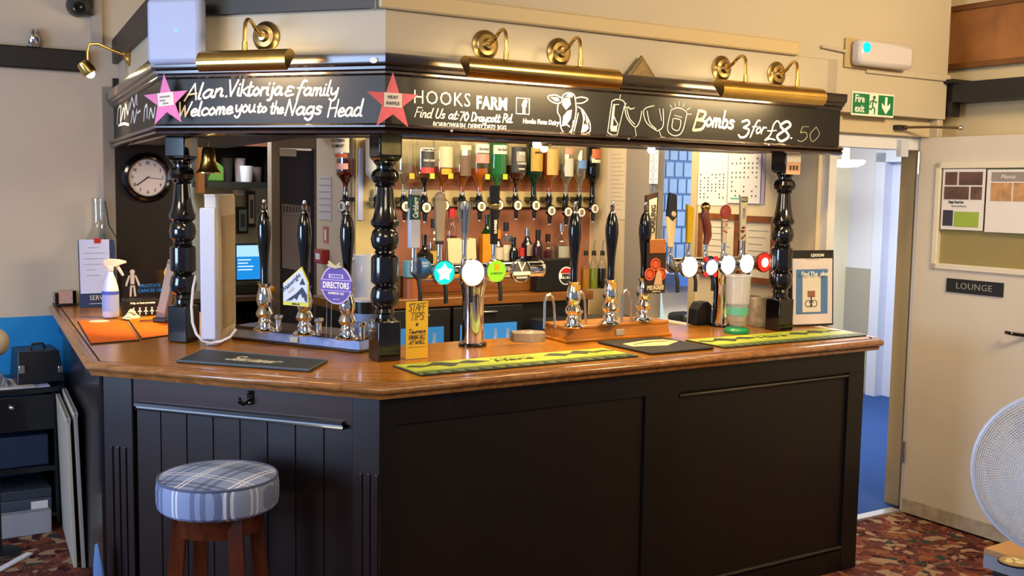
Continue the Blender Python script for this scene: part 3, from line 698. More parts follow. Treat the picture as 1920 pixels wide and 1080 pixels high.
sketch('wine_glass_sketch', [[(1171, 198), (1175, 220), (1190, 238), (1199, 228), (1203, 208)], [(1190, 238), (1193, 256)], [(1184, 262), (1193, 257), (1200, 260)], [(1175, 204), (1180, 222), (1190, 233)], [(1172, 200), (1184, 204), (1189, 202)], [(1182, 206), (1178, 200)]], .004)
sketch('tilted_glass_sketch', [[(1226, 198), (1207, 206), (1212, 230), (1232, 246)], [(1232, 246), (1243, 236), (1243, 204)], [(1213, 208), (1218, 230), (1230, 242)], [(1236, 246), (1240, 258)], [(1230, 264), (1240, 258), (1246, 258)], [(1236, 204), (1240, 226)]], .004)
sketch('fizzing_can_sketch', [[(1258, 206), (1251, 240), (1258, 252), (1270, 254), (1280, 244), (1288, 212)], [(1258, 206), (1270, 202), (1282, 206), (1288, 212)], [(1262, 222), (1260, 240), (1272, 244), (1276, 226), (1264, 222)], [(1264, 216), (1278, 220)], [(1266, 200), (1264, 194)], [(1273, 198), (1273, 191)], [(1280, 200), (1283, 194)], [(1288, 206), (1294, 202)], [(1290, 214), (1296, 214)], [(1259, 202), (1256, 197)]], .0036)
line(FR, MRc, 'B', (1298, 244), (1320, 244), .088, .012, CHALKY, 'painted_offer', .15)
line(FR, MRc, 'ombs', (1322, 236), (1376, 242), .076, .011, CHALK, 'painted_offer', .1)
line(FR, MRc, '3', (1383, 257), (1404, 257), .078, .009, CHALK, 'painted_offer', .12)
line(FR, MRc, 'for', (1407, 250), (1434, 251), .062, .006, CHALK, 'painted_offer', .25)
line(FR, MRc, '£', (1432, 263), (1456, 263), .092, .006, CHALK, 'painted_offer', .2)
line(FR, MRc, '8', (1453, 264), (1480, 264), .092, .011, CHALK, 'painted_offer', .12)
line(FR, MRc, '.', (1481, 260), (1487, 260), .08, .009, CHALK, 'painted_offer', .1)
line(FR, MRc, '50', (1494, 265), (1535, 266), .072, .0035, CHALKF, 'painted_offer', .1)
# scribble on the return board, seen edge-on
F3c = frame(KB, -(KA-KB)); M3c = can.matrix_world.inverted() @ F3c
mb = MB()
for q in ([(220, 232), (222, 206), (227, 200), (226, 230), (232, 204)], [(234, 222), (236, 196), (240, 214), (243, 194)], [(244, 204), (248, 184), (252, 200), (256, 178), (257, 196)],
          [(222, 236), (232, 232), (242, 234)], [(246, 230), (250, 208), (252, 230), (257, 206)], [(258, 212), (263, 208)], [(270, 226), (272, 204), (276, 198), (276, 220)], [(280, 222), (283, 204), (288, 220), (291, 202)], [(293, 222), (296, 200)]):
    v = [on_y(F3c, *c) for c in q]; ribbon(mb, crom([(k.x, k.z) for k in v]), .013, -.0016)
mb.build('painted_scribble', CHALK, can, M3c, smooth=False)
for px in (846, 1178, 1441):
    p = on_y(FR, px, 246+(px-846)*.043, dR-.03); MB().ball(.006, TR(p.x, dR-.032, p.z), 8).build('cup_hook', CHROME, can, MRc)
# label stuck on the cornice
p = on_y(FL, 701, 113, dL-.042)
MB().lathe([(.0, 0), (.011, 0), (.011, .002), (0, .002)], 16, TR(p.x, p.y, p.z) @ RX(PI/2) @ Matrix.Diagonal((1.45, 1, 1, 1))).build('round_sticker', P('sticker_white', '#e8e2dc', .5), can, MLc)
# stars
def star(F, c, tip, rot, y, mat, label, words):
    q = on_y(F, *c, y); u = on_y(F, *tip, y); r = (u-q).length
    t = thing('paper_star', F @ TR(q.x, y, q.z), label, 'star', 'paper stars on the canopy')
    pts = []
    for i in range(10):
        a = PI/2+rot+i*PI/5; rr_ = r if i % 2 == 0 else r*.40
        pts.append((rr_*math.cos(a), rr_*math.sin(a)))
    MB().plate(list(pts), -.003, 0).build('star_card', mat, t, smooth=False)
    lb = MB().box(-.036, .036, -.0045, -.003, -.018, .034).build('label', PAPER, t, RY(-rot), smooth=False)
    for i, w__ in enumerate(words): text('writing', w__, .017, INK, lb, 0, -.005, .018-i*.022)
    return t
t = star(FL, (312, 190), (306, 139), .08, dL-.045, P('star_pink', '#d06aa8', .5, noise=.12, scale=12), 'pink paper star at the far left end of the welcome lettering', ())
for zl, x0, x1 in ((.018, -.026, .022), (.004, -.028, -.002), (-.008, -.014, .012)): box('printed_line', (x0, x1, -.0056, -.0045, zl-.003, zl+.003), INKG, t, RY(-.08))
star(FR, (736, 192), (736, 136), 0, dR-.045, P('star_coral', '#dd5f6f', .5, noise=.15, scale=12), 'coral pink paper star at the canopy corner reading meat raffle', ('MEAT', 'RAFFLE'))

# ================================================================== BRASS PICTURE LIGHTS
def trough(M, L, label, arms):
    """M sits on the wall behind the middle of the trough; arms = list of (x on trough, x of plate)"""
    t = thing('picture_light', M, label, 'picture light', 'brass picture lights over the sign boards')
    yc, zc = -.195, -.118
    arc = [(.043*math.cos(a), .043*math.sin(a)) for a in [math.radians(v) for v in (40, 65, 90, 115, 140, 165, 190, 215, 238)]]
    out = [(yc+c[0]*1.02, zc+c[1]) for c in arc]; inn = [(yc+c[0]*.94, zc+c[1]*.92) for c in arc]
    pf = out+inn[::-1]
    n = len(pf); sh = MB()
    sh.add([(-L/2, y, z) for y, z in pf]+[(L/2, y, z) for y, z in pf], [(i, (i+1) % n, n+(i+1) % n, n+i) for i in range(n)])
    for x in (-L/2, L/2):
        k = len(sh.v); sh.v += [(x, y, z) for y, z in out]; sh.f.append(tuple(range(k, k+len(out))))
    sh.build('trough_shade', BRASS, t, angle=40)
    MB().tube([(-L/2+.03, yc, zc), (L/2-.03, yc, zc)], .011, 10).build('tube_lamp', GLOW, t)
    for xa, xp in arms:
        MB().lathe([(0, 0), (.058, 0), (.058, .006), (.046, .012), (.04, .02), (.024, .024), (.018, .04), (0, .044)], 28, TR(xp, 0, 0) @ RX(PI/2)).build('backplate', BRASSD, t)
        pts = [(xp, -.04, 0), (xp+(xa-xp)*.3, -.085, .012), (xp+(xa-xp)*.55, -.125, .036), (xp+(xa-xp)*.8, -.165, .042), (xa, -.192, .022), (xa, yc, -.03), (xa, yc, -.078)]
        sm = []
        for i in range(len(pts)-1):
            for k in range(4): sm.append(Vector(pts[i]).lerp(Vector(pts[i+1]), k/4))
        sm.append(Vector(pts[-1]))
        for _ in range(3): sm = [sm[0]]+[(sm[i-1]+sm[i]*2+sm[i+1])/4 for i in range(1, len(sm)-1)]+[sm[-1]]
        ar = MB().tube(sm, .0075, 10); ar.lathe([(.0105, -.078), (.0105, -.045)], 12, TR(xa, yc, 0)); ar.build('swan_neck', BRASS, t)
    l = bpy.data.lights.new('lamp', 'AREA'); l.shape = 'RECTANGLE'; l.size = L-.06; l.size_y = .035; l.energy = 8.5*L; l.color = (1, .70, .34)
    o = bpy.data.objects.new('picture_light_lamp', l); COL.objects.link(o); o.parent = t; o.location = (0, yc+.006, zc-.016); o.rotation_euler = (math.radians(28), 0, 0)
    return t
def light_on(F, yb, pa, pb, plates, label):
    """pa, pb: ends of the trough; plates: (trough pixel, plate pixel) pairs"""
    yt = yb-.195
    a, b = on_y(F, *pa, yt), on_y(F, *pb, yt); c = (a+b)/2
    z0 = sum(on_y(F, *pl[1], yb).z for pl in plates)/len(plates)
    arms = [(on_y(F, *q[0], yt).x-c.x, on_y(F, *q[1], yb).x-c.x) for q in plates]
    return trough(F @ TR(c.x, yb, z0), (b-a).length, label, arms)
FB = .40
light_on(FR, FB, (870, 125), (1155, 148), [((949, 110), (909, 85)), ((1088, 124), (1047, 98))], 'long brass picture light with two arms above the farm sign')
light_on(FR, FB, (1345, 165), (1537, 190), [((1398, 152), (1352, 129)), ((1494, 170), (1455, 139))], 'brass picture light with two arms above the price lettering')
light_on(FL, dL+.03, (380, 115), (545, 115), [((459, 98), (500, 69))], 'brass picture light with one arm above the welcome lettering')
# single spot over the return board
q = on_y(F3c, 243, 103, .03)
sp = thing('wall_spotlight', F3c @ TR(q.x, .03, q.z), 'small brass spotlight on a curved arm at the far left of the canopy', 'spotlight')
MB().lathe([(0, 0), (.058, 0), (.058, .006), (.046, .012), (.04, .02), (.02, .03), (0, .034)], 24, RX(PI/2)).build('backplate', BRASSD, sp)
MB().tube([(0, -.03, 0), (0, -.09, .02), (0, -.15, .045), (0, -.19, .04), (0, -.20, 0), (0, -.20, -.05)], .007, 10).build('swan_neck', BRASS, sp)
hd = MB().lathe([(.014, .05), (.03, .045), (.036, 0), (.034, -.02), (.030, -.02), (.030, 0), (0, .01)], 20, TR(0, -.20, -.09) @ RX(math.radians(35))).build('spot_head', BRASS, sp)
MB().ball(.022, TR(0, -.20, -.09) @ RX(math.radians(35)) @ TR(0, 0, -.02), 12).build('bulb', GLOW, sp)
l = bpy.data.lights.new('lamp', 'SPOT'); l.energy = 30; l.color = (1, .72, .36); l.spot_blend = .8; l.spot_size = math.radians(95); l.shadow_soft_size = .03
o = bpy.data.objects.new('wall_spotlight_lamp', l); COL.objects.link(o); o.parent = sp; o.location = (0, -.185, -.125); o.rotation_euler = (math.radians(38), 0, 0)

# small lamps under the canopy shining on the counter
def downlight(F, x, y, power, label, size=100):
    t = thing('downlight', F @ TR(x, y, 1.9835), label, 'downlight', 'downlights under the canopy')
    MB().lathe([(.0, -.004), (.02, -.004), (.022, -.012), (.035, -.012), (.036, 0), (0, 0)], 18).build('rim', BRASSD, t)
    MB().ball(.018, TR(0, 0, -.021), 12).build('bulb', GLOWS, t)
    l = bpy.data.lights.new('lamp', 'SPOT'); l.energy = power; l.color = (1, .72, .33); l.spot_size = math.radians(size); l.spot_blend = .6; l.shadow_soft_size = .03
    o = bpy.data.objects.new('downlight_lamp', l); COL.objects.link(o); o.parent = t; o.location = (0, 0, -.035)
q = on_y(FR, 1020, 284, .86)
downlight(FR, q.x, .86, 30, 'glowing downlight under the canopy in front of the optics', 100)
downlight(FR, .95, .50, 24, 'downlight under the canopy above the steel beer font', 80)
downlight(FR, 1.62, .56, 26, 'downlight under the canopy above the orange pump stand', 80)
q = on_z(F3, 275, 606, 1.1)
downlight(F3, q.x-.02, .53, 65, 'downlight under the canopy above the orange bar mats', 80)

# ================================================================== ON THE WALLS
q = on_y(FL, 332, 59, dL-.075)
rt = thing('wifi_router', FL @ TR(q.x, q.y, q.z), 'white rounded wifi box with a blue light at the canopy corner', 'router')
MB().box(-.122, .122, -.03, .026, -.125, .125).build('housing', P('router_shell', '#a9b2d2', .4), rt, bevel=.02); box('wall_bracket', (-.05, .05, .026, .102, .0, .09), WHITEPL, rt)
MB().lathe([(0, 0), (.004, 0), (.004, .003), (0, .003)], 10, TR(.018, -.03, 0) @ RX(PI/2)).build('status_light', emis('led_blue', '#2f8cff', 6), rt)
# triangle ornament
p = on_y(FR, 1203, 146, FB-.03)
tz = thing('wall_plaque', FR @ TR(p.x, FB-.03, p.z), 'small olive diamond plaque showing above the canopy cornice', 'plaque')
MB().plate([(-.085, 0), (0, -.095), (.085, 0), (0, .095)], -.0, .012).build('diamond', P('olive_brass', '#6e5a34', .4, .3, noise=.25, scale=40), tz, smooth=False)
MB().plate([(-.065, 0), (0, -.073), (.065, 0), (0, .073)], -.004, 0).build('raised_centre', P('olive_brass2', '#80693d', .4, .3, noise=.3, scale=60), tz, smooth=False)
# fire exit sign
YW = .40
a, b = on_y(FR, 1596, 176, YW), on_y(FR, 1673, 216, YW)
W_, H_ = b.x-a.x, .118
fe = thing('fire_exit_sign', FR @ TR((a.x+b.x)/2, YW-.004, (a.z+b.z)/2), 'green and white fire exit sign above the corridor doorway', 'sign')
box('sign_plate', (-W_/2, W_/2, -.003, .003, -H_/2, H_/2), P('sign_white', '#dfe6d6', .5), fe)
for x0, x1 in ((-.48, -.10), (.12, .48)):
    box('green_field', (W_*x0, W_*x1, -.0045, -.003, -H_*.42, H_*.42), P('sign_green', '#12743f', .45), fe)
text('writing', 'Fire', .052, CHALK, fe, -W_*.33, -.006, H_*.19, offset=.001, sx=.9)
text('writing', 'exit', .052, CHALK, fe, -W_*.33, -.006, -H_*.22, offset=.001, sx=.9)
G2 = MATS['sign_green']
rm = MB(); rm.lathe([(0, 0), (.009, 0), (.009, .002), (0, .002)], 12, TR(.004, -.0045, .036) @ RX(PI/2))
for st in ([(.0, .024), (-.006, .0), (-.002, -.014)], [(-.002, .02), (-.022, .014), (-.026, .0)], [(.002, .02), (.018, .01), (.026, .016)], [(-.002, -.012), (.012, -.022), (.012, -.046)], [(-.004, -.012), (-.016, -.026), (-.03, -.022)]):
    ribbon(rm, st, .008, -.0048)
rm.build('running_figure', G2, fe, smooth=False)
am = MB(); ax = W_*.30
am.plate([(ax-.009, .042), (ax-.009, -.005), (ax-.032, .012), (ax-.032, -.01), (ax, -.044), (ax+.032, -.01), (ax+.032, .012), (ax+.009, -.005), (ax+.009, .042)], -.006, -.0045)
am.build('arrow', CHALK, fe, smooth=False)
# emergency light
a, b = on_y(FR, 1601, 100, YW-.04), on_y(FR, 1700, 108, YW-.04); c = (a+b)/2; L_ = (b-a).length
el = thing('emergency_light', FR @ TR(c.x, YW-.002, c.z), 'clear emergency light with a green glow above the fire exit sign', 'emergency light')
box('base', (-L_/2-.03, L_/2-.04, -.014, 0, -.072, .072), P('base_beige', '#b39a68', .5), el, bevel=.004)
MB().box(-L_/2, L_/2, -.085, -.012, -.062, .062).build('diffuser', P('diffuser', '#c9c2c2', .25, 0, .3), el, bevel=.022)
MB().lathe([(0, 0), (.024, 0), (.026, .006), (0, .014)], 16, TR(-L_/2+.035, -.084, .022) @ RX(PI/2)).build('green_lamp', emis('led_teal', '#18e0c8', 1.6), el)
MB().tube([(-L_/2-.2, -.010, .014), (-L_/2-.03, -.012, .004)], .008, 6).build('conduit', CREAM, el)
# cctv camera on the upper left
p = on_y(FR, 150, 8, WY-.08)
cc = thing('security_camera', FR @ TR(p.x, WY-.003, p.z), 'dark dome security camera at the top left corner', 'camera')
MB().lathe([(0, 0), (.06, 0), (.062, .04), (.055, .07), (.03, .095), (0, .1)], 22, RX(PI/2)).build('dome', P('cam_grey', '#2f2f31', .35), cc)
MB().lathe([(.026, 0), (.03, .012), (.018, .014), (0, .008)], 18, TR(-.01, -.088, -.02) @ RX(PI/2)).build('lens', BLACKG, cc)
box('bracket', (.02, .075, -.06, 0, -.05, .06), MATS['cam_grey'], cc, bevel=.01)
bx = box('junction_trunking', (.065, .12, -.03, 0, -.2, .14), P('trunk', '#a8a097', .5), cc)
# silver ornament on the picture rail
p = on_y(FR, 63, 88, WY-.03)
og = thing('silver_ornament', FR @ TR(p.x, WY-.028, 2.485), 'small silver owl-shaped ornament on the dark picture rail', 'ornament')
MB().lathe([(0, 0), (.034, 0), (.036, .006), (.026, .014), (.034, .035), (.032, .055), (.02, .068), (.024, .082), (.012, .096), (0, .098)], 16).build('body', CHROME, og)
# clock
p = on_y(FR, 277, 333, WY-.05)
ck = thing('wall_clock', FR @ TR(p.x, WY-.03, p.z), 'round black-rimmed wall clock with white face on the dark panel', 'clock')
MB().lathe([(.098, 0), (.136, .0), (.14, .014), (.132, .03), (.118, .036), (.108, .03), (.104, .018), (.098, .010)], 40, RX(PI/2)).build('rim', BLACKG, ck)
MB().lathe([(0, 0), (.106, 0), (.106, .016), (0, .016)], 36, RX(PI/2)).build('face', P('clock_face', '#d8c8be', .5), ck)
for i, nn in enumerate('12 1 2 3 4 5 6 7 8 9 10 11'.split()):
    a = PI/2-i*PI/6
    text('numeral', nn, .027, INK, ck, .082*math.cos(a), -.0175, .082*math.sin(a), sx=.75)
for a, L__, w__ in ((math.radians(216), .076, .006), (math.radians(-6), .082, .0028)):
    MB().box(-.012, L__, -.020, -.0185, -w__/2, w__/2).build('hand', INK, ck, RY(-a), smooth=False)

# ================================================================== BRASS BELL
p = on_y(FL, 391, 300, .62)
be = thing('brass_bell', FL @ TR(p.x, p.y, p.z), 'hanging brass bell beside the left post', 'bell')
MB().lathe([(0, .055), (.018, .054), (.026, .044), (.03, .0), (.038, -.035), (.05, -.052), (.05, -.056), (.044, -.052), (.03, -.03), (.024, .03), (0, .04)], 28).build('bell_cup', BRASS, be)
MB().tube([(0, 0, .05), (0, 0, (1.98-p.z)*.7), (-.015, 0, (1.98-p.z)*.88), (-.035, 0, (1.98-p.z)*.9), (-.045, 0, (1.98-p.z)*.93), (-.046, 0, 1.981-p.z)], .004, 8).build('bracket', BRASSD, be)
MB().ball(.009, TR(0, 0, -.055), 10).build('clapper', BRASSD, be)

# ================================================================== LEFT END OF THE COUNTER
CT = 1.1012
def onc(F, px, py, z=CT): return on_z(F, px, py, z)
# orange bar mats
for (c, lab) in ((((145, 603), (237, 603), (262, 639), (170, 646)), 'left orange bar mat with a beer mat on it'), (((240, 600), (312, 592), (330, 628), (266, 637)), 'orange bar mat under the card machine')):
    q = [onc(F3, *k) for k in c]
    o_ = sum(q, Vector())/4
    t = thing('orange_bar_mat', F3 @ TR(o_.x, o_.y, CT), lab, 'bar mat', 'orange bar mats')
    poly = [(k.x-o_.x, k.y-o_.y) for k in (q[3], q[2], q[1], q[0])]
    MB().prism(poly, 0, .004).build('rubber_base', BLACKM, t, smooth=False)
    MB().prism([(x*.965, y*.965) for x, y in poly], .004, .0055).build('orange_print', P('mat_orange', '#e06808', .7, noise=.12, scale=9, spec=.15), t, smooth=False)
p = onc(F3, 186, 605)
bm = MB().lathe([(0, 0), (.046, 0), (.046, .0015), (0, .0015)], 24).build('beer_mat', P('beermat', '#cdbfb2', .7), None, F3 @ TR(p.x+.0, p.y, CT+.0062)); tag(bm, 'round beer mat lying on the left orange bar mat', 'beer mat')
# orange-hilted leaflet by the post, spray bottle
p = onc(F3, 208, 596)
SB = frame(tuple(F3 @ Vector((p.x, p.y, CT+.0056))), UR)
sb = thing('spray_bottle', SB, 'white trigger spray bottle with blue label on the counter', 'spray bottle')
MB().lathe([(0, 0), (.036, 0), (.04, .006), (.04, .125), (.037, .15), (.026, .19), (.016, .215), (.014, .235), (0, .235)], 28).build('bottle', P('spray_body', '#cfd2e8', .35), sb)
MB().lathe([(.0405, .03), (.0405, .12)], 28).build('label', P('spray_label', '#9aa6dc', .5), sb)
MB().lathe([(.041, .113), (.041, .130)], 28).build('label_band', P('spray_blue', '#3f57b5', .5), sb)
tr_ = MB(); tr_.lathe([(.018, .23), (.018, .252), (0, .252)], 16)
tr_.plate([(-.035, .262), (-.02, .246), (.025, .25), (.055, .262), (.078, .268), (.076, .278), (.045, .286), (.0, .29), (-.028, .282)], -.013, .013)
tr_.build('spray_head', P('spray_head_white', '#e7d6c8', .4), sb, bevel=.003)
MB().tube([(.03, 0, .262), (.045, 0, .235), (.062, 0, .205)], [.009, .008, .006], 8).build('trigger', MATS['spray_head_white'], sb)
# clipboard stand, huge bottle behind, card box
p = onc(F3, 178, 570)
dp = onc(F3, 120, 566)
g = FR @ TR(*[0, 0, 0])
pb = on_y(FR, 181, 520, 2.76)
sd = thing('service_board', FR @ TR(pb.x, 2.76, CT+.001), 'navy service board with a white sheet clipped on it', 'board')
MB().box(-.085, .10, -.0, .012, 0, .36).build('board', P('service_navy', '#1f3560', .5), sd, RX(math.radians(-4)), smooth=False)
sh_ = MB().box(-.082, .072, -.005, -.001, .075, .365).build('sheet', PAPERB, sd, RX(math.radians(-4)), smooth=False)
box('clip', (-.005, .028, -.009, .012, .345, .372), RED, sd, RX(math.radians(-4)))
ln = MB()
for k, (x0, x1) in enumerate(((-.04, .02), (-.06, .05), (-.06, .04), (-.06, .045), (-.05, .0), (-.05, .02))): ln.box(x0, x1, -.0058, -.005, .32-k*.03, .3225-k*.03)
ln.build('printed_lines', INKG, sh_, smooth=False)
text('writing', 'SERVICE', .036, PAPER, sd, .02, -.004, .05, sx=.9)
box('rule_line', (-.04, .08, -.004, -.0005, .018, .0205), PAPER, sd)
pb2 = on_z(FR, 174, 562, CT)
gb = thing('giant_glass_bottle', FR @ TR(pb2.x-.01, min(pb2.y+.16, 2.9), CT), 'very large clear empty bottle standing behind the service board', 'bottle')
MB().lathe([(0, 0), (.078, 0), (.085, .01), (.085, .30), (.08, .34), (.055, .385), (.038, .42), (.033, .46), (.033, .56), (.037, .562), (.037, .585), (.033, .588), (.03, .585), (.03, .46), (.035, .42), (.05, .385), (.076, .34), (.081, .3), (.081, .012), (0, .008)], 30).build('bottle_glass', glass('grey_glass', (.965, .975, .965), .05), gb)
MB().tube([(.036, 0, .57), (.045, -.01, .5), (.05, -.02, .44), (.09, -.04, .36), (.12, -.06, .30)], .003, 6).build('cord', BLACKM, gb)
pc = on_z(FR, 121, 568, CT)
cbx = thing('collection_box', FR @ TR(pc.x-.012, 2.935, CT), 'small dark stand holding pale cards at the far end of the counter', 'box')
box('tray', (-.06, .052, -.05, .05, 0, .012), BLACKM, cbx, bevel=.003)
box('side', (-.058, -.04, -.03, .03, .012, .072), BLACKG, cbx); box('side', (.034, .05, -.03, .03, .012, .08), BLACKG, cbx)
box('cards', (-.04, .032, -.028, .02, .012, .08), P('card_pinkish', '#d0a391', .6, noise=.15, scale=40), cbx)
# charity boards
pp = on_z(FR, 258, 575, CT)
pc_ = thing('charity_display', FR @ TR(pp.x, pp.y, CT), 'black charity display with a white man figure and blue lettering', 'display')
MB().box(-.075, .14, 0, .012, 0, .20).build('board', P('charity_black', '#0c0d12', .4), pc_, smooth=False)
fg = MB(); fg.lathe([(0, 0), (.013, 0), (.013, .002), (0, .002)], 14, TR(-.025, -.001, .192) @ RX(PI/2))
for st, wd in (([(-.025, .172), (-.025, .118)], .03), ([(-.042, .168), (-.055, .13), (-.058, .118)], .012), ([(-.008, .168), (.006, .13), (.009, .118)], .012), ([(-.033, .112), (-.036, .062)], .015), ([(-.017, .112), (-.012, .062)], .015)):
    ribbon(fg, st, wd, -.002)
fg.build('man_figure', P('figure_white', '#cfc3b4', .6), pc_, smooth=False)
bl_ = box('belt_pattern', (-.04, -.01, -.003, -.001, .118, .124), MATS['charity_black'], pc_)
CB = P('charity_blue', '#2a86d6', .5)
text('writing', 'PROSTATE', .026, CB, pc_, .068, -.001, .112, offset=.0006, sx=.9)
text('writing', 'CANCER UK', .026, CB, pc_, .068, -.001, .086, offset=.0006, sx=.9)
pp = on_z(FR, 268, 592, CT)
cl2 = thing('charity_box', FR @ TR(pp.x, pp.y, CT), 'low black collection box printed with a row of white figures', 'collection box')
MB().box(-.085, .085, 0, .10, 0, .082).build('box_body', MATS['charity_black'], cl2, smooth=False, bevel=.004)
text('writing', 'Help us beat prostate', .014, CHALK, cl2, 0, -.001, .066, offset=.0006)
fm = MB()
for k in range(5):
    x = -.045+k*.03
    ribbon(fm, [(x, .008), (x, .03)], .007, -.0012); ribbon(fm, [(x-.008, .022), (x, .031), (x+.008, .022)], .006, -.0014)
    fm.lathe([(0, 0), (.0045, 0), (.0045, .0015), (0, .0015)], 8, TR(x, -.0005, .039) @ RX(PI/2))
fm.build('row_of_figures', CHALK, cl2, smooth=False)
# bar cloth
p = onc(F3, 247, 598)
clt = thing('bar_cloth', F3 @ TR(p.x, p.y, CT+.0056), 'crumpled striped cream bar cloth beside the spray bottle', 'cloth')
mb = MB(); nx, ny = 22, 14; vs = []; fs = []
rnd = random.Random(3)
for j in range(ny):
    for i in range(nx):
        u, v = i/(nx-1), j/(ny-1); x = (u-.5)*.105*(1-.2*v); y = (v-.5)*.08
        hgt = .042*math.exp(-((u-.5)**2/.09+(v-.5)**2/.09))*(1+.22*math.sin(7*u+4*v))+.008+.004*math.sin(6*u)*math.sin(7*v)
        edge = min(u, 1-u, v, 1-v); hgt *= min(1, edge*5+.12)
        vs.append((x+.008*math.sin(8*v), y+.008*math.sin(7*u), max(.001, hgt)))
for j in range(ny-1):
    for i in range(nx-1): fs.append((j*nx+i, j*nx+i+1, (j+1)*nx+i+1, (j+1)*nx+i))
mb.add(vs, fs)
m, n_, l_, b_ = nmat('striped_cloth')
wv = n_.new('ShaderNodeTexWave'); wv.inputs['Scale'].default_value = 14; wv.inputs['Distortion'].default_value = 3
tc_ = n_.new('ShaderNodeTexCoord'); rp = n_.new('ShaderNodeValToRGB'); rp.color_ramp.elements[0].color = hexc('#6a6456'); rp.color_ramp.elements[1].color = hexc('#d8cdb0'); rp.color_ramp.elements[0].position = .05; rp.color_ramp.elements[1].position = .35
l_.new(tc_.outputs['Object'], wv.inputs['Vector']); l_.new(wv.outputs['Fac'], rp.inputs['Fac']); l_.new(rp.outputs['Color'], b_.inputs['Base Color']); b_.inputs['Roughness'].default_value = .9
co = mb.build('cloth_sheet', m, clt); sm_ = co.modifiers.new('sub', 'SUBSURF'); sm_.levels = 1; sm_.render_levels = 1; so = co.modifiers.new('solid', 'SOLIDIFY'); so.thickness = .002
# card machine / tablet on a tilted stand
p = onc(F3, 303, 606)
cm = thing('tablet_stand', FL @ TR(*(FL.inverted() @ (F3 @ Vector((p.x, p.y, CT+.0057))))), 'grey tilted card terminal stand leaning beside the left post', 'card terminal')
MB().box(-.028, .028, -.02, .012, .02, .31).build('terminal', P('terminal_grey', '#6f6a66', .4), cm, RY(math.radians(15)), bevel=.006)
MB().box(-.022, .022, -.023, -.02, .05, .29).build('screen', P('terminal_screen', '#a49c90', .25), cm, RY(math.radians(15)), bevel=.003)
MB().box(-.032, .045, -.03, .05, 0, .025).build('foot', P('terminal_foot', '#2f2c2b', .4), cm, bevel=.006)
MB().tube([(-.02, -.03, .006), (-.09, -.05, .004), (-.11, -.01, .004), (-.06, .03, .004), (0, .03, .006)], .0022, 6).build('cable', BLACKM, cm)
# small amber glass
pq = on_z(FR, 313, 575, CT)
sg = thing('amber_lamp', FR @ TR(pq.x+.02, pq.y, CT+.0), 'glowing amber lamp behind the card terminal', 'lamp')
MB().lathe([(0, 0), (.04, 0), (.04, .01), (.012, .018), (.012, .1), (0, .1)], 18).build('stem', BLACKM, sg)
MB().lathe([(.018, .1), (.03, .15), (.032, .19), (.022, .215), (0, .22)], 20).build('shade', emis('amber_glow', (1.0, .42, .05), 1.5), sg)
# leaflet at the foot of the post
pq = onc(FL, 322, 634)
lf = box('orange_leaflet', (-.012, .02, -.004, .004, 0, .105), P('leaflet_orange', '#d7772e', .5), None, FL @ TR(pq.x, pq.y, CT) @ RZ(-.5)); tag(lf, 'small orange card standing against the foot of the left post', 'card')

# white heater standing on end
pa, pb_, pc2 = onc(FL, 377, 650), onc(FL, 415, 645), onc(FL, 443, 628)
ht_dir = (pc2-pb_).to_2d()
tl = FL @ Vector((pb_.x, pb_.y, CT)); trr = FL @ Vector((pc2.x, pc2.y, CT)); tll = FL @ Vector((pa.x, pa.y, CT))
HM = frame((tl.x, tl.y, CT), (trr-tl).to_2d())
he = thing('electric_heater', HM, 'tall white and cream electric heater stood on end by the left post', 'heater')
Wd = (trr-tl).length; hw = .105
HH = .625
MB().box(0, Wd, 0, hw*.5, .0, HH).build('cream_front', HEATERC, he, bevel=.006)
MB().box(-.055, -.002, 0.0, hw*.5, .0, HH+.005).build('white_side', HEATER, he, bevel=.008)
MB().box(-.09, -.058, .0, hw*.6, .03, HH-.05).build('mounting_channel', P('heater_blue_white', '#c3cbe6', .4), he, bevel=.006)
MB().box(-.058, Wd, 0.005, hw*.5, HH-.005, HH+.006).build('end_cap', P('heater_cap', '#dcd6cb', .4), he, bevel=.003)
gr = MB()
for k in range(62): gr.box(.022, Wd-.022, -.004, .001, .06+k*.0078, .0642+k*.0078)
gr.build('grille', P('grille_tan', '#a98f68', .5), he, smooth=False)
sc_ = MB()
for x, z in ((-.012, .29), (-.012, .23), (.008, .26), (-.074, .26), (-.074, .5), (-.074, .08), (.008, .55), (.008, .05)): sc_.lathe([(0, 0), (.0035, 0), (0, .002)], 8, TR(x, 0, z) @ RX(PI/2))
sc_.build('screws', BLACKM, he)
kb_ = HM.inverted() @ FL
cbp = [kb_ @ on_y(FL, x, y, pb_.y-dy) for x, y, dy in ((367, 518, .02), (362, 540, .05), (359, 575, .08), (361, 605, .09), (368, 626, .09), (380, 639, .085), (396, 643, .075), (415, 640, .07), (432, 632, .06), (443, 618, .03))]
MB().tube(cbp, .006, 8).build('power_cable', P('cable_white', '#d8d4cf', .4), he)

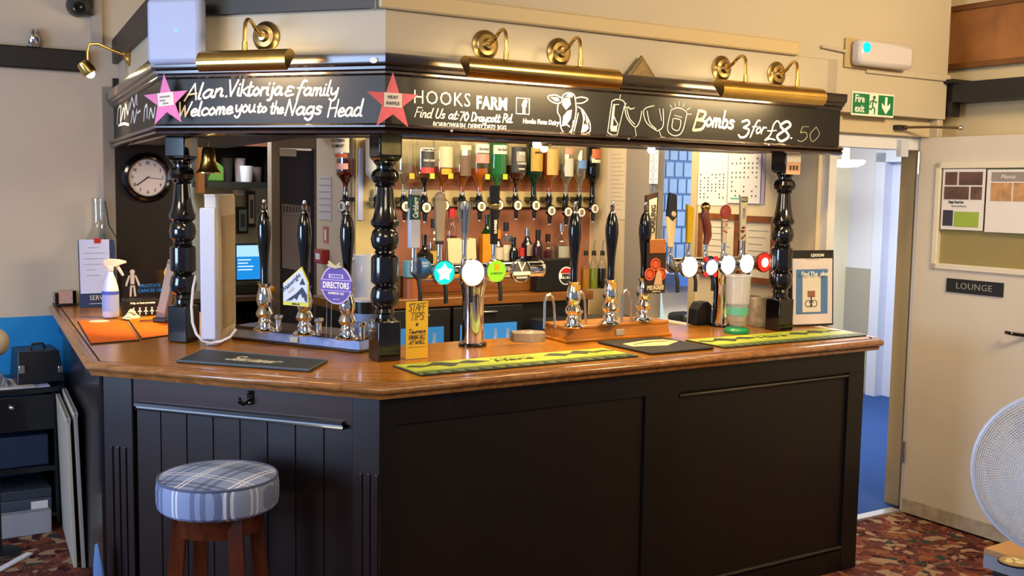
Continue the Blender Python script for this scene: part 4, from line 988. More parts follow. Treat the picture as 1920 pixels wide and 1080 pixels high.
# black drip mat with script
q = [onc(FL, *k) for k in ((330, 680), (581, 698), (615, 679), (380, 659))]
o_ = sum(q, Vector())/4
sm1 = thing('rubber_drip_mat', FL @ TR(o_.x, o_.y, CT), 'dark slate drip mat with white script on the angled counter', 'bar mat')
poly = [(k.x-o_.x, k.y-o_.y) for k in q]
MB().prism(poly, 0, .008).build('mat_body', P('mat_slate', '#232b2e', .55, noise=.1, scale=80), sm1, smooth=False, bevel=.003)
rim = MB()
for i in range(4):
    a, b = poly[i], poly[(i+1) % 4]; rim.tube([(a[0]*.985, a[1]*.97, .008), (b[0]*.985, b[1]*.97, .008)], .003, 6)
rim.build('mat_rim', P('mat_rim', '#4a5a66', .5), sm1)
mb = MB(); tmp = script_mb('Seamoor', 0, 0, .085, .011, 0, .22, 0, .3)
SL = TR(-.10, -.04, .0085) @ RZ(-.02) @ Matrix(((1, 0, 0, 0), (0, 0, 1, 0), (0, 1, 0, 0), (0, 0, 0, 1)))
mb.add(tmp.v, tmp.f, SL); mb.build('painted_script', P('mat_script', '#c9c2ac', .6), sm1, smooth=False)

# ================================================================== HAND PUMPS
def pump_parts(t, M, handle_h=.26, lean=0):
    b = MB().lathe([(0, 0), (.046, 0), (.048, .006), (.04, .014), (.028, .02), (.026, .028), (.032, .036), (.026, .044), (.024, .055), (.032, .064), (.036, .075), (.03, .09), (.024, .10), (.03, .115), (.034, .135), (.028, .165), (.022, .185), (.027, .198), (.029, .202), (0, .204)], 28).build('chrome_barrel', CHROME, t, M)
    h_ = MB().lathe([(0, .2), (.016, .2), (.0165, .235), (.016, .25), (.018, .30), (.025, .36), (.030, .41), (.0295, .44), (.024, .475), (.015, .50), (0, .502)], 24).build('black_handle', BLACKG, t, M @ RX(lean))
    MB().lathe([(.015, .498), (.013, .507), (.008, .512), (.01, .522), (.012, .53), (.006, .534), (.008, .542), (.006, .55), (0, .552)], 16).build('chrome_finial', CHROME, h_)
    MB().lathe([(0, 0), (.012, 0), (.012, .05), (.02, .06), (.02, .07), (0, .072)], 14).build('side_valve', CHROME, b, TR(.05, .03, 0) @ RZ(.4))
    return b, h_
def pump_base(F, corners, h, front, topm, label, plate=True):
    q = [on_z(F, *k, CT) for k in corners]       # front left, front right on the counter
    o_ = (q[0]+q[1])/2; L__ = (q[1]-q[0]).length; D_ = .2
    ang = math.atan2((q[1]-q[0]).y, (q[1]-q[0]).x)
    t = thing('hand_pump_stand', F @ TR(o_.x, o_.y, CT) @ RZ(ang), label, 'pump stand', 'hand pump stands')
    x = L__/2
    MB().add([(-x, 0, 0), (x, 0, 0), (x, D_, 0), (-x, D_, 0), (-x+.012, .012, h), (x-.012, .012, h), (x-.012, D_-.012, h), (-x+.012, D_-.012, h)], [(0, 1, 5, 4), (1, 2, 6, 5), (2, 3, 7, 6), (3, 0, 4, 7), (4, 5, 6, 7), (3, 2, 1, 0)]).build('plinth', front, t, smooth=False)
    MB().box(-x+.006, x-.006, .006, D_-.006, h-.004, h+.012).build('top_board', topm, t, bevel=.004)
    MB().box(-x-.006, x+.006, -.006, D_, 0, .012).build('bottom_moulding', topm, t, bevel=.003)
    if plate: MB().box(-.022, .022, -.003, .012, h*.3, h*.75).build('name_plate', P('plate_silver', '#cfc6b4', .3, .5), t, RX(0), bevel=.001)
    return t, x, D_, h
ps1, X1, D1, H1 = pump_base(FL, ((437, 636), (674, 662)), .05, P('pump_blue_steel', '#9aa6cc', .25, .6, noise=.2, scale=20), wood('pump_dark_wood', '#24160f', '#3a2416', .3, .3), 'silver-fronted dark pump stand with three black-handled pumps')
def put_pumps(t, X, D, H, F, pxs, lean=0):
    I = t.matrix_world.inverted(); r = []
    for px, py in pxs:
        Fm = t.matrix_world; v = on_z(Fm, px, py, H+.012)
        r.append((v.x, v.y, pump_parts(t, TR(v.x, v.y, H+.012), lean=lean)))
    return r
u1 = put_pumps(ps1, X1, D1, H1, FL, ((496, 621), (571, 628), (651, 636)))
# pump clips hang on their pumps as things of their own
def clip_at(t, x, y, z, nm, label):
    return thing(nm, t.matrix_world @ TR(x, y, z), label, 'pump clip', 'clips on the hand pumps')
x, y, _ = u1[1]
wc = clip_at(ps1, x, y-.05, H1+.205, 'pump_clip', 'white house-shaped pump clip with yellow edge and a mountain')
hs = [(-.066, -.068), (.066, -.068), (.066, .028), (.03, .092), (-.066, .02)]
MB().plate(hs, -.004, .002).build('clip_edge', P('clip_yellow', '#ddd44c', .4), wc, smooth=False)
MB().plate([(-.062, -.052), (.062, -.052), (.062, .026), (.029, .085), (-.062, .018)], -.006, -.004).build('clip_face', P('clip_white', '#cfd8ee', .4), wc, smooth=False)
mt = MB(); MTN = P('clip_ink_blue', '#2b3350', .5)
mt.plate([(-.05, -.05), (-.02, -.032), (.0, -.02), (.02, -.004), (.034, .01), (.042, .004), (.06, -.02), (.06, -.05), (.05, -.046), (.044, -.03), (.036, -.034), (.03, -.016), (.018, -.024), (.008, -.044), (-.006, -.036), (-.02, -.046)], -.0072, -.006)
mt.plate([(.022, .02), (.052, .02), (.037, .048)], -.0072, -.006)
mt.build('mountain_print', MTN, wc, smooth=False)
text('writing', 'Wainwright', .026, MTN, wc, -.022, -.0065, .024, rot=math.radians(38), sx=.95, shear=.1, offset=.0004)
text('writing', 'GOLD', .014, P('clip_gold', '#b09a4a', .5), wc, -.02, -.0065, -.005, rot=math.radians(38))
text('writing', 'AMBER ALE', .008, INK, wc, 0, -.005, -.061, offset=.0003)
x, y, _ = u1[2]
dc = clip_at(ps1, x-.005, y-.058, H1+.235, 'pump_clip', 'round purple pump clip with white lettering and a pale bow')
MB().lathe([(0, 0), (.077, 0), (.077, .005), (0, .005)], 40, RX(PI/2)).build('clip_rim', P('clip_lilac', '#c9b5e0', .4), dc)
MB().lathe([(0, .0), (.071, .0), (.071, .0065), (0, .0065)], 40, RX(PI/2)).build('clip_face', P('clip_purple', '#5d3f9e', .4), dc)
box('name_band', (-.077, .077, -.008, -.004, -.022, .018), P('clip_purple2', '#6a4aad', .4), dc)
box('band_edge', (-.078, .078, -.0075, -.004, .018, .0205), MATS['clip_lilac'], dc); box('band_edge', (-.078, .078, -.0075, -.004, -.0245, -.022), MATS['clip_lilac'], dc)
text('writing', 'DIRECTORS', .034, CHALK, dc, 0, -.0085, -.003, offset=.001, sx=.72)
box('scroll', (-.036, .036, -.008, -.006, .026, .042), MATS['clip_lilac'], dc); text('writing', 'COURAGE', .012, MATS['clip_purple'], dc, 0, -.0085, .034, offset=.0004)
text('writing', 'SUPERIOR ALE', .012, CHALK, dc, 0, -.007, -.034, offset=.0004); text('writing', '4.8% VOL', .008, CHALK, dc, 0, -.007, -.058)
bw = MB(); bw.tube([(0, -.012, .07), (-.03, -.014, .09), (-.034, -.014, .078), (0, -.012, .068), (.03, -.014, .088), (.034, -.014, .074), (0, -.012, .068)], .006, 8)
bw.build('bow', P('bow_cream', '#c9bda0', .8), dc)
for dx in (-.052, -.03, .056): MB().tube([(dx, .004, -.05), (dx*1.15, .004, -.215)], .0018, 6).build('wire_leg', CHROME, dc)

OR = wood('orange_wood', '#9c5a0e', '#c07a18', .25, .5, (2, 24, 24))
ps2, X2, D2_, H2 = pump_base(FR, ((1062, 643), (1257, 629)), .06, OR, OR, 'orange wooden pump stand with three black-handled pumps')
u2 = put_pumps(ps2, X2, D2_, H2, FR, ((1074, 614), (1143, 608), (1205, 602)))
for x, y, (b_, h_) in u2[:2]:
    MB().box(-.012, .012, -.028, -.024, .15, .19).build('gold_badge', P('badge_gold', '#d8a53c', .35, .3), b_, bevel=.001)
for dx, dy in ((-.115, .03), (.085, .12), (.34, .12)):
    v = (u2[0][0]+dx, u2[0][1]+dy*.6)
    MB().tube([(-.022, 0, 0), (-.022, 0, .12), (-.012, 0, .142), (.004, 0, .148), (.018, 0, .135), (.026, 0, .1), (.034, 0, .0)], .0058, 8).build('spout_hook', STEEL, ps2, TR(v[0], v[1], H2+.012))
x, y, _ = u2[2]
pc3 = clip_at(ps2, x+.02, y-.056, H2+.205, 'pump_clip', 'dark pump clip with three orange circles and cream lettering')
MB().plate([(-.062, -.058), (.058, -.058), (.058, .13), (.03, .175), (-.052, .175), (-.05, .02)], -.004, .002).build('clip_back', P('clip_brown', '#2a1812', .4), pc3, smooth=False)
MB().box(-.04, .052, -.009, -.003, .125, .19).build('amber_panel', P('clip_amber', '#a8622c', .35), pc3, bevel=.006)
cz = MB()
for cx_, cz_ in ((-.004, .075), (-.035, .03), (.03, .03)): cz.lathe([(.022, 0), (.029, 0), (.029, .004), (.022, .004)], 20, TR(cx_, -.004, cz_) @ RX(PI/2)); cz.lathe([(0, 0), (.018, 0), (.018, .003), (0, .003)], 16, TR(cx_, -.004, cz_) @ RX(PI/2))
cz.build('hop_circles', P('clip_orange', '#d2552a', .4), pc3)
MB().plate([(-.012, -.02), (.036, -.02), (.03, .03), (.016, .05), (.0, .03)], -.010, -.007).build('drayman_print', P('clip_tan', '#c9a17a', .5), pc3, smooth=False)
text('writing', 'PEDIGREE', .026, P('clip_cream', '#d9c7a0', .5), pc3, -.002, -.0085, -.033, offset=.001, sx=.86)
text('writing', 'AMBER ALE', .010, MATS['clip_cream'], pc3, .004, -.006, -.05, offset=.0003)

# ================================================================== BAR RUNNERS AND MATS ON THE LONG SIDE
def runner(corners, label, motif):
    q = [on_z(FR, *k, CT) for k in corners]      # front left, front right, back right, back left
    o_ = sum(q, Vector())/4; yf = min(q[0].y, q[1].y); L__ = ((q[1]-q[0]).length+(q[2]-q[3]).length)/2; D_ = ((q[3]-q[0]).length+(q[2]-q[1]).length)/2
    L__ = min(L__, .99)
    t = thing('bar_runner', FR @ TR(o_.x, o_.y, CT), label, 'bar runner', 'green bar runners')
    x, y = L__/2, D_/2
    MB().box(-x, x, -y, y, 0, .004).build('rubber_back', P('runner_rubber', '#11140f', .6), t, smooth=False)
    n = 17; st = L__/n; pts = [(-x, y), (-x, -y+.004)]
    for i in range(n):
        a = -x+i*st
        pts += [(a+st*.16, -y+.003), (a+st*.5, -y+.05), (a+st*.84, -y+.003)]
    pts += [(x, -y+.004), (x, y)]
    MB().prism(pts, .004, .0052).build('green_border', P('runner_green', '#5d6f3c', .6, noise=.25, scale=14), t, smooth=False)
    MB().box(-x+.01, x-.01, -y+.07, y-.006, .0052, .0060).build('field_print', P('runner_field', motif, .55, noise=.18, scale=7), t, smooth=False)
    rnd = random.Random(len(label))
    for cx_, sgn in ((-.62, 1), (.62, -1)):
        pr = MB(); top_, bot_ = [], []
        for k in range(13):
            u = x*cx_-.17+.34*k/12; h_ = (.03+.028*math.sin(k*1.3+sgn))*math.sin(PI*k/12)**.5
            top_.append((u, .045+h_)); bot_.append((u+.02, .035-h_*.9*abs(math.sin(k*.9))))
        pr.prism(bot_+top_[::-1], .006, .0066)
        pr.build('leaf_print', P('runner_dark', '#3c4034', .6, noise=.2, scale=20), t, smooth=False)
    for k in range(9): box('small_print', (-.10+k*.022, -.086+k*.022, .064, .072, .006, .0066), P('runner_ink', '#2b2c20', .6), t)
    text('writing', 'Hare', .06, P('runner_ink', '#2b2c20', .6), t, -.02, .025, .0066, flat=True, sx=1.5, shear=.2, offset=.001)
    return t
runner(((783, 708), (1190, 668), (1140, 655), (742, 685)), 'lime green bar runner with zigzag front edge nearest the corner post', '#b3c23f')
runner(((1352, 653), (1624, 631), (1556, 618), (1285, 638)), 'dark green bar runner with zigzag front edge at the doorway end', '#8fae3e')
q = [on_z(FR, *k, CT) for k in ((1212, 668), (1325, 655), (1250, 632), (1125, 645))]
o_ = sum(q, Vector())/4
bk_ = thing('drip_mat', FR @ TR(o_.x, o_.y, CT), 'square black rubber drip mat between the two green runners', 'bar mat')
MB().box(-.175, .175, -.185, .185, 0, .011).build('mat_body', P('mat_black', '#1a1714', .5, noise=.12, scale=90), bk_, bevel=.004)
MB().prism([(-.14, -.02), (-.13, .06), (.02, .10), (.12, .09), (.15, .02), (.02, -.06)], .011, .0118).build('cream_emblem', P('emblem_cream', '#d8cb92', .6), bk_, smooth=False)
wl_ = MB()
ribbon(wl_, [(-.1, .02), (.02, .05), (.11, .04)], .008, 0); mb = MB(); mb.add(wl_.v, wl_.f, TR(0, 0, .0122) @ Matrix(((1, 0, 0, 0), (0, 0, 1, 0), (0, 1, 0, 0), (0, 0, 0, 1)))); mb.build('emblem_line', INK, bk_, smooth=False)
# stack of hexagonal beer mats by the pump stand
q = on_z(FR, 1000, 636, CT)
hx = thing('beer_mat_stack', FR @ TR(q.x-.035, q.y-.005, CT), 'low stack of grey cut-corner beer mats left of the orange pump stand', 'beer mats')
hp = [(-.085, -.02), (-.03, -.075), (.05, -.07), (.085, 0), (.05, .06), (-.05, .065)]
st_ = MB()
for k in range(5): st_.prism([(a*(1-.006*(k % 2)), b) for a, b in hp], k*.007, k*.007+.006)
st_.build('mat_stack', P('mat_grey', '#a49c8f', .6), hx, smooth=False)
MB().prism(hp, .0345, .036).build('printed_top', P('mat_top', '#85796a', .6), hx, smooth=False)
MB().lathe([(0, 0), (.026, 0), (.026, .001), (0, .001)], 20, TR(0, 0, .036)).build('white_disc', CHALK, hx); MB().prism([(-.024, -.006), (.012, -.01), (.022, .012), (-.01, .02)], .037, .0376).build('red_mark', RED, hx, smooth=False)
# staff tips note on the corner post
sn_o = post_m.matrix_world @ RZ(math.atan2(UR.y, UR.x)) @ Vector((.048, -.05, 0))
q = on_y(FR, 782, 620, .44)
tn = thing('tips_note', FR @ TR(q.x, .44, CT+.002), 'yellow handwritten staff tips card leaning on the corner post', 'note')
tip_h = on_y(FR, 782, 566, .44).z-CT; tip_w = (on_y(FR, 803, 620, .44)-on_y(FR, 762, 620, .44)).x
YEL = P('note_yellow', '#e3b52a', .6)
box('card', (-tip_w/2, tip_w/2, 0, .004, 0, tip_h), YEL, tn)
for s_, zf, hh, wf in (('STAFF', .83, .030, .78), ('TIPS', .67, .030, .62), ('&', .575, .014, .12), ('Tournics', .44, .017, .78), ('FROM ALL', .335, .014, .76), ('AT WALL', .25, .014, .72)):
    width = tip_w*wf
    script_mb(s_, -width/2, tip_h*zf, hh, .003, -.001, width, .02, .08).build('handwriting', INK, tn, smooth=False)
box('rule', (-tip_w*.4, tip_w*.42, -.001, 0, tip_h*.41, tip_h*.415), INK, tn); box('rule', (-tip_w*.4, tip_w*.42, -.001, 0, tip_h*.20, tip_h*.205), INK, tn)
# collection tub with blue label behind the corner post
q = on_z(FR, 716, 640, CT)
tb = thing('tips_tub', FR @ TR(q.x-.03, q.y+.10, CT), 'clear tub with pale blue label half hidden behind the corner post', 'tub')
MB().lathe([(0, 0), (.055, 0), (.066, .17), (.066, .175), (.063, .175), (.053, .004), (0, .004)], 28).build('tub_body', P('tub_dark', '#16130f', .3), tb)
MB().lathe([(.0585, .04), (.063, .125)], 28).build('label', P('tub_label', '#8ea3cf', .5), tb)
MB().lathe([(.064, .168), (.07, .17), (.07, .178), (.062, .178)], 28).build('rim', WHITEPL, tb)

# ================================================================== BEER FONTS
def tap_handle(parent_M, nm, label, shape, z0=0):
    return thing(nm, parent_M @ TR(0, 0, z0), label, 'tap handle')
def font_col(F, base_px, bar_z, x0, x1, label):
    q = on_z(F, *base_px, CT)
    t = thing('beer_font', F @ TR(q.x, q.y, CT), label, 'beer font', 'chrome beer fonts')
    zc = bar_z-CT
    MB().lathe([(0, 0), (.062, 0), (.062, .008), (.055, .012), (.0, .012)], 28).build('foot_ring', BLACKG, t)
    MB().lathe([(.047, .01), (.047, zc-.11), (.052, zc-.08), (.062, zc-.03), (.062, zc)], 32).build('column', CHROME, t)
    MB().tube([(x0, 0, zc), (x1, 0, zc)], .036, 24).build('cross_tube', CHROME, t)
    MB().lathe([(0, 0), (.037, 0), (.037, .012), (0, .016)], 24, TR(x0, 0, zc) @ RY(-PI/2)).build('end_cap', STEEL, t)
    MB().lathe([(0, 0), (.037, 0), (.037, .012), (0, .016)], 24, TR(x1, 0, zc) @ RY(PI/2)).build('end_cap', STEEL, t)
    return t, q, zc
def lens(t, F, q, zc, px, py, r, mat, rimmat=CHROME, yy=-.11, extra=None):
    v = on_y(F, px, py, q.y+yy); lx, lz = v.x-q.x, v.z-CT
    MB().tube([(lx, -.02, zc), (lx, yy+.02, lz)], .012, 12).build('lens_arm', CHROME, t)
    rimo = MB().lathe([(0, -.02), (r*.75, -.02), (r, -.008), (r, .006), (r*.92, .010), (r*.9, .002), (0, .002)], 36, TR(lx, yy, lz) @ RX(PI/2)).build('lens_rim', rimmat, t)
    MB().lathe([(r*.9, .003), (r*.6, .009), (0, .011)], 36, TR(lx, yy, lz) @ RX(PI/2)).build('badge_lens', mat, rimo)
    return lx, lz, rimo
def tap(t, F, q, zc, px, py0, yy=-.05):
    """the chrome tap on the tube; returns where its handle stands (local x, z)"""
    v = on_y(F, px, py0, q.y+yy)
    lx = v.x-q.x; top_ = v.z-CT
    MB().lathe([(0, 0), (.015, 0), (.018, .02), (.013, .035), (.016, .045), (.011, .06), (.011, max(.07, top_-zc))], 16, TR(lx, yy, zc)).build('tap_stem', CHROME, t)
    MB().tube([(lx, yy, zc), (lx, yy-.045, zc-.02), (lx, yy-.06, zc-.07), (lx, yy-.06, zc-.12)], .009, 10).build('tap_nozzle', BLACKM, t)
    return lx, top_
def H_thing(t, lx, z, yy, label):
    return thing('tap_handle', t.matrix_world @ TR(lx, yy, z), label, 'tap handle', 'tap handles on the beer fonts')
barz = on_y(FR, 900, 508, .66).z
f1, q1, z1 = font_col(FR, (886, 647), barz, on_y(FR, 792, 512, .66).x-on_z(FR, 886, 647, CT).x, on_y(FR, 1012, 500, .66).x-on_z(FR, 886, 647, CT).x, 'chrome beer font with round lit badges left of the orange pump stand')
lx, lz, ro = lens(f1, FR, q1, z1, 831, 511, .052, LENST)
MB().plate([(lx+(.038 if i % 2 == 0 else .022)*math.cos(PI/2+i*PI/5), lz+(.038 if i % 2 == 0 else .022)*math.sin(PI/2+i*PI/5)) for i in range(10)], -.1225, -.119).build('white_star', LENSW, ro, smooth=False)
lens(f1, FR, q1, z1, 885, 511, .058, LENSW)
lx, lz, ro = lens(f1, FR, q1, z1, 929, 508, .050, LENSL)
box('yellow_mark', (lx-.012, lx+.012, -.124, -.120, lz+.002, lz+.03), P('mark_yellow', '#d8b400', .5), ro); text('writing', 'SOMERSBY', .013, P('mark_green', '#4a8a10', .5), ro, lx, -.121, lz-.01, offset=.0003)
lx, lz, ro = lens(f1, FR, q1, z1, 976, 508, .050, P('guinness_grey', '#57534f', .3))
vm = MB(); ribbon(vm, [(lx-.016, lz+.036), (lx, lz+.004)], .012, -.122); ribbon(vm, [(lx, lz+.004), (lx+.016, lz+.036)], .008, -.122); vm.build('letter_mark', CHALK, ro, smooth=False)
box('white_band', (lx-.043, lx+.043, -.122, -.118, lz-.018, lz-.002), CHALK, ro); text('writing', 'GUINNESS', .012, CHALK, ro, lx, -.121, lz-.028, offset=.0004)
# the side badge by the post
v = on_y(FR, 781, 503, q1.y-.02)
MB().lathe([(0, 0), (.045, 0), (.045, .03), (.03, .05), (0, .05)], 24, TR(v.x-q1.x, -.03, v.z-CT) @ RY(PI/2)).build('side_badge', P('badge_blue', '#3f78b8', .3), f1)
# left font handles
lx, zt = tap(f1, FR, q1, z1, 776, 466)
hh = H_thing(f1, lx, zt, -.05, 'white and dark green upright tap handle beside the corner post')
MB().box(-.024, .024, -.014, .014, .0, .17).build('white_blade', P('handle_white', '#c6cce0', .35), hh, bevel=.006)
MB().box(-.024, .024, -.0145, .0145, .115, .215).build('green_panel', P('carl_green', '#13463d', .35), hh, bevel=.004)
text('writing', 'Carlsberg', .034, CHALK, hh, 0, -.016, .165, R=UPRIGHT @ RZ(PI/2), sx=.62, shear=.2, offset=.001)
MB().box(-.024, .024, -.014, .014, .215, .245).build('silver_top', STEEL, hh, bevel=.004)
lx, zt = tap(f1, FR, q1, z1, 824, 458)
hh = H_thing(f1, lx, zt, -.05, 'tapered cream tap handle above the teal badge')
MB().add(*(lambda a: (a.v, a.f))(MB().prism([(-.015, -.01), (.015, -.01), (.015, .01), (-.015, .01)], .0, .18, None, [(-.026, -.013), (.026, -.013), (.026, .013), (-.026, .013)]))).build('cream_blade', P('handle_cream', '#bfae90', .4), hh, smooth=False, bevel=.004)
MB().box(-.016, .016, -.011, .011, 0, .016).build('grey_collar', P('collar_grey', '#3b3b3a', .4), hh, bevel=.003)
MB().ball(.026, TR(0, 0, .19) @ Matrix.Diagonal((1, .5, 1, 1)), 16).build('rounded_top', P('handle_tan', '#b5a083', .4), hh)
lx, zt = tap(f1, FR, q1, z1, 871, 450)
hh = H_thing(f1, lx, zt, -.05, 'clear glass tumbler-shaped tap handle above the white badge')
MB().lathe([(0, 0), (.016, 0), (.02, .02), (.024, .08), (.034, .155), (.035, .16), (.03, .16), (.02, .08), (.014, .03), (0, .03)], 24).build('glass_handle', glass('handle_glass', (.82, .85, .88), .25), hh)
MB().lathe([(.0, 0), (.008, 0), (.008, .14), (0, .14)], 12).build('core_rod', STEEL, hh)
lx, zt = tap(f1, FR, q1, z1, 926, 458)
hh = H_thing(f1, lx, zt, -.05, 'black slim tap handle with gold band above the lime badge')
MB().prism([(-.014, -.01), (.014, -.01), (.014, .01), (-.014, .01)], .0, .15, None, [(-.016, -.012), (.016, -.012), (.016, .012), (-.016, .012)]).build('black_blade', P('handle_black', '#15171c', .25), hh, smooth=False, bevel=.003)
MB().box(-.018, .018, -.013, .013, .15, .172).build('gold_band', BRASS, hh, bevel=.003)
MB().prism([(-.018, -.012), (.018, -.012), (.018, .012), (-.018, .012)], .172, .25, None, [(-.021, -.012), (.021, -.012), (.021, .012), (-.021, .012)]).build('black_head', MATS['handle_black'], hh, smooth=False, bevel=.003)
text('writing', 'GUINNESS', .018, CHALK, hh, 0, -.0125, .075, R=UPRIGHT @ RZ(PI/2), sx=.7, offset=.0005)

barz2 = on_y(FR, 1360, 494, .70).z
b2x = on_z(FR, 1353, 611, CT).x
f2, q2, z2 = font_col(FR, (1353, 611), barz2, on_y(FR, 1262, 496, .68).x-b2x, on_y(FR, 1448, 490, .68).x-b2x, 'slim chrome beer font with white and red lit badges near the right post')
lens(f2, FR, q2, z2, 1291, 500, .053, LENSW)
lx, lz, ro = lens(f2, FR, q2, z2, 1330, 499, .050, P('badge_navy', '#2c3f7c', .35))
MB().lathe([(0, .012), (.024, .010), (.038, 0)], 28, TR(lx+.006, -.116, lz-.004) @ RX(PI/2)).build('white_centre', LENSW, ro)
pt = MB()
for a, b in ((-.03, .034), (.034, .036), (-.03, -.04), (.03, -.042)): pt.lathe([(0, 0), (.014, 0), (.012, .008), (0, .008)], 12, TR(lx+a, -.116, lz+b) @ RX(PI/2))
pt.build('red_petals', P('petal_red', '#c02838', .4), ro)
lens(f2, FR, q2, z2, 1363, 496, .050, LENSW)
lens(f2, FR, q2, z2, 1398, 494, .050, LENSW)
lx, lz, ro = lens(f2, FR, q2, z2, 1432, 492, .050, LENSR, P('rim_red', '#a0201c', .3))
MB().lathe([(0, .008), (.018, .006), (.026, 0)], 24, TR(lx, -.118, lz) @ RX(PI/2)).build('glowing_centre', emis('lens_hot', '#ffd9a0', 2.6), ro)
lx, zt = tap(f2, FR, q2, z2, 1220, 460)
hh = H_thing(f2, lx, zt, -.05, 'tall dark and cream slanted-top tap handle farthest left on the right font')
MB().plate([(-.026, 0), (.026, 0), (.034, .25), (-.034, .235)], -.006, .014).build('dark_back', P('carl_dark', '#2b1d18', .35), hh, smooth=False)
MB().plate([(-.014, .0), (.016, 0), (.022, .225), (-.022, .212)], -.011, -.006).build('cream_face', P('carl_cream', '#d8c6a4', .4), hh, smooth=False)
text('writing', 'CARLING', .040, INK, hh, .001, -.013, .125, R=UPRIGHT @ RZ(PI/2-.03), sx=.8, offset=.0012)
lx, zt = tap(f2, FR, q2, z2, 1257, 464)
hh = H_thing(f2, lx, zt, -.05, 'cream paddle tap handle with dark navy top')
MB().prism([(-.014, -.008), (.014, -.008), (.014, .008), (-.014, .008)], .0, .15, None, [(-.028, -.01), (.028, -.01), (.028, .01), (-.028, .01)]).build('cream_blade', P('handle_cream2', '#d6bf9a', .4), hh, smooth=False, bevel=.004)
MB().plate([(-.028, .148), (0, .125), (.028, .148), (.024, .25), (-.014, .262), (-.02, .24)], -.012, .012).build('navy_head', P('handle_navy', '#161a2e', .35), hh, smooth=False, bevel=.004)
MB().lathe([(0, 0), (.014, 0), (.012, .005), (0, .006)], 16, TR(.004, -.012, .16) @ RX(PI/2)).build('round_badge', P('badge_pale', '#d8c0a8', .4), hh)
lx, zt = tap(f2, FR, q2, z2, 1291, 456)
hh = H_thing(f2, lx, zt, -.05, 'bright yellow slanted tap handle')
MB().plate([(-.014, 0), (.016, 0), (.024, .17), (-.02, .19)], -.010, .010).build('yellow_blade', P('handle_yellow', '#dcb300', .35), hh, smooth=False, bevel=.005)
lx, zt = tap(f2, FR, q2, z2, 1323, 458)
hh = H_thing(f2, lx, zt, -.05, 'red-brown curved wooden tap handle with brass knob')
MB().tube([(0, 0, 0), (.012, 0, .04), (.004, 0, .09), (-.012, 0, .14), (-.008, 0, .165)], [.014, .02, .022, .021, .018], 16).build('curved_grip', P('grip_redbrown', '#7a3a24', .3, 0, .3), hh)
MB().ball(.024, TR(-.008, 0, .182), 18).build('brass_knob', BRASS, hh)
lx, zt = tap(f2, FR, q2, z2, 1357, 456)
hh = H_thing(f2, lx, zt, -.05, 'pale tap handle with red flecks and a round red rosette on top')
MB().prism([(-.013, -.008), (.013, -.008), (.013, .008), (-.013, .008)], .0, .12, None, [(-.018, -.008), (.018, -.008), (.018, .008), (-.018, .008)]).build('pale_blade', P('handle_pale', '#d9c9ae', .4), hh, smooth=False, bevel=.003)
fk = MB(); rnd = random.Random(5)
for k in range(16):
    x, z = rnd.uniform(-.013, .013), rnd.uniform(.045, .115); fk.box(x-.0025, x+.0025, -.0095, -.008, z-.003, z+.003)
fk.build('red_flecks', RED, hh, smooth=False)
MB().lathe([(0, 0), (.034, 0), (.036, .006), (.03, .012), (0, .014)], 28, TR(0, -.002, .155) @ RX(PI/2)).build('red_disc', P('disc_red', '#a4433a', .4, noise=.15, scale=60), hh)
lx, zt = tap(f2, FR, q2, z2, 1391, 452)
hh = H_thing(f2, lx, zt, -.05, 'tall cream tap handle with green heading and red spots nearest the right post')
MB().prism([(-.016, -.008), (.016, -.008), (.016, .008), (-.016, .008)], .0, .225, None, [(-.024, -.008), (.024, -.008), (.024, .008), (-.024, .008)]).build('cream_blade', P('handle_cream3', '#d8ccab', .4), hh, smooth=False, bevel=.004)
MB().box(-.02, .022, -.0095, -.008, .195, .22).build('green_heading', P('heading_green', '#31502e', .5), hh, smooth=False)
text('writing', 'INCH', .02, MATS['handle_cream3'], hh, 0, -.0105, .2075, offset=.0006)
fk = MB()
for k in range(9):
    x, z = rnd.uniform(-.012, .012), rnd.uniform(.01, .07); fk.lathe([(0, 0), (.006, 0), (.006, .0015), (0, .0015)], 10, TR(x, -.0085, z) @ RX(PI/2))
fk.build('red_spots', P('spot_brown', '#96321e', .5), hh)
text('writing', 'CIDER', .02, INKG, hh, 0, -.0098, .14, R=UPRIGHT @ RZ(PI/2), offset=.0003)

# ================================================================== RIGHT END OF THE COUNTER
q = on_z(FR, 1381, 624, CT)
gt = thing('collection_tumbler', FR @ TR(q.x, q.y, CT), 'clear stacked plastic tubs with green printing on a green foot', 'tub')
MB().lathe([(0, 0), (.058, 0), (.06, .014), (.05, .026), (.03, .03), (0, .03)], 28).build('green_foot', P('foot_green', '#128a54', .35), gt)
MB().lathe([(.03, .03), (.048, .06), (.052, .14), (.050, .14), (.046, .065), (.0, .045)], 28).build('lower_tub', glass('tub_clear', (.88, .92, .88), .1, .25), gt)
MB().lathe([(.0, .05), (.046, .062), (.047, .076), (0, .076)], 24).build('coins', P('coins_bronze', '#b98a4a', .4, .3, noise=.3, scale=90), gt)
MB().lathe([(.05, .14), (.058, .142), (.060, .27), (.063, .272), (.063, .28), (.058, .28), (.055, .15), (.0, .145)], 28).build('upper_tub', glass('tub_milky', (.90, .88, .85), .1, .35), gt)
MB().lathe([(.053, .09), (.053, .125)], 28).build('green_print', P('print_green', '#5aa98a', .5), gt)
q = on_z(FR, 1432, 613, CT)
mg = thing('pattern_jar', FR @ TR(q.x+.02, q.y+.05, CT), 'cream jar with grey mottled pattern beside the right post', 'jar')
MB().lathe([(0, 0), (.066, 0), (.07, .01), (.07, .135), (.073, .14), (.073, .15), (.066, .15), (.064, .02), (0, .015)], 30).build('jar_body', P('jar_mottled', '#b9ad8b', .45, noise=.45, scale=22), mg)
q = on_z(FR, 1330, 612, CT)
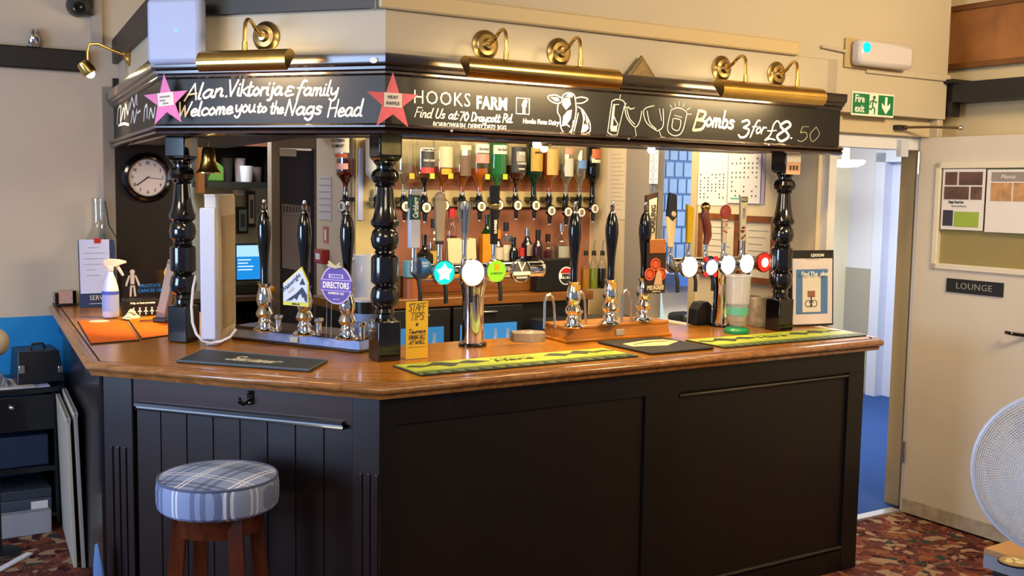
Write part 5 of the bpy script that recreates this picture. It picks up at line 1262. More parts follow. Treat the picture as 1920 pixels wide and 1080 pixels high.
bh = thing('black_dispenser', FR @ TR(q.x+.012, q.y+.085, CT), 'small black rounded dispenser behind the slim beer font', 'dispenser')
MB().plate([(-.05, 0), (.055, 0), (.055, .1), (.03, .118), (-.02, .115), (-.045, .08)], -.03, .04).build('body', BLACKM, bh, smooth=False, bevel=.008)
q = on_z(FR, 1522, 611, CT)
bo = thing('picture_book', FR @ TR(q.x, q.y, CT) @ RZ(-.18), 'standing white and blue book with a cyclist picture beside the right post', 'book')
BH, BW = .375, .245
MB().box(-BW/2-.005, BW/2+.012, 0, .03, 0, BH+.012).build('dark_backing', P('book_black', '#141312', .4), bo, RX(-.06), smooth=False)
MB().box(-BW/2, BW/2, -.006, 0, .01, BH-.03).build('white_page', P('book_white', '#d5cbcb', .5), bo, RX(-.06), smooth=False)
MB().box(-BW/2+.02, BW/2-.03, -.0075, -.006, .062, BH-.085).build('blue_field', P('book_blue', '#4a74a8', .5), bo, RX(-.06), smooth=False)
pg = MB().box(-.065, .048, -.009, -.0075, .072, BH-.12).build('picture', P('book_cream', '#d6cfc2', .5), bo, RX(-.06), smooth=False)
cy = MB(); 
for x in (-.030, .008): cy.lathe([(.015, 0), (.0185, 0), (.0185, .0015), (.015, .0015)], 18, TR(x, -.009, .115) @ RX(PI/2))
ribbon(cy, [(-.024, .118), (-.012, .135), (.004, .118)], .003, -.0105); ribbon(cy, [(-.012, .10), (-.011, .15)], .011, -.0105)
cy.build('bicycle_print', P('print_dark', '#3c3a46', .5), pg); MB().box(-.034, .012, -.0105, -.009, .148, .180).build('rider_print', P('rider_brown', '#8c5a48', .5), pg, smooth=False)
text('writing', 'Find.The  uker', .032, CHALK, bo, -.005, -.0165, BH-.107, offset=.0004, sx=.9)
text('writing', 'LEXXON', .02, CHALK, bo, 0, -.022, BH-.012, offset=.0006)
# papers and frames on the end wall
FE = FS(EW)      # local x runs toward the room (x = -d), y = 0 on the wall face
def sheet(c1, c2, nm, label, mat=PAPER, th=.003, y=-.004):
    a, b = on_y(FE, *c1, y), on_y(FE, *c2, y)
    cx_, cz_ = (a.x+b.x)/2, (a.z+b.z)/2; w_, h_ = abs(b.x-a.x), abs(b.z-a.z)
    t = thing(nm, FE @ TR(cx_, y, cz_), label, nm.split('_')[-1])
    MB().box(-w_/2, w_/2, 0, th, -h_/2, h_/2).build('sheet', mat, t, smooth=False)
    return t, w_, h_
def dots(t, w_, h_, n, seed, mat=INK, top=.4, bot=-.35):
    r_ = random.Random(seed); mb = MB()
    for j in range(n):
        z = h_*(top+(bot-top)*j/(n-1))
        for i in range(7):
            if r_.random() < .7: x = w_*(-.38+.76*i/6); mb.box(x-.004, x+.004, -.0006, .0006, z-.005, z+.005)
    mb.build('printed_grid', mat, t, smooth=False)
t, w_, h_ = sheet((1309, 286), (1362, 386), 'dated_sheet', 'white printed sheet of small marks, left one of the pair under the canopy'); dots(t, w_, h_, 8, 1, top=.08)
sheet((1366, 290), (1432, 383), 'backing_sheet', 'mauve-grey sheet hanging behind the right printed sheet', P('paper_mauve', '#a79ab0', .7), y=-.006)
t, w_, h_ = sheet((1367, 289), (1424, 382), 'dated_sheet', 'white printed sheet of small marks with green footer, right one of the pair', y=-.012); dots(t, w_, h_, 9, 2)
box('green_footer', (-w_*.4, -w_*.1, -.001, 0, -h_*.42, -h_*.39), P('footer_green', '#5fae95', .6), t)
sheet((1436, 290), (1456, 320), 'small_note', 'small pale note high on the end wall beside the right post', P('note_pale', '#cdbb98', .7))
def framed(c1, c2, label):
    t, w_, h_ = sheet(c1, c2, 'framed_certificate', label, PINEFR, .012, -.016)
    b = .035
    mb = MB()
    MB().box(-w_/2+b, w_/2-b, -.0015, 0, -h_/2+b, h_/2-b).build('certificate', P('cert_paper', '#d6c9ac', .6), t, smooth=False)
    fr = MB()
    for d in ((-w_/2, w_/2, -h_/2, -h_/2+b), (-w_/2, w_/2, h_/2-b, h_/2), (-w_/2, -w_/2+b, -h_/2, h_/2), (w_/2-b, w_/2, -h_/2, h_/2)): fr.box(d[0], d[1], -.012, .0, d[2], d[3])
    fr.build('frame', PINEFR, t, smooth=False)
    ln = MB()
    for k in range(6): z = h_*(.28-.1*k); ln.box(-w_*.28, w_*(.28-.08*(k % 3)), -.003, -.0015, z, z+.003)
    ln.build('printed_lines', INKG, t, smooth=False)
framed((1312, 399), (1384, 522), 'wood-framed certificate, left of the two on the end wall')
framed((1391, 404), (1453, 536), 'wood-framed certificate, right of the two behind the lit badges')
t, w_, h_ = sheet((1308, 570), (1342, 612), 'blue_notice', 'small blue printed notice low on the end wall behind the beer font', P('notice_blue', '#2a559c', .6)); text('writing', 'THE RETURN', .022, CHALK, t, 0, -.001, h_*.36, sx=.8, offset=.0004)
ln = MB()
for k in range(6): ln.box(-w_*.4, w_*(.4-.1*(k % 2)), -.001, 0, h_*(.2-.1*k), h_*(.2-.1*k)+.004)
ln.build('printed_lines', P('line_pale', '#9fb6dd', .6), t, smooth=False)
t, w_, h_ = sheet((1139, 280), (1173, 412), 'price_list', 'tall pale price list on the wall right of the last optic bottle', P('list_paper', '#d9c5a6', .7))
ln = MB()
for k in range(14): ln.box(-w_*.3, w_*(.2+.1*(k % 3)), -.001, 0, h_*(.42-.06*k), h_*(.42-.06*k)+.004)
ln.build('printed_lines', P('line_tan', '#b9a284', .6), t, smooth=False)
hg = on_y(FE, 1225, 311, -.02)
hn = bpy.data.objects.new('hinge', None); COL.objects.link(hn); hn.parent = hatch_post; hn.matrix_local = FR.inverted() @ FE @ TR(hg.x, -.014, hg.z)
MB().box(-.04, -.006, -.004, 0, -.11, .11).build('leaf', WHITEPL, hn, smooth=False); MB().box(.006, .04, -.004, 0, -.11, .11).build('leaf', WHITEPL, hn, smooth=False)
MB().tube([(0, -.004, -.11), (0, -.004, .14)], .007, 10).build('pin', STEEL, hn)
hs_ = MB()
for x in (-.025, .025):
    for z in (-.08, -.03, .03, .08): hs_.lathe([(0, 0), (.005, 0), (0, .002)], 8, TR(x, -.004, z) @ RX(PI/2))
hs_.build('screws', INKG, hn)
hp_ = thing('hatch_rods', FE @ TR(hg.x, -.02, hg.z-.42), 'pair of pale steel rods below the white hinge', 'rods')
MB().tube([(-.015, 0, 0), (-.015, 0, .3)], .006, 8).build('rod', STEEL, hp_); MB().tube([(.012, 0, -.02), (.012, 0, .3)], .006, 8).build('rod', STEEL, hp_)
# seen through the hatch, on the corridor wall
CW = 3.25
a, b = on_y(FR, 1236, 270, CW), on_y(FR, 1312, 486, CW)
bt = thing('blue_mosaic', FR @ TR((a.x+b.x)/2, CW-.01, (a.z+b.z)/2), 'blue panel of small framed squares seen through the hatch', 'mosaic')
w_, h_ = abs(b.x-a.x), abs(b.z-a.z)
MB().box(-w_/2, w_/2, -.004, .008, -h_/2, h_/2).build('blue_ground', P('panel_blue', '#41659c', .4), bt, smooth=False)
tl_ = MB(); nx, nz = 5, 7; cw_, chh = w_/nx, h_/nz
for j in range(nz):
    for i in range(nx):
        x0 = -w_/2+i*cw_-(cw_*.4 if j % 2 else 0); z0 = -h_/2+j*chh
        x0c, x1c = max(-w_/2, x0+cw_*.08), min(w_/2, x0+cw_*.92)
        if x1c > x0c: tl_.box(x0c, x1c, -.010, -.004, z0+chh*.07, z0+chh*.93)
tl_.build('pale_squares', P('panel_pale', '#7d9cc6', .4, noise=.1, scale=6), bt, smooth=False, bevel=.004)
bs = box('blue_bench', (3.5, 4.7, 2.55, 3.2, 0, .72), P('bench_blue', '#5d6aa6', .7), None, FR, bevel=.02); tag(bs, 'blue cloth covered bench seen through the hatch', 'bench')
q = on_y(FR, 1255, 552, 2.5)
lg = thing('glass_sheet', FR @ TR(q.x, 2.6, .72) @ RX(-.12), 'pale shiny sheet leaning on the blue bench beyond the hatch', 'sheet')
MB().plate([(-.1, 0), (.07, 0), (.04, .40), (-.1, .42)], 0, .01).build('pane', P('pane_pale', '#b9d8e2', .15), lg, smooth=False)
MB().plate([(-.16, 0), (-.06, 0), (-.10, .22)], -.012, -.002).build('shard_edge', P('pane_blue', '#7fb6d8', .15), lg, smooth=False)
q = on_y(FR, 1283, 560, 2.9)
cb2 = box('black_bag', (-.09, .09, -.1, .1, 0, .13), BLACKM, None, FR @ TR(q.x, 2.9, .72), bevel=.03); tag(cb2, 'black rounded bag on the blue bench beyond the hatch', 'bag')
a, b = on_y(FR, 1240, 512, CW), on_y(FR, 1312, 530, CW)
bs2 = box('blue_shelf', (a.x, b.x, CW-.2, CW, b.z, a.z), P('shelf_blue', '#3d63b0', .5), None, FR); tag(bs2, 'blue shelf edge on the corridor wall below the blue panel', 'shelf')
# corridor ceiling lamp
q = on_z(FR, 1585, 312, 2.0)
cl = thing('corridor_lamp', FR @ TR(q.x, q.y, 1.99), 'round glowing ceiling lamp in the corridor beyond the doorway', 'ceiling lamp')
MB().lathe([(0, 0), (.09, .006), (.14, .025), (.155, .05), (.15, .06), (0, .06)], 28).build('diffuser', emis('hall_lamp', '#fff8e8', 3.2), cl)
MB().lathe([(.03, .06), (.03, .51)], 12).build('drop_rod', WHITEP, cl)

# ================================================================== BACK BAR
BZ, BY = 1.15, 2.05
sL = on_y(FR, 640, 575, BY).x; sR = 2.42
bc = thing('back_counter', FR @ TR(0, BY, 0), 'dark back counter with a mahogany shelf top under the optics', 'counter')
MB().box(sL, sR, 0, OY-BY-.03, BZ-.055, BZ).build('wooden_top', MAHOG, bc, bevel=.006)
MB().box(sL+.02, sR-.02, .03, OY-BY-.03, 0.001, BZ-.0551).build('dark_body', BLACKM, bc, smooth=False)
rz0, rz1 = on_y(FR, 765, 524, BY+.14).x, on_y(FR, 1008, 516, BY+.14).x
rs = thing('wooden_step', FR @ TR(0, BY+.14, BZ+.0005), 'low mahogany step on the back counter carrying the spirit bottles', 'step')
MB().box(rz0-.05, rz1+.18, 0, OY-BY-.17, 0, .12).build('step_box', MAHOG, rs, bevel=.004)
MB().box(rz0, rz0+.42, -.006, 0, .015, .105).build('drawer_front', wood('drawer_brown', '#5c2d14', '#7a401e', .3, .3, (2, 20, 20)), rs, bevel=.002)
STEPZ = BZ+.12
# bottle coolers under the counter
def cooler(x0, x1, label, lit):
    t = thing('bottle_cooler', FR @ TR((x0+x1)/2, BY-.02, 0), label, 'bottle cooler', 'bottle coolers under the back counter')
    w_ = (x1-x0)/2
    MB().box(-w_, w_, 0, .018, .05, 1.09).build('door_frame', BLACKM, t, smooth=False, bevel=.004)
    g_ = MB().box(-w_+.045, w_-.045, -.006, 0, .25, gz).build('lit_glass', emis('cooler_'+str(lit), '#3f86b8', lit), t, smooth=False)
    MB().box(-.05, .05, -.02, -.004, gz+.065, gz+.075).build('door_handle', STEEL, t, bevel=.002)
    k = -w_+.09
    while k < w_-.07:
        MB().lathe([(0, 0), (.028, 0), (.030, .12), (.012, .17), (.012, .22), (0, .22)], 12, TR(k, -.036, gz-.25)).build('chilled_bottle', glass('cold_glass', (.75, .88, .95), .25, .3) if 'cold_glass' not in MATS else MATS['cold_glass'], t); k += .085
    MB().box(-w_+.04, w_-.04, -.06, -.007, gz-.262, gz-.252).build('bottle_shelf', STEEL, t, smooth=False)
    return t
gz = on_y(FR, 930, 606, BY-.03).z
xa = on_y(FR, 730, 620, BY-.02).x; xb = on_y(FR, 850, 620, BY-.02).x; xc = on_y(FR, 985, 620, BY-.02).x; xd = on_y(FR, 1140, 620, BY-.02).x
cooler(xa, xb-.02, 'black bottle cooler with blue lit glass behind the yellow note', .8)
cooler(xb, xc-.02, 'black bottle cooler with blue lit glass right of the steel beer font column', 1.0)
q = on_y(FR, 1060, 600, BY-.25)
gw = thing('glass_washer', FR @ TR(q.x+.1, BY-.27, 0), 'white and steel glass washer behind the orange pump stand', 'glass washer')
MB().box(-.22, .3, 0, .22, 0, 1.01).build('body', P('washer_dark', '#2a2a2c', .35), gw, smooth=False, bevel=.01)
MB().box(-.21, .05, -.01, .0, .86, .985).build('white_panel', WHITEPL, gw, bevel=.004); MB().box(.08, .26, -.01, .0, .86, 1.0).build('grey_panel', P('washer_grey', '#a6abae', .4), gw, bevel=.004)
lab_ = on_y(FR, 1022, 585, BY-.03); 
# backing boards
struct(box('trim_17', (1.09, 2.70, OY-.012, OY, BZ, 1.80), SMOKY, None, FR))
struct(box('trim_18', (1.09, 2.70, OY-.014, OY, 1.80, 1.90), TERR2, None, FR))
struct(box('trim_19', (1.0, 1.16, OY-.02, OY, BZ, 2.05), P('tongue_boards', '#c7b27a', .5), None, FR))
op = thing('optic_rail', FR @ TR(0, OY-.05, 0), 'cream rail that carries the row of optics', 'rail')
z_r = on_y(FR, 950, 372, OY-.06).z
MB().box(1.10, 2.70, 0, .04, z_r-.055, z_r+.045).build('rail_board', P('rail_cream', '#b8a576', .5), op, smooth=False, bevel=.004)
# optics
def LIQ(c, dens=.55): 
    k = 'liquid_'+c
    if k not in MATS: 
        MATS[k] = glass(k, hexc(c)[:3], .06, dens)
    return MATS[k]
def bottle_profile(r, h, neck_r, neck_h, base=0.0):
    body = h-neck_h
    return [(0, 0), (r*.9, 0), (r, .008), (r, body*.80), (r*.93, body*.88), (r*.6, body*.97), (neck_r*1.15, body+.02), (neck_r, body+.04), (neck_r, h-.02), (neck_r*1.15, h-.018), (neck_r*1.15, h), (0, h)]
def optic_bottle(px, pytop, pydisc, wpx, glassm, liq, level, labels, label, tagc=None, side=False, yy=OY-.128, words=()):
    c = on_y(FR, px, pydisc, yy); zt = on_y(FR, px, pytop, yy).z
    sc = (on_y(FR, px+10, pydisc, yy)-c).x/10
    r = wpx*sc/2; zneck = on_y(FR, px, 366, yy).z; h = zt-zneck
    M = FR @ TR(c.x, yy, 0)
    if side: M = M @ RZ(-PI/2*.75)
    t = thing('optic_bottle', M, label, 'bottle', 'upside-down bottles in the row of optics')
    up = TR(0, 0, zt) @ RX(PI)
    MB().lathe(bottle_profile(r, h, .016, h*.26), 24, up).build('glass_body', glassm, t)
    if liq is not None:
        body = h-h*.26; lz = h*(1-level)
        pr = [(0, max(lz, .01))]+[(a*.93, b) for a, b in [(r, max(lz, .01))]+[k for k in bottle_profile(r, h, .016, h*.26)[3:9] if k[1] > lz]]+[(0, h-.02)]
        MB().lathe(pr, 20, up).build('spirit', liq, t)
    for z0, z1, col, w_ in labels:     # fractions of the bottle height from the top, an arc of label on the front
        a0, a1 = -PI/2-w_, -PI/2+w_; n = 10; mb = MB(); vs = []
        for i in range(n+1):
            a = a0+(a1-a0)*i/n
            vs += [((r+.0012)*math.cos(a), (r+.0012)*math.sin(a), zt-h*z0), ((r+.0012)*math.cos(a), (r+.0012)*math.sin(a), zt-h*z1)]
        mb.add(vs, [(2*i, 2*i+1, 2*i+3, 2*i+2) for i in range(n)])
        mb.build('label', P('label_'+col, col, .55, noise=.1, scale=60), t)
    for w_, zf, size, ink in words:
        text('writing', w_, size, P('print_'+ink, ink, .6), t, 0, -r-.003, zt-h*zf, offset=.0004, sx=.8)
    if tagc:
        mb = MB().box(.004, .036, -r-.006, -r-.004, zt-h*.66-.018, zt-h*.66+.014); mb.build('price_tag', P('tag_'+tagc, tagc, .6), t, smooth=False)
    zd = c.z
    ob = MB(); ob.lathe([(.0, .0), (.019, 0), (.019, .04), (.014, .06), (0, .06)], 16, TR(0, 0, zneck-.05)); ob.box(-.026, .026, 0, .064, zneck-.035, zneck-.012); ob.box(-.012, .012, -.012, .02, zd-.02, zneck-.03)
    oo = ob.build('optic_clamp', BLACKG, t)
    MB().lathe([(0, 0), (.036, 0), (.038, .006), (.034, .012), (0, .012)], 26, TR(0, -.02, zd) @ RX(PI/2)).build('optic_ring', BLACKG, oo)
    MB().lathe([(0, 0), (.029, 0), (.029, .004), (0, .005)], 24, TR(0, -.031, zd) @ RX(PI/2)).build('white_badge', P('optic_white', '#d8d2cb', .4), oo)
    MB().box(-.011, .011, -.0375, -.035, zd-.015, zd+.016).build('badge_print', P('optic_print', '#7d7256', .6), oo, smooth=False)
    MB().lathe([(0, 0), (.008, 0), (.013, .02), (.015, .05), (0, .05)], 12, TR(0, -.012, zd-.085)).build('spout', BLACKM, oo)
    MB().lathe([(0, 0), (.011, 0), (.011, .008), (0, .008)], 12, TR(0, -.012, zd-.09)).build('spout_tip', STEEL, oo)
    return t
AMB = LIQ('#a8500f'); DAMB = LIQ('#4a1c0c', .7); ORAN = LIQ('#cf6a1c'); DARKL = LIQ('#160a0a', .85); RDB = LIQ('#4d1410', .75); CLR = LIQ('#d8d4c4', .1)
CG = GLASS
optic_bottle(648, 256, 387, 36, CG, RDB, .62, [(.0, .28, '#e0d6c4', 1.1), (.30, .36, '#c8552a', .9), (.46, .56, '#d9a592', 1.0)], 'clear bottle of dark red spirit turned sideways, first optic on the left', None, True, OY+.0, (('SOUTHERN', .08, .026, '#2a2624'), ('COMFORT', .17, .026, '#2a2624')))
optic_bottle(708, 256, 385, 42, FROST, None, .5, [], 'frosted cream bottle half hidden behind the corner post', '#a9b03a')
optic_bottle(757, 258, 387, 33, CG, CLR, .55, [], 'clear spirit bottle just right of the corner post', '#bd9d14')
optic_bottle(795, 258, 389, 33, CG, DARKL, .30, [(.18, .24, '#e4d9cc', .8), (.24, .52, '#2b2a2c', .8), (.52, .62, '#c8322a', .8)], 'dark rum bottle with a black and red label', '#a3ad3c', words=(('Captain Morgan', .21, .017, '#2a2624'), ('DARK RUM', .40, .018, '#cfc6b8')))
optic_bottle(829, 258, 385, 33, CG, AMB, .50, [(.16, .52, '#b9ab8c', .8), (.54, .64, '#b88f16', .6)], 'amber rum bottle with a cream label and yellow tag', '#c4a010')
optic_bottle(866, 260, 386, 30, CG, AMB, .40, [(.12, .2, '#c9b79a', .7), (.30, .66, '#5a4434', .7)], 'slim amber bottle with a brown oval label')
optic_bottle(898, 262, 387, 31, CG, ORAN, .48, [(.08, .24, '#c4bcb4', .95), (.26, .42, '#cf7f74', .9)], 'pink-labelled bottle of orange spirit left of the green bottle', '#a9ae34', words=(("Gordon's", .17, .024, '#4a4440'),))
optic_bottle(931, 262, 384, 31, GLASSG, LIQ('#0a4a18', .5), .8, [(.10, .26, '#bfbcb0', .95)], 'green gin bottle with a white label', '#c6a80e', words=(("Gordon's", .18, .022, '#4a4440'),))
optic_bottle(966, 264, 385, 33, CG, DAMB, .55, [(.12, .58, '#1b1a1c', 1.0), (.20, .38, '#8d867c', .5)], 'square-shouldered whiskey bottle with a black label', words=(('JACK', .24, .024, '#e2dcd0'), ("DANIEL'S", .42, .02, '#cfc6b8'), ('WHISKEY', .52, .014, '#cfc6b8')))
optic_bottle(1000, 264, 385, 27, P('dark_green_glass', '#0b2315', .12, 0, .5), None, .5, [(.12, .56, '#a8832c', .95)], 'dark green whiskey bottle with a yellow label', words=(('JAMESON', .22, .018, '#3a2a1a'),))
optic_bottle(1029, 266, 395, 26, CG, AMB, .8, [(.14, .62, '#b3934e', .9)], 'amber whisky bottle with a tall yellow cream label')
optic_bottle(1060, 268, 397, 22, CG, CLR, .6, [(.10, .22, '#c9836a', .8), (.30, .64, '#b9afa2', .8)], 'clear bottle with a white label and red cap')
optic_bottle(1085, 270, 398, 21, CG, CLR, .7, [(.32, .48, '#5a80b8', .8)], 'clear vodka bottle with a blue emblem')
optic_bottle(1110, 268, 391, 22, GLASSK, None, .5, [(.12, .3, '#b05a30', .8), (.32, .38, '#d8c8a8', .8)], 'black bottle with a red and gold label, last optic on the right')

# bottles standing on the step and counter
def stand_bottle(px, pytop, pybase, wpx, glassm, label, liq=None, cap=None, labs=(), z=STEPZ, y=2.28, neck=.28, nr=.013):
    c = on_y(FR, px, pybase, y); zt = on_y(FR, px, pytop, y).z; sc = (on_y(FR, px+10, pybase, y)-c).x/10
    r = wpx*sc/2; h = max(.12, zt-z)
    t = thing('spirit_bottle', FR @ TR(c.x, y, z), label, 'bottle', 'bottles standing on the wooden step')
    MB().lathe(bottle_profile(r, h, nr, h*neck), 22).build('bottle_glass', glassm, t)
    if liq is not None:
        pr = [(0, .006), (r*.92, .006), (r*.92, (h-h*neck)*.72), (0, (h-h*neck)*.72)]; MB().lathe(pr, 18).build('contents', liq, t)
    if cap is not None: MB().lathe([(0, h-.05), (nr*1.3, h-.05), (nr*1.3, h+.004), (0, h+.004)], 14).build('cap', cap, t)
    for z0, z1, col, w_ in labs:
        a0, a1 = -PI/2-w_, -PI/2+w_; n = 8; vs = []
        for i in range(n+1):
            a = a0+(a1-a0)*i/n; vs += [((r+.001)*math.cos(a), (r+.001)*math.sin(a), h*z1), ((r+.001)*math.cos(a), (r+.001)*math.sin(a), h*z0)]
        MB().add(vs, [(2*i, 2*i+1, 2*i+3, 2*i+2) for i in range(n)]).build('label', P('label_'+col, col, .55, noise=.1, scale=60), t)
    return t
stand_bottle(795, 440, 545, 30, P('brown_black_glass', '#0e0a06', .1, 0, .4), 'squat near-black bottle right of the white and green tap handle', None, None, [], STEPZ, 2.25, .42)
stand_bottle(812, 412, 540, 26, CG, 'clear bottle with a round yellow label and dark cap', LIQ('#b08a4a', .4), BLACKM, [(.12, .42, '#d2ac4c', .9)], STEPZ, 2.33)
stand_bottle(845, 392, 545, 19, CG, 'tall slim amber bottle with a red cap', LIQ('#7a3c10', .6), RED, [], STEPZ, 2.36, .2, .016)
stand_bottle(912, 402, 540, 26, P('bottle_green_dark', '#0c2a12', .12, 0, .4), 'dark green bottle behind the orange box', None, None, [], STEPZ, 2.36)
stand_bottle(932, 432, 545, 18, P('bottle_dark_red', '#2a0d0a', .12, 0, .4), 'small dark bottle with a red and yellow neck label', None, P('cap_orange', '#d6781f', .4), [(.3, .6, '#c9b79c', .9)], STEPZ, 2.24)
stand_bottle(947, 418, 545, 21, CG, 'clear bottle with a white label and dark cap between the badges', LIQ('#5c3413', .5), BLACKM, [(.22, .55, '#d9cdb4', .9), (.62, .75, '#55565c', .9)], STEPZ, 2.30)
stand_bottle(962, 445, 545, 14, P('bottle_black', '#101010', .12, 0, .5), 'slim black bottle right of the white-labelled bottle', None, None, [], STEPZ, 2.23)
stand_bottle(977, 466, 548, 12, P('bottle_navy', '#14152a', .12, 0, .4), 'short dark blue bottle with a red foil neck', None, RED, [], STEPZ, 2.19)
stand_bottle(987, 428, 545, 19, P('bottle_purple', '#1e1224', .15, 0, .4), 'wide purple-black bottle with a pale round label', None, STEEL, [(.35, .62, '#a08a78', .6)], STEPZ, 2.30)
stand_bottle(1007, 432, 545, 17, P('bottle_plum', '#2c141c', .15, 0, .4), 'plum coloured bottle left of the black cola box', None, BLACKM, [(.1, .2, '#cfc3bd', .4)], STEPZ, 2.225)
stand_bottle(1026, 440, 520, 22, CG, 'pink-tinted bottle with a silver pourer above the cola box', LIQ('#7a3a3a', .4), BLACKM, [], STEPZ, 2.40)
stand_bottle(1051, 420, 520, 24, CG, 'clear bottle with a steel pourer above the right of the cola box', CLR, STEEL, [(.1, .5, '#a8a69a', .9)], STEPZ, 2.40)
# orange carton, folded card
c = on_y(FR, 911, 500, 2.25)
ob_ = box('orange_carton', (-.035, .035, -.02, .02, 0, on_y(FR, 908, 440, 2.2).z-STEPZ), P('carton_orange', '#dd8418', .5, noise=.15, scale=20), None, FR @ TR(c.x, 2.25, STEPZ+.001)); tag(ob_, 'bright orange carton behind the folded cream card', 'carton')
c = on_y(FR, 878, 490, BY+.12)
fc = thing('folded_card', FR @ TR(c.x, BY+.145, STEPZ+.001), 'folded cream card standing behind the white lit badge', 'card')
hc = on_y(FR, 878, 447, BY+.17).z-STEPZ
MB().box(-.115, .075, -.0, .002, 0, hc).build('front_leaf', P('card_cream', '#d8bd92', .6), fc, RX(-.10), smooth=False)
MB().box(-.11, .062, .058, .060, 0, hc*.98).build('back_leaf', P('card_shade', '#cdb38d', .6), fc, RX(.10), smooth=False)
# cola dispenser box
a, b = on_y(FR, 1009, 486, BY+.05), on_y(FR, 1082, 546, BY+.05)
cx_ = (a.x+b.x)/2
pe = thing('cola_box', FR @ TR(cx_, BY+.05, BZ), 'black cola box with a round red and white badge on the back counter', 'box')
w_, h_ = (b.x-a.x)/2, a.z-BZ
MB().box(-w_, w_, 0, .085, 0.001, h_).build('box_body', P('cola_black', '#0f1114', .35), pe, smooth=False, bevel=.008)
bx_, bz_, rr_ = w_*.42, h_*.47, .056
bd_ = MB().lathe([(0, 0), (rr_, 0), (rr_, .003), (0, .003)], 32, TR(bx_, 0, bz_) @ RX(PI/2)).build('badge_white', CHALK, pe)
def halfdisc(sgn, r, lo):
    pts = []
    for i in range(13):
        a_ = math.radians(20+140*i/12); pts.append((bx_+r*math.cos(a_), bz_+sgn*r*math.sin(a_)))
    return pts
MB().plate(halfdisc(1, rr_*.88, .3)[::-1], -.0045, -.003).build('red_cap', P('cola_red', '#b8222c', .4), bd_, smooth=False)
MB().plate(halfdisc(-1, rr_*.88, .3), -.0045, -.003).build('dark_cup', P('cola_dark', '#22242a', .4), bd_, smooth=False)
text('writing', 'PEPSI', .032, BLACKM, bd_, bx_, -.005, bz_, offset=.0012, sx=.95)
# syrup bottles
for px, col, lab in ((1097, '#c9861c', 'orange syrup bottle with a steel pourer'), (1112, '#8a9a1c', 'yellow-green syrup bottle with a steel pourer'), (1128, '#14160e', 'black syrup bottle with a steel pourer')):
    c = on_y(FR, px, 545, BY+.1); sc = (on_y(FR, px+10, 545, BY+.1)-c).x/10
    t = thing('syrup_bottle', FR @ TR(c.x, BY+.1, BZ), lab, 'bottle', 'syrup bottles beside the cola box')
    zt = on_y(FR, px, 476, BY+.1).z-BZ; r = 7.0*sc
    MB().lathe([(0, 0), (r, 0), (r, zt*.62), (r*.8, zt*.75), (r*.4, zt*.88), (r*.38, zt), (0, zt)], 20).build('bottle_glass', GLASS, t)
    MB().lathe([(0, .004), (r*.93, .004), (r*.93, zt*.58), (0, zt*.58)], 18).build('syrup', LIQ(col, .8), t)
    MB().lathe([(0, zt-.01), (r*.5, zt-.01), (r*.45, zt+.02), (0, zt+.02)], 12).build('stopper', BLACKM, t)
    MB().tube([(0, 0, zt), (0, 0, zt+.06), (.008, 0, zt+.085)], .004, 8).build('pourer', STEEL, t)
# water jug and blue-lidded jar
a = on_y(FR, 690, 553, BY+.1); sc = (on_y(FR, 700, 553, BY+.1)-a).x/10
jg = thing('plastic_jug', FR @ TR(a.x, BY+.12, BZ), 'translucent plastic jug with handle left of the corner post', 'jug')
zt = on_y(FR, 690, 478, BY+.12).z-BZ
JM = glass('jug_plastic', (.78, .80, .84), .12, .55)
MB().lathe([(0, 0), (.068, 0), (.07, .01), (.08, zt), (.077, zt), (.066, .012), (0, .012)], 26).build('jug_body', JM, jg)
MB().lathe([(0, .013), (.066, .013), (.069, .10), (0, .10)], 22).build('water', P('jug_water', '#7e93a6', .2), jg)
MB().tube([(-.075, 0, zt-.02), (-.12, 0, zt-.035), (-.145, 0, zt-.09), (-.15, 0, zt-.15)], [.012, .012, .01, .008], 10).build('jug_handle', P('jug_handle', '#b9b6b4', .4), jg)
a = on_y(FR, 768, 520, BY+.1)
bj = thing('blue_lidded_jar', FR @ TR(a.x, BY+.07, BZ), 'orange jar with a pale blue lid right of the corner post', 'jar')
MB().lathe([(0, 0), (.05, 0), (.05, .11), (.04, .12), (0, .12)], 22).build('jar_body', P('jar_orange', '#9a5426', .4), bj); MB().lathe([(0, .12), (.055, .12), (.055, .20), (.05, .21), (0, .21)], 22).build('lid', P('lid_blue', '#5c92a4', .4), bj)
# papers, sign and call point on the left return
FRET = FS(.99)
def on_ret(c1, c2, nm, label, cat, mat, th=.004):
    a, b = on_y(FRET, *c1), on_y(FRET, *c2)
    t = thing(nm, FRET @ TR((a.x+b.x)/2, 0, (a.z+b.z)/2), label, cat); w_, h_ = abs(b.x-a.x)/2, abs(b.z-a.z)/2
    MB().box(-w_, w_, -th, 0, -h_, h_).build('sheet' if th < .01 else 'body', mat, t, smooth=False, bevel=0 if th < .01 else .006); return t, w_, h_
t, w_, h_ = on_ret((598, 330), (622, 413), 'price_sheet', 'tall printed sheet on the wall left of the first optic', 'sheet', P('sheet_grey', '#b7aca6', .7))
ln = MB()
for k in range(6): ln.box(-w_*.9, w_*.9, -.005, -.004, h_*(.85-.3*k), h_*(.85-.3*k)+.006)
ln.build('printed_lines', INKG, t, smooth=False)
t, w_, h_ = on_ret((607, 424), (616, 456), 'fire_notice', 'small red and white fire notice above the red call point', 'notice', P('notice_red', '#b05a4c', .6))
box('white_mark', (-w_*.3, w_*.3, -.006, -.004, -h_*.7, h_*.6), PAPER, t)
t, w_, h_ = on_ret((603, 466), (618, 495), 'fire_call_point', 'red fire call point box on the wall', 'call point', P('callpoint_red', '#8e1d1a', .4), .05)
box('glass_pane', (-w_*.5, w_*.5, -.053, -.05, -h_*.4, h_*.4), PAPER, t)
pst = on_y(FR, 671, 370, OY-.02)
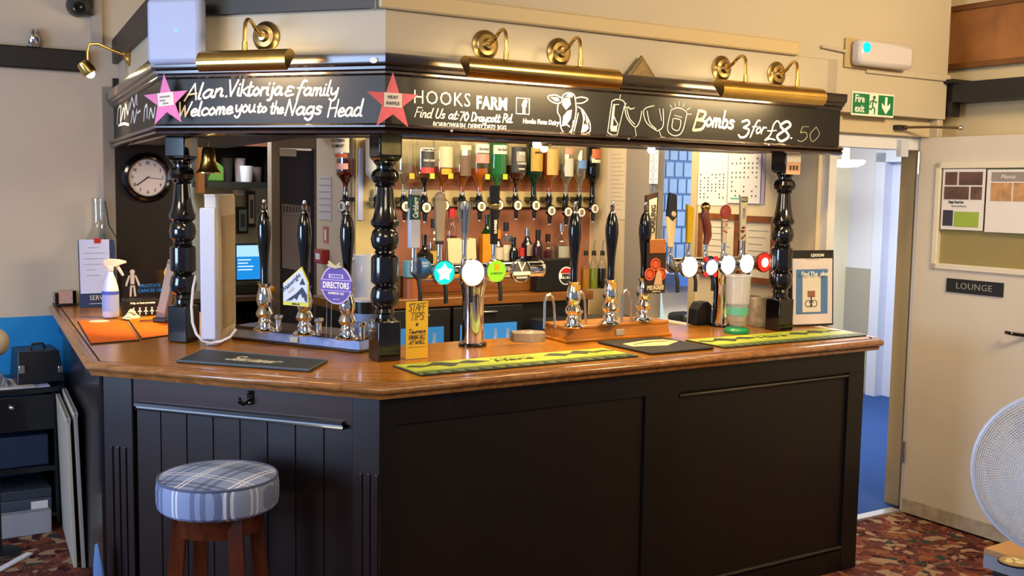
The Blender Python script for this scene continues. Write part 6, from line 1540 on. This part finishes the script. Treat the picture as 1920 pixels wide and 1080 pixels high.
ws = box('white_strip', (-.015, .015, -.012, 0, -.21, .21), PAPERB, None, FR @ TR(on_y(FR, 672, 350, OY).x, OY-.02, on_y(FR, 672, 345, OY).z)); tag(ws, 'narrow white strip on the wall right of the first optic', 'strip')

# ================================================================== BACK ROOM ON THE LEFT
BRY = 4.55
def brbox(nm, c1, c2, y, depth, mat, label, cat, bev=0):
    a, b = on_y(FR, *c1, y), on_y(FR, *c2, y)
    o = box(nm, (-(b.x-a.x)/2, (b.x-a.x)/2, 0, depth, -(a.z-b.z)/2, (a.z-b.z)/2), mat, None, FR @ TR((a.x+b.x)/2, y, (a.z+b.z)/2), bev); tag(o, label, cat); return o
# wall cupboard, open fronted
a, b = on_y(FR, 383, 268, 4.2), on_y(FR, 511, 354, 4.2)
wc_ = thing('open_cupboard', FR @ TR((a.x+b.x)/2, 4.2, (a.z+b.z)/2), 'dark open wall cupboard behind the brass bell', 'cupboard')
w_, h_ = (b.x-a.x)/2, (a.z-b.z)/2
MB().box(-w_, w_, .3, .33, -h_, h_+.3).build('back_panel', BLACKM, wc_, smooth=False)
MB().box(-w_, w_, 0, .3, -h_, -h_+.045).build('shelf', P('cup_shelf', '#23241f', .5), wc_, smooth=False)
MB().box(-w_, w_, 0, .3, h_-.01, h_+.03).build('top', P('cup_top', '#8f5a46', .5), wc_, smooth=False)
MB().box(w_-.02, w_, 0, .3, -h_, h_+.02).build('side', BLACKM, wc_, smooth=False); MB().box(-w_, -w_+.02, 0, .3, -h_, h_+.02).build('side', BLACKM, wc_, smooth=False)
zs = (a.z+b.z)/2-h_+.046
def cup(px, w, h, mat, nm, label, prof=None, cat='cup', yc=4.34):
    c = on_y(FR, px, 345, yc); t = MB().lathe(prof or [(0, 0), (w*.8, 0), (w, h), (w*.9, h), (w*.72, .006), (0, .006)], 18).build(nm, mat, None, FR @ TR(c.x, yc, zs)); tag(t, label, cat)
cup(450, .042, .17, glass('pale_glass', (.8, .7, .7), .15, .4), 'pint_glass', 'tall pale glass in the dark cupboard')
cup(462, .05, .115, WHITEPL, 'white_mug', 'white mug in front of the tall glass in the cupboard', None, 'mug', 4.245)
cup(481, .045, .11, P('mug_grey_pink', '#7d6a66', .4), 'brown_mug', 'grey-brown mug at the right of the cupboard', None, 'mug')
cup(424, .05, .17, P('pot_dark', '#3a352f', .35, .3), 'dark_pot', 'tall dark pot in the cupboard', None, 'pot')
c = on_y(FR, 405, 345, 4.28)
gn = MB().plate([(-.07, 0), (.05, 0), (.05, .1), (.0, .14), (-.04, .06)], -.03, .03).build('green_cloth', P('cloth_green', '#5d8a30', .7), None, FR @ TR(c.x, 4.28, zs), smooth=False, bevel=.01); tag(gn, 'folded green cloth in the dark cupboard', 'cloth')
wp_ = brbox('wooden_post', (371, 268), (384, 362), 3.2, .06, P('post_tan', '#b07a3e', .5), 'tan wooden upright beside the brass bell', 'post')
def pic(c1, c2, label, inner):
    o = brbox('framed_picture', c1, c2, BRY, .03, BLACKM, label, 'picture')
    d = o.dimensions; w_, h_ = [max(abs(v[i]) for v in o.bound_box) for i in (0, 2)]
    MB().box(-w_*.72, w_*.72, -.004, 0, -h_*.8, h_*.8).build('mount', inner, o, smooth=False)
    MB().box(-w_*.4, w_*.4, -.006, -.004, -h_*.5, h_*.5).build('print', P('print_greyblue', '#4a5a6a', .5, noise=.3, scale=20), o, smooth=False)
pic((464, 358), (479, 426), 'tall narrow black-framed picture on the back room wall', PAPER)
pic((445, 388), (465, 438), 'black-framed picture just right of the heater', P('mount_blue', '#8fa6bf', .5))
pic((493, 389), (512, 444), 'black-framed picture beside the back room door', PAPER)
o = brbox('wall_bracket', (443, 352), (460, 367), BRY-.1, .1, WHITEPL, 'small white round fitting under the dark cupboard', 'fitting', .02)
# desk with till screen
dk = thing('back_desk', FR @ TR(.4, 3.5, 0), 'dark back room desk with open shelves', 'desk')
dz = on_y(FR, 470, 556, 3.5).z
MB().box(-.25, .42, 0, .5, dz-.03, dz).build('desk_top', P('desk_brown', '#4a3226', .4), dk, smooth=False)
MB().box(-.25, .42, .45, .5, 0, dz-.03).build('back_panel', BLACKM, dk, smooth=False); MB().box(-.25, -.22, 0, .5, 0, dz-.03).build('side', BLACKM, dk, smooth=False); MB().box(.39, .42, 0, .5, 0, dz-.03).build('side', BLACKM, dk, smooth=False)
MB().box(-.22, .39, .02, .45, dz-.34, dz-.32).build('shelf', P('desk_shelf', '#b7a67a', .5), dk, smooth=False)
a, b = on_y(FR, 440, 456, 3.65), on_y(FR, 494, 527, 3.65)
tsn = thing('till_screen', FR @ TR((a.x+b.x)/2, 3.65, dz), 'lit blue till screen on the back room desk beside the heater', 'screen')
w_ = (b.x-a.x)/2; zc0, zc1 = b.z-dz, a.z-dz
MB().box(-w_, w_, 0, .05, zc0, zc1).build('bezel', BLACKM, tsn, smooth=False, bevel=.006)
dsp = MB().box(-w_+.012, w_-.012, -.003, 0, zc0+.015, zc1-.015).build('display', emis('screen_blue', '#1f86d6', 1.0), tsn, smooth=False)
box('header', (-w_+.012, w_-.012, -.005, -.003, zc1-.09, zc1-.015), emis('screen_pale', '#a8d8ee', 1.0), dsp)
hl = MB()
for k, (x0, x1) in enumerate(((-.8, .1), (-.8, -.1), (-.8, .3), (-.8, .2))): hl.box(w_*x0, w_*x1, -.005, -.003, zc1-.115-k*.022, zc1-.108-k*.022)
hl.build('screen_lines', emis('screen_line', '#d9f0fb', 1.0), dsp, smooth=False)
MB().box(-w_, w_*.9, .0, .12, 0, zc0-.01).build('till_base', P('till_black', '#121315', .35), tsn, smooth=False, bevel=.01)
for px, col, lab in ((434, '#2f6b52', 'green box on the shelf of the back room desk'), (468, '#8a3a2a', 'small red box on the shelf of the back room desk')):
    c = on_y(FR, px, 600, 3.6); o = box('shelf_box', (-.05, .05, 0, .1, 0, .12), P('sbox_'+col, col, .5), None, FR @ TR(c.x, 3.6, dz-.319)); tag(o, lab, 'box')
c = on_y(FR, 511, 553, 3.55)
fl_ = MB().ball(.03, None, 12).build('orange_ornament', P('orn_orange', '#cf8a2c', .5), None, FR @ TR(c.x, 3.57, dz+.03)); tag(fl_, 'small orange ornament at the desk edge behind the first pump handle', 'ornament')
# door of the back room with its poster
q1_, q2_ = on_y(FR, 525, 300, 3.74), on_y(FR, 591, 300, 3.74)
bd2 = thing('backroom_door', FR @ TR((q1_.x+q2_.x)/2, 3.74, 0), 'dark navy back room door with a large pale poster', 'door')
w_ = (q2_.x-q1_.x)/2; 
MB().box(-w_+.002, w_-.002, 0, .035, 0.004, 2.015).build('door_leaf', P('door_navy', '#373548', .5), bd2, smooth=False)
zp0, zp1 = on_y(FR, 556, 512, 3.73).z, on_y(FR, 556, 382, 3.73).z
ps = MB().plate([(-w_+.01, zp0+.04), (w_*.72, zp0), (w_*.72, zp1-.02), (-w_+.01, zp1)], -.004, 0).build('poster', P('poster_grey', '#a89fa4', .6, noise=.06, scale=5), bd2, smooth=False)
MB().plate([(-w_+.01, zp1-.075), (w_*.72, zp1-.1), (w_*.72, zp1-.095), (-w_+.01, zp1-.07)], -.006, -.004).build('poster_rule', INKG, ps, smooth=False)
hd_ = MB(); 
for k in range(9): hd_.box(-w_+.02+k*w_*.175, -w_+.02+k*w_*.175+.012, -.006, -.004, zp1-.06, zp1-.015)
hd_.build('poster_heading', P('heading_brown', '#6d5f64', .6), ps, smooth=False)
MB().box(-w_-.02, -w_+.10, -.05, 0, 1.97, 2.02).build('closer', STEEL, bd2, smooth=False, bevel=.004)

# ================================================================== LOUNGE DOOR, RIGHT WALL
FD = FS(3.43)      # leaf face; local x toward the room
x0d, x1d = -.475, .36
ld = thing('lounge_door', FD, 'cream lounge door standing open with glazed top and black name plate', 'door')
a, b = on_y(FD, 1765, 316), on_y(FD, 1757, 493)
wz0, wz1 = b.z, a.z; wx0 = on_y(FD, 1762, 400).x
lm = MB(); lm.box(x0d, wx0, 0, .04, .012, 2.085); lm.box(wx0, x1d, 0, .04, .012, wz0); lm.box(wx0, x1d, 0, .04, wz1, 2.085); lm.box(x1d-.08, x1d, 0, .04, .012, 2.085)
lm.build('door_leaf', DOORP, ld, smooth=False)
bdg = MB()
for d in ((wx0-.03, x1d-.06, wz0-.03, wz0), (wx0-.03, x1d-.06, wz1, wz1+.03), (wx0-.03, wx0, wz0-.03, wz1+.03)): bdg.box(d[0], d[1], -.012, .004, d[2], d[3])
bdg.build('glazing_bead', P('bead_cream', '#d8ccb4', .4), ld, smooth=False, bevel=.003)
MB().box(wx0, x1d-.08, .018, .024, wz0, wz1).build('glass_pane', P('pane_olive', '#8f8050', .2, 0, .2), ld, smooth=False)
a, b = on_y(FD, 1776, 533), on_y(FD, 1882, 545); lzz = (a.z+b.z)/2
npl = MB().box(a.x, b.x, -.008, 0, lzz-.036, lzz+.036).build('name_plate', BLACKM, ld, smooth=False)
text('writing', 'LOUNGE', .046, P('plate_grey_text', '#8f8b80', .5), npl, (a.x+b.x)/2, -.0095, lzz, sx=1.1, space=1.05)
v = on_y(FD, 1915, 626)
MB().tube([(v.x+.04, -.012, v.z-.004), (v.x, -.045, v.z), (v.x-.03, -.05, v.z+.002), (v.x-.055, -.045, v.z+.004)], .009, 8).build('lever_handle', BLACKG, ld)
for z in (1.95, .35):
    MB().tube([(x0d-.004, -.006, z-.06), (x0d-.004, -.006, z+.06)], .008, 8).build('hinge', STEEL, ld)
MB().box(x0d, x1d, -.003, 0, .012, .09).build('scuffed_foot', P('scuff', '#a79a88', .6, noise=.2, scale=20), ld, smooth=False)
arm = thing('door_closer_arm', FR @ TR(3.30, .36, 2.13), 'dark metal closer arm above the open lounge door', 'door closer')
MB().tube([(-.10, .08, .0), (.02, -.02, .004), (.13, -.12, .0)], .007, 8).build('arm_bar', P('arm_bronze', '#6b5a42', .35, .7), arm)
MB().box(-.13, -.06, .06, .10, -.012, .012).build('pivot_block', DARKB, arm, bevel=.003); MB().ball(.014, TR(.13, -.12, 0), 10).build('pivot_end', STEEL, arm)
cb_ = box('closer_block', (3.26, 3.32, .47, .50, 1.98, 2.07), P('closer_white', '#bfc6d6', .4), None, FR); tag(cb_, 'small pale block on the corridor door frame', 'door closer')
# posters in the glazing
def poster(c1, c2, label):
    y = -.004; a, b = on_y(FD, *c1, y), on_y(FD, *c2, y)
    t = thing('door_poster', FD @ TR((a.x+b.x)/2, y, (a.z+b.z)/2), label, 'poster', 'posters in the lounge door glazing'); w_, h_ = abs(b.x-a.x)/2, abs(a.z-b.z)/2
    MB().box(-w_, w_, 0, .002, -h_, h_).build('sheet', PAPER, t, smooth=False); return t, w_, h_
t, w_, h_ = poster((1769, 317), (1842, 433), 'poster with four small photos and a green block in the door glazing')
PH1 = P('photo_brown', '#5c4034', .5, noise=.45, scale=18); PH2 = P('photo_tan', '#b98a58', .5, noise=.4, scale=16)
for d in ((-.88, -.30, .47, .9), (-.22, .88, .47, .9), (-.9, .28, .0, .42), (.36, .88, .0, .42)):
    MB().box(w_*d[0], w_*d[1], -.0015, 0, h_*d[2], h_*d[3]).build('photo', PH1, t, smooth=False)
text('writing', 'Nags Head Inn', .020, INK, t, -w_*.3, -.001, -h_*.09, sx=.75, offset=.0004); text('writing', 'Party Food Selection', .014, INKG, t, -w_*.15, -.001, -h_*.22, sx=.75)
MB().box(-w_*.9, -w_*.42, -.0015, 0, -h_*.88, -h_*.36).build('dark_logo', P('logo_dark', '#34303c', .5), t, smooth=False); MB().box(-w_*.36, w_*.8, -.0015, 0, -h_*.9, -h_*.4).build('green_block', P('block_green', '#93a93c', .5), t, smooth=False)
t, w_, h_ = poster((1852, 318), (1960, 440), 'poster with a grey heading and food photos at the picture edge')
MB().box(-w_*.85, w_*.9, -.0015, 0, h_*.62, h_*.92).build('grey_heading', P('head_grey', '#8d8379', .6), t, smooth=False); text('writing', 'Menus', .03, PAPER, t, -w_*.3, -.002, h_*.77, shear=.2)
MB().box(-w_*.85, -w_*.15, -.0015, 0, -.0, h_*.58).build('photo', PH2, t, smooth=False); MB().box(-w_*.1, w_*.9, -.0015, 0, 0, h_*.58).build('photo', PH2, t, smooth=False)
# framed board on the right wall
FW = FS(3.655)
a, b = on_y(FW, 1778, 26, -.02), on_y(FW, 1772, 132, -.02)
fb_ = thing('framed_board', FW @ TR(a.x, -.02, b.z), 'brown wooden framed board high on the right wall', 'board')
hh_ = .34
MB().box(0, .9, 0, .02, 0, hh_).build('board', wood('board_brown', '#7a4a22', '#9a6433', .4, .2, (3, 3, 3)), fb_, smooth=False)
fr = MB()
for d in ((0, .9, 0, .03), (0, .9, hh_-.03, hh_), (0, .03, 0, hh_), (.87, .9, 0, hh_)): fr.box(d[0], d[1], -.014, .0, d[2], d[3])
fr.build('frame', wood('frame_brown', '#5a3414', '#74481f', .35, .2, (6, 6, 6)), fb_, smooth=False, bevel=.003)

# ================================================================== FAN AND SMALL TABLE ON THE RIGHT
fc_ = ORG + ray(1992, 893)*2.75
dirv = (Vector((-.25, -.2, 0))-Vector((fc_.x, fc_.y, 0))).to_2d().normalized()
FN = frame((fc_.x, fc_.y, 0), (-dirv.y*1, dirv.x*1))
if (FN.to_3x3() @ Vector((0, -1, 0))).to_2d().dot(dirv) < 0: FN = frame((fc_.x, fc_.y, 0), (dirv.y, -dirv.x))
fa = thing('pedestal_fan', FN, 'white pedestal fan with wire mesh guard at the right picture edge', 'fan')
RFN = .215; zf = fc_.z
gd = MB()
def dome(r): return -.085*(1-(r/RFN)**2)**.6 if r < RFN else 0
for k in range(1, 38):
    r = RFN*k/38; n = 44; gd.tube([(r*math.cos(2*PI*i/n), dome(r), zf+r*math.sin(2*PI*i/n)) for i in range(n)], .0018, 4, True)
for k in range(150):
    a = 2*PI*k/150; gd.tube([(r*math.cos(a+.25*r/RFN), dome(r), zf+r*math.sin(a+.25*r/RFN)) for r in (RFN*.24, RFN*.45, RFN*.65, RFN*.85, RFN*.999)], .0017, 4)
gd.build('front_guard', P('fan_white', '#d5d6da', .35), fa)
MB().tube([(RFN*math.cos(2*PI*i/48), 0, zf+RFN*math.sin(2*PI*i/48)) for i in range(48)], .008, 8, True).build('guard_rim', P('fan_rim', '#c9cedd', .35), fa)
MB().lathe([(0, 0), (.05, 0), (.045, .012), (0, .016)], 24, TR(0, -.08, zf) @ RX(PI/2)).build('centre_badge', P('fan_badge', '#c7c4c0', .35), fa)
bg_ = MB()
for k in range(60):
    a = 2*PI*k/60; bg_.tube([(r*math.cos(a), -dome(r), zf+r*math.sin(a)) for r in (RFN*.25, RFN*.6, RFN*.85, RFN*.999)], .0014, 4)
for r in (.25, .45, .65, .85): n = 32; bg_.tube([(RFN*r*math.cos(2*PI*i/n), -dome(RFN*r), zf+RFN*r*math.sin(2*PI*i/n)) for i in range(n)], .0014, 4, True)
bg_.build('rear_guard', MATS['fan_white'], fa)
for k in range(4):
    a = k*PI/2+.3; bl_m = MB()
    bl_m.add([(.03*math.cos(a-.3), .01, zf+.03*math.sin(a-.3)), (.19*math.cos(a-.1), .02, zf+.19*math.sin(a-.1)), (.195*math.cos(a+.3), 0, zf+.195*math.sin(a+.3)), (.16*math.cos(a+.62), -.02, zf+.16*math.sin(a+.62)), (.03*math.cos(a+.5), -.01, zf+.03*math.sin(a+.5))], [(0, 1, 2, 3, 4)])
    bo_ = bl_m.build('fan_blade', P('fan_blade', '#d9d9dc', .4), fa, smooth=False); sd_ = bo_.modifiers.new('solid', 'SOLIDIFY'); sd_.thickness = .003
MB().lathe([(0, 0), (.05, 0), (.06, .08), (.04, .14), (0, .15)], 22, TR(0, .06, zf) @ RX(-PI/2)).build('motor', MATS['fan_white'], fa)
MB().tube([(0, .11, .02), (0, .11, zf)], .016, 12).build('pole', MATS['fan_white'], fa)
MB().lathe([(0, 0), (.2, 0), (.19, .02), (.03, .035), (0, .035)], 28, TR(0, .11, 0)).build('base', MATS['fan_white'], fa)
ta, tb_ = on_z(Matrix.Identity(4), 1845, 1027, .72), on_z(Matrix.Identity(4), 1920, 1005, .72)
FT = frame((ta.x, ta.y, 0), (tb_-ta).to_2d())
st = thing('small_table', FT, 'corner of a small tan topped table at the bottom right', 'table')
MB().box(0, .5, -.5, 0, .702, .72).build('table_top', P('table_tan', '#b98a52', .45, noise=.06, scale=6), st, smooth=False, bevel=.002)
MB().box(.0, .5, -.5, 0.0, .66, .702).build('table_edge', P('table_grey', '#8d8f98', .5), st, smooth=False)
for x, y in ((.04, -.04), (.46, -.04), (.04, -.46), (.46, -.46)): MB().box(x-.02, x+.02, y-.02, y+.02, 0, .66).build('leg', DARKB, st, smooth=False)
q = on_z(FT, 1905, 1056, .72)
rc_ = thing('round_coaster', FT @ TR(q.x, q.y, .7205), 'round black and gold coaster on the corner table', 'coaster')
MB().lathe([(0, 0), (.05, 0), (.05, .004), (0, .004)], 32).build('disc', P('coaster_black', '#15130f', .3), rc_); MB().lathe([(.0, .004), (.045, .004), (.045, .005), (0, .005)], 32).build('gold_field', P('coaster_tan', '#a98a50', .4), rc_)
cm_ = MB()
for x, y, r in ((-.02, .01, .012), (0, .018, .011), (.016, .012, .012), (.0, -.012, .014), (.02, -.012, .01)): cm_.lathe([(0, .005), (r, .005), (r, .0058), (0, .0058)], 14, TR(x, y, 0))
cm_.build('cream_emblem', P('coaster_cream', '#e0cf94', .5), rc_)
# dark low box behind the fan
q = on_z(Matrix.Identity(4), 1872, 1030, 0)
db_ = box('dark_box', (3.20, 3.40, -.62, -.38, 0, .25), P('box_navy_black', '#0e1526', .5), None, FR, bevel=.01); tag(db_, 'dark box on the carpet past the lounge door behind the fan', 'box')

# ================================================================== STOOL
q = on_z(Matrix.Identity(4), 409, 893, .80)
stl = thing('bar_stool', TR(q.x, q.y, 0) @ RZ(-.35), 'round bar stool with blue tartan seat and turned brown legs', 'stool'); stl.scale = (.965, .965, 1.042)
Rs = .207
MB().lathe([(0, .672), (Rs*.93, .672), (Rs*.985, .682), (Rs, .70), (Rs, .745), (Rs*.985, .762), (Rs*.955, .772), (Rs*.6, .783), (0, .788)], 56).build('seat_cushion', PLAID, stl)
MB().tube([(Rs*.967*math.cos(2*PI*i/56), Rs*.967*math.sin(2*PI*i/56), .770) for i in range(56)], .0045, 8, True).build('piping', P('piping_dark', '#4d5672', .8), stl)
ap = MB(); ap.lathe([(.125, .60), (.15, .60), (.16, .672), (.125, .672)], 36); ap.build('apron_ring', STOOLW, stl)
for k in range(4):
    a = PI/4+k*PI/2+.25; dx, dy = math.cos(a), math.sin(a)
    top_, bot_ = Vector((dx*.135, dy*.135, .672)), Vector((dx*.20, dy*.20, 0))
    ax_ = (top_-bot_); L__ = ax_.length; Mq = Matrix.Translation(bot_) @ ax_.to_track_quat('Z', 'Y').to_matrix().to_4x4() @ RZ(a)
    lg_ = MB(); lg_.box(-.024, .024, -.026, .026, L__*.56, L__, Mq)
    lg_.lathe([(.017, 0), (.02, .03), (.024, L__*.10), (.016, L__*.13), (.022, L__*.15), (.026, L__*.22), (.027, L__*.30), (.02, L__*.40), (.017, L__*.43), (.027, L__*.45), (.028, L__*.465), (.02, L__*.48), (.018, L__*.49), (.029, L__*.52), (.030, L__*.54), (.024, L__*.565)], 18, Mq)
    lg_.build('leg', STOOLW, stl, bevel=.0)
for k in range(4):
    a, b = PI/4+k*PI/2+.25, PI/4+(k+1)*PI/2+.25; r = .178; z = .20+.05*(k % 2)
    MB().tube([(r*math.cos(a), r*math.sin(a), z), (r*math.cos(b), r*math.sin(b), z)], .011, 10).build('stretcher', STOOLW, stl)

# ================================================================== LEFT OF THE BAR
TY = 2.5
tw0, tw1 = -1.45, on_y(FR, 122, 738, TY).x
tz_ = .735
sdt = thing('side_table', FR @ TR(0, TY, 0), 'black side table with a drawer and shelves against the blue wall', 'table')
BT = P('table_black', '#0c0e14', .3, 0, .2)
MB().box(tw0, tw1, -.01, .46, tz_-.03, tz_).build('table_top', BT, sdt, bevel=.004)
dr = MB().box(tw0+.03, tw1-.05, .0, .02, tz_-.22, tz_-.04).build('drawer', BT, sdt, smooth=False, bevel=.004)
kn = on_y(FR, 22, 765, TY-.02); MB().ball(.014, TR(kn.x, -.016, kn.z), 14).build('knob', STEEL, dr)
for x in (tw0, tw1-.055):
    for y in (0, .40): MB().box(x, x+.055, y, y+.055, 0, tz_-.03).build('leg', BT, sdt, smooth=False, bevel=.003)
MB().box(tw0+.02, tw1-.02, .0, .45, .30, .325).build('shelf', BT, sdt, smooth=False)
MB().box(tw0+.02, tw1-.02, .0, .45, .06, .08).build('shelf', BT, sdt, smooth=False)
a, b = on_y(FR, 30, 664, TY+.05), on_y(FR, 122, 722, TY+.05)
kb = thing('black_case', FR @ TR((a.x+b.x)/2, TY+.06, tz_+.008), 'black case with metal catches on the side table', 'case')
w_ = (b.x-a.x)/2
MB().prism([(-w_, 0), (w_, 0), (w_, .26), (-w_, .26)], 0, .165, None, [(-w_+.01, .02), (w_-.02, .02), (w_-.02, .25), (-w_+.01, .25)]).build('case_body', P('case_black', '#10131a', .35), kb, smooth=False, bevel=.008)
MB().box(w_-.03, w_-.008, -.006, .004, .05, .085).build('catch', STEEL, kb, bevel=.002); MB().box(-w_+.012, -w_+.04, -.008, .004, .06, .10).build('catch', STEEL, kb, bevel=.002)
MB().tube([(-.03, .12, .165), (-.02, .12, .19), (.03, .12, .19), (.04, .12, .165)], .007, 8).build('handle', BLACKM, kb)
c = on_y(FR, -12, 700, TY+.05)
gl_ = thing('plastic_wrap', FR @ TR(c.x, TY+.1, tz_+.008), 'crumpled clear plastic beside the black case', 'wrapping')
mb = MB(); rnd = random.Random(11); vs = []; fs = []
for j in range(9):
    for i in range(14): vs.append(((i/13-.5)*.17, (j/8-.5)*.16, .004+max(0, 1-abs(i-6.5)/7)*rnd.uniform(.01, .11)*(1 if 0 < j < 8 else .1)))
for j in range(8):
    for i in range(13): fs.append((j*14+i, j*14+i+1, (j+1)*14+i+1, (j+1)*14+i))
mb.add(vs, fs).build('crumpled_sheet', glass('wrap_clear', (.70, .76, .90), .45, .25, .1), gl_, smooth=False)
c = on_y(FR, 50, 733, TY)
pps = thing('paper_sheets', FR @ TR(tw1-.24, TY+.09, tz_), 'thin stack of white papers under the black case', 'papers')
MB().box(-.55, .17, -.09, .2, 0, .004).build('sheets', PAPERB, pps, smooth=False); MB().box(-.56, .10, -.097, .19, .004, .0075).build('sheets', PAPER, pps, RZ(.01), smooth=False)
# things on its shelves
for k, (x0, x1, z0, h_, col, lab, nm) in enumerate(((tw1-.50, tw1-.08, .325, .16, '#14243f', 'dark blue box file on the upper shelf of the side table', 'box_file'), (tw1-.46, tw1-.07, .08, .075, '#3c4450', 'grey box file at the bottom of the side table', 'box_file'), (tw1-.48, tw1-.07, .155, .05, '#2c333d', 'dark folder lying on the grey box file', 'folder'))):
    o = box(nm, (x0, x1, TY+.03, TY+.35, z0+.001, z0+h_), P('file_'+col, col, .45, noise=.1, scale=20), None, FR, bevel=.004); tag(o, lab, nm.replace('_', ' '))
    if k == 1: box('spine_label', (x1-.10, x1-.02, TY+.027, TY+.031, z0+.02, z0+.06), PAPER, o)
o = box('pale_box', (tw1-.50, tw1-.09, TY-.08, TY-.02, .0, .115), P('box_pale', '#8f8f98', .6), None, FR @ TR(0, 0, 0), bevel=.003); tag(o, 'pale flat box standing on the carpet in front of the side table', 'box')
c = on_y(FR, -8, 642, TY-.3)
bo2 = thing('pale_ball_post', FR @ TR(c.x-.01, TY-.3, 0), 'slim post with a pale round top at the left picture edge', 'post')
MB().ball(.07, TR(0, 0, c.z), 20).build('ball_top', P('ball_beige', '#c6b49c', .5), bo2); MB().tube([(0, 0, 0), (0, 0, c.z-.05)], .012, 10).build('stem', BLACKM, bo2); MB().lathe([(0, 0), (.1, 0), (.09, .015), (0, .02)], 20).build('base', BLACKM, bo2)
# boards leaning on the bar side
q = on_z(Matrix.Identity(4), 141, 1063, 0)
for k, (off, col, lab, hh_) in enumerate(((0, '#aaa294', 'pale folded board leaning on the dark side of the bar', .70), (.035, '#8e8a86', 'grey board tucked behind the pale leaning board', .73))):
    lq = F3.inverted() @ Vector((q.x, q.y, 0)); y0 = lq.y+off; run = .012-y0-.03*(1-k)
    t = thing('leaning_board', F3 @ TR(lq.x+.02*k, y0, .002) @ RX(-math.atan2(run, hh_)) @ RZ(0), lab, 'board')
    MB().box(-.62, .02, -.008, .008, 0, hh_).build('panel', P('lean_'+col, col, .6), t, smooth=False, bevel=.002)
    MB().box(-.62, .02, -.009, .009, hh_-.02, hh_).build('top_edge', P('lean_edge', '#c4bfb4', .5), t, smooth=False)
# strip and ring on the carpet
a, b = on_z(Matrix.Identity(4), 56, 1036, .01), on_z(Matrix.Identity(4), -10, 1072, .01)
ss = thing('white_strip', frame((a.x, a.y, 0), (b-a).to_2d()), 'white plastic strip lying on the carpet at bottom left', 'strip')
MB().box(0, (b-a).length, -.018, .018, 0, .012).build('strip', WHITEPL, ss, bevel=.004)
q = on_z(Matrix.Identity(4), 192, 1062, 0.0)
bq = on_y(FL, 192, 1050, -.035); bc_ = thing('blue_cloth', FL @ TR(bq.x, -.035, 0.001), 'small blue cloth propped against the foot of the left pilaster', 'cloth')
MB().lathe([(.0, 0), (.03, 0), (.032, .05), (.022, .10), (.008, .125), (0, .127)], 12, RY(-.06) @ Matrix.Diagonal((1, .5, on_y(FL, 190, 1020, -.035).z/.127, 1))).build('folded_cloth', P('cloth_blue', '#4a6c9e', .7), bc_)
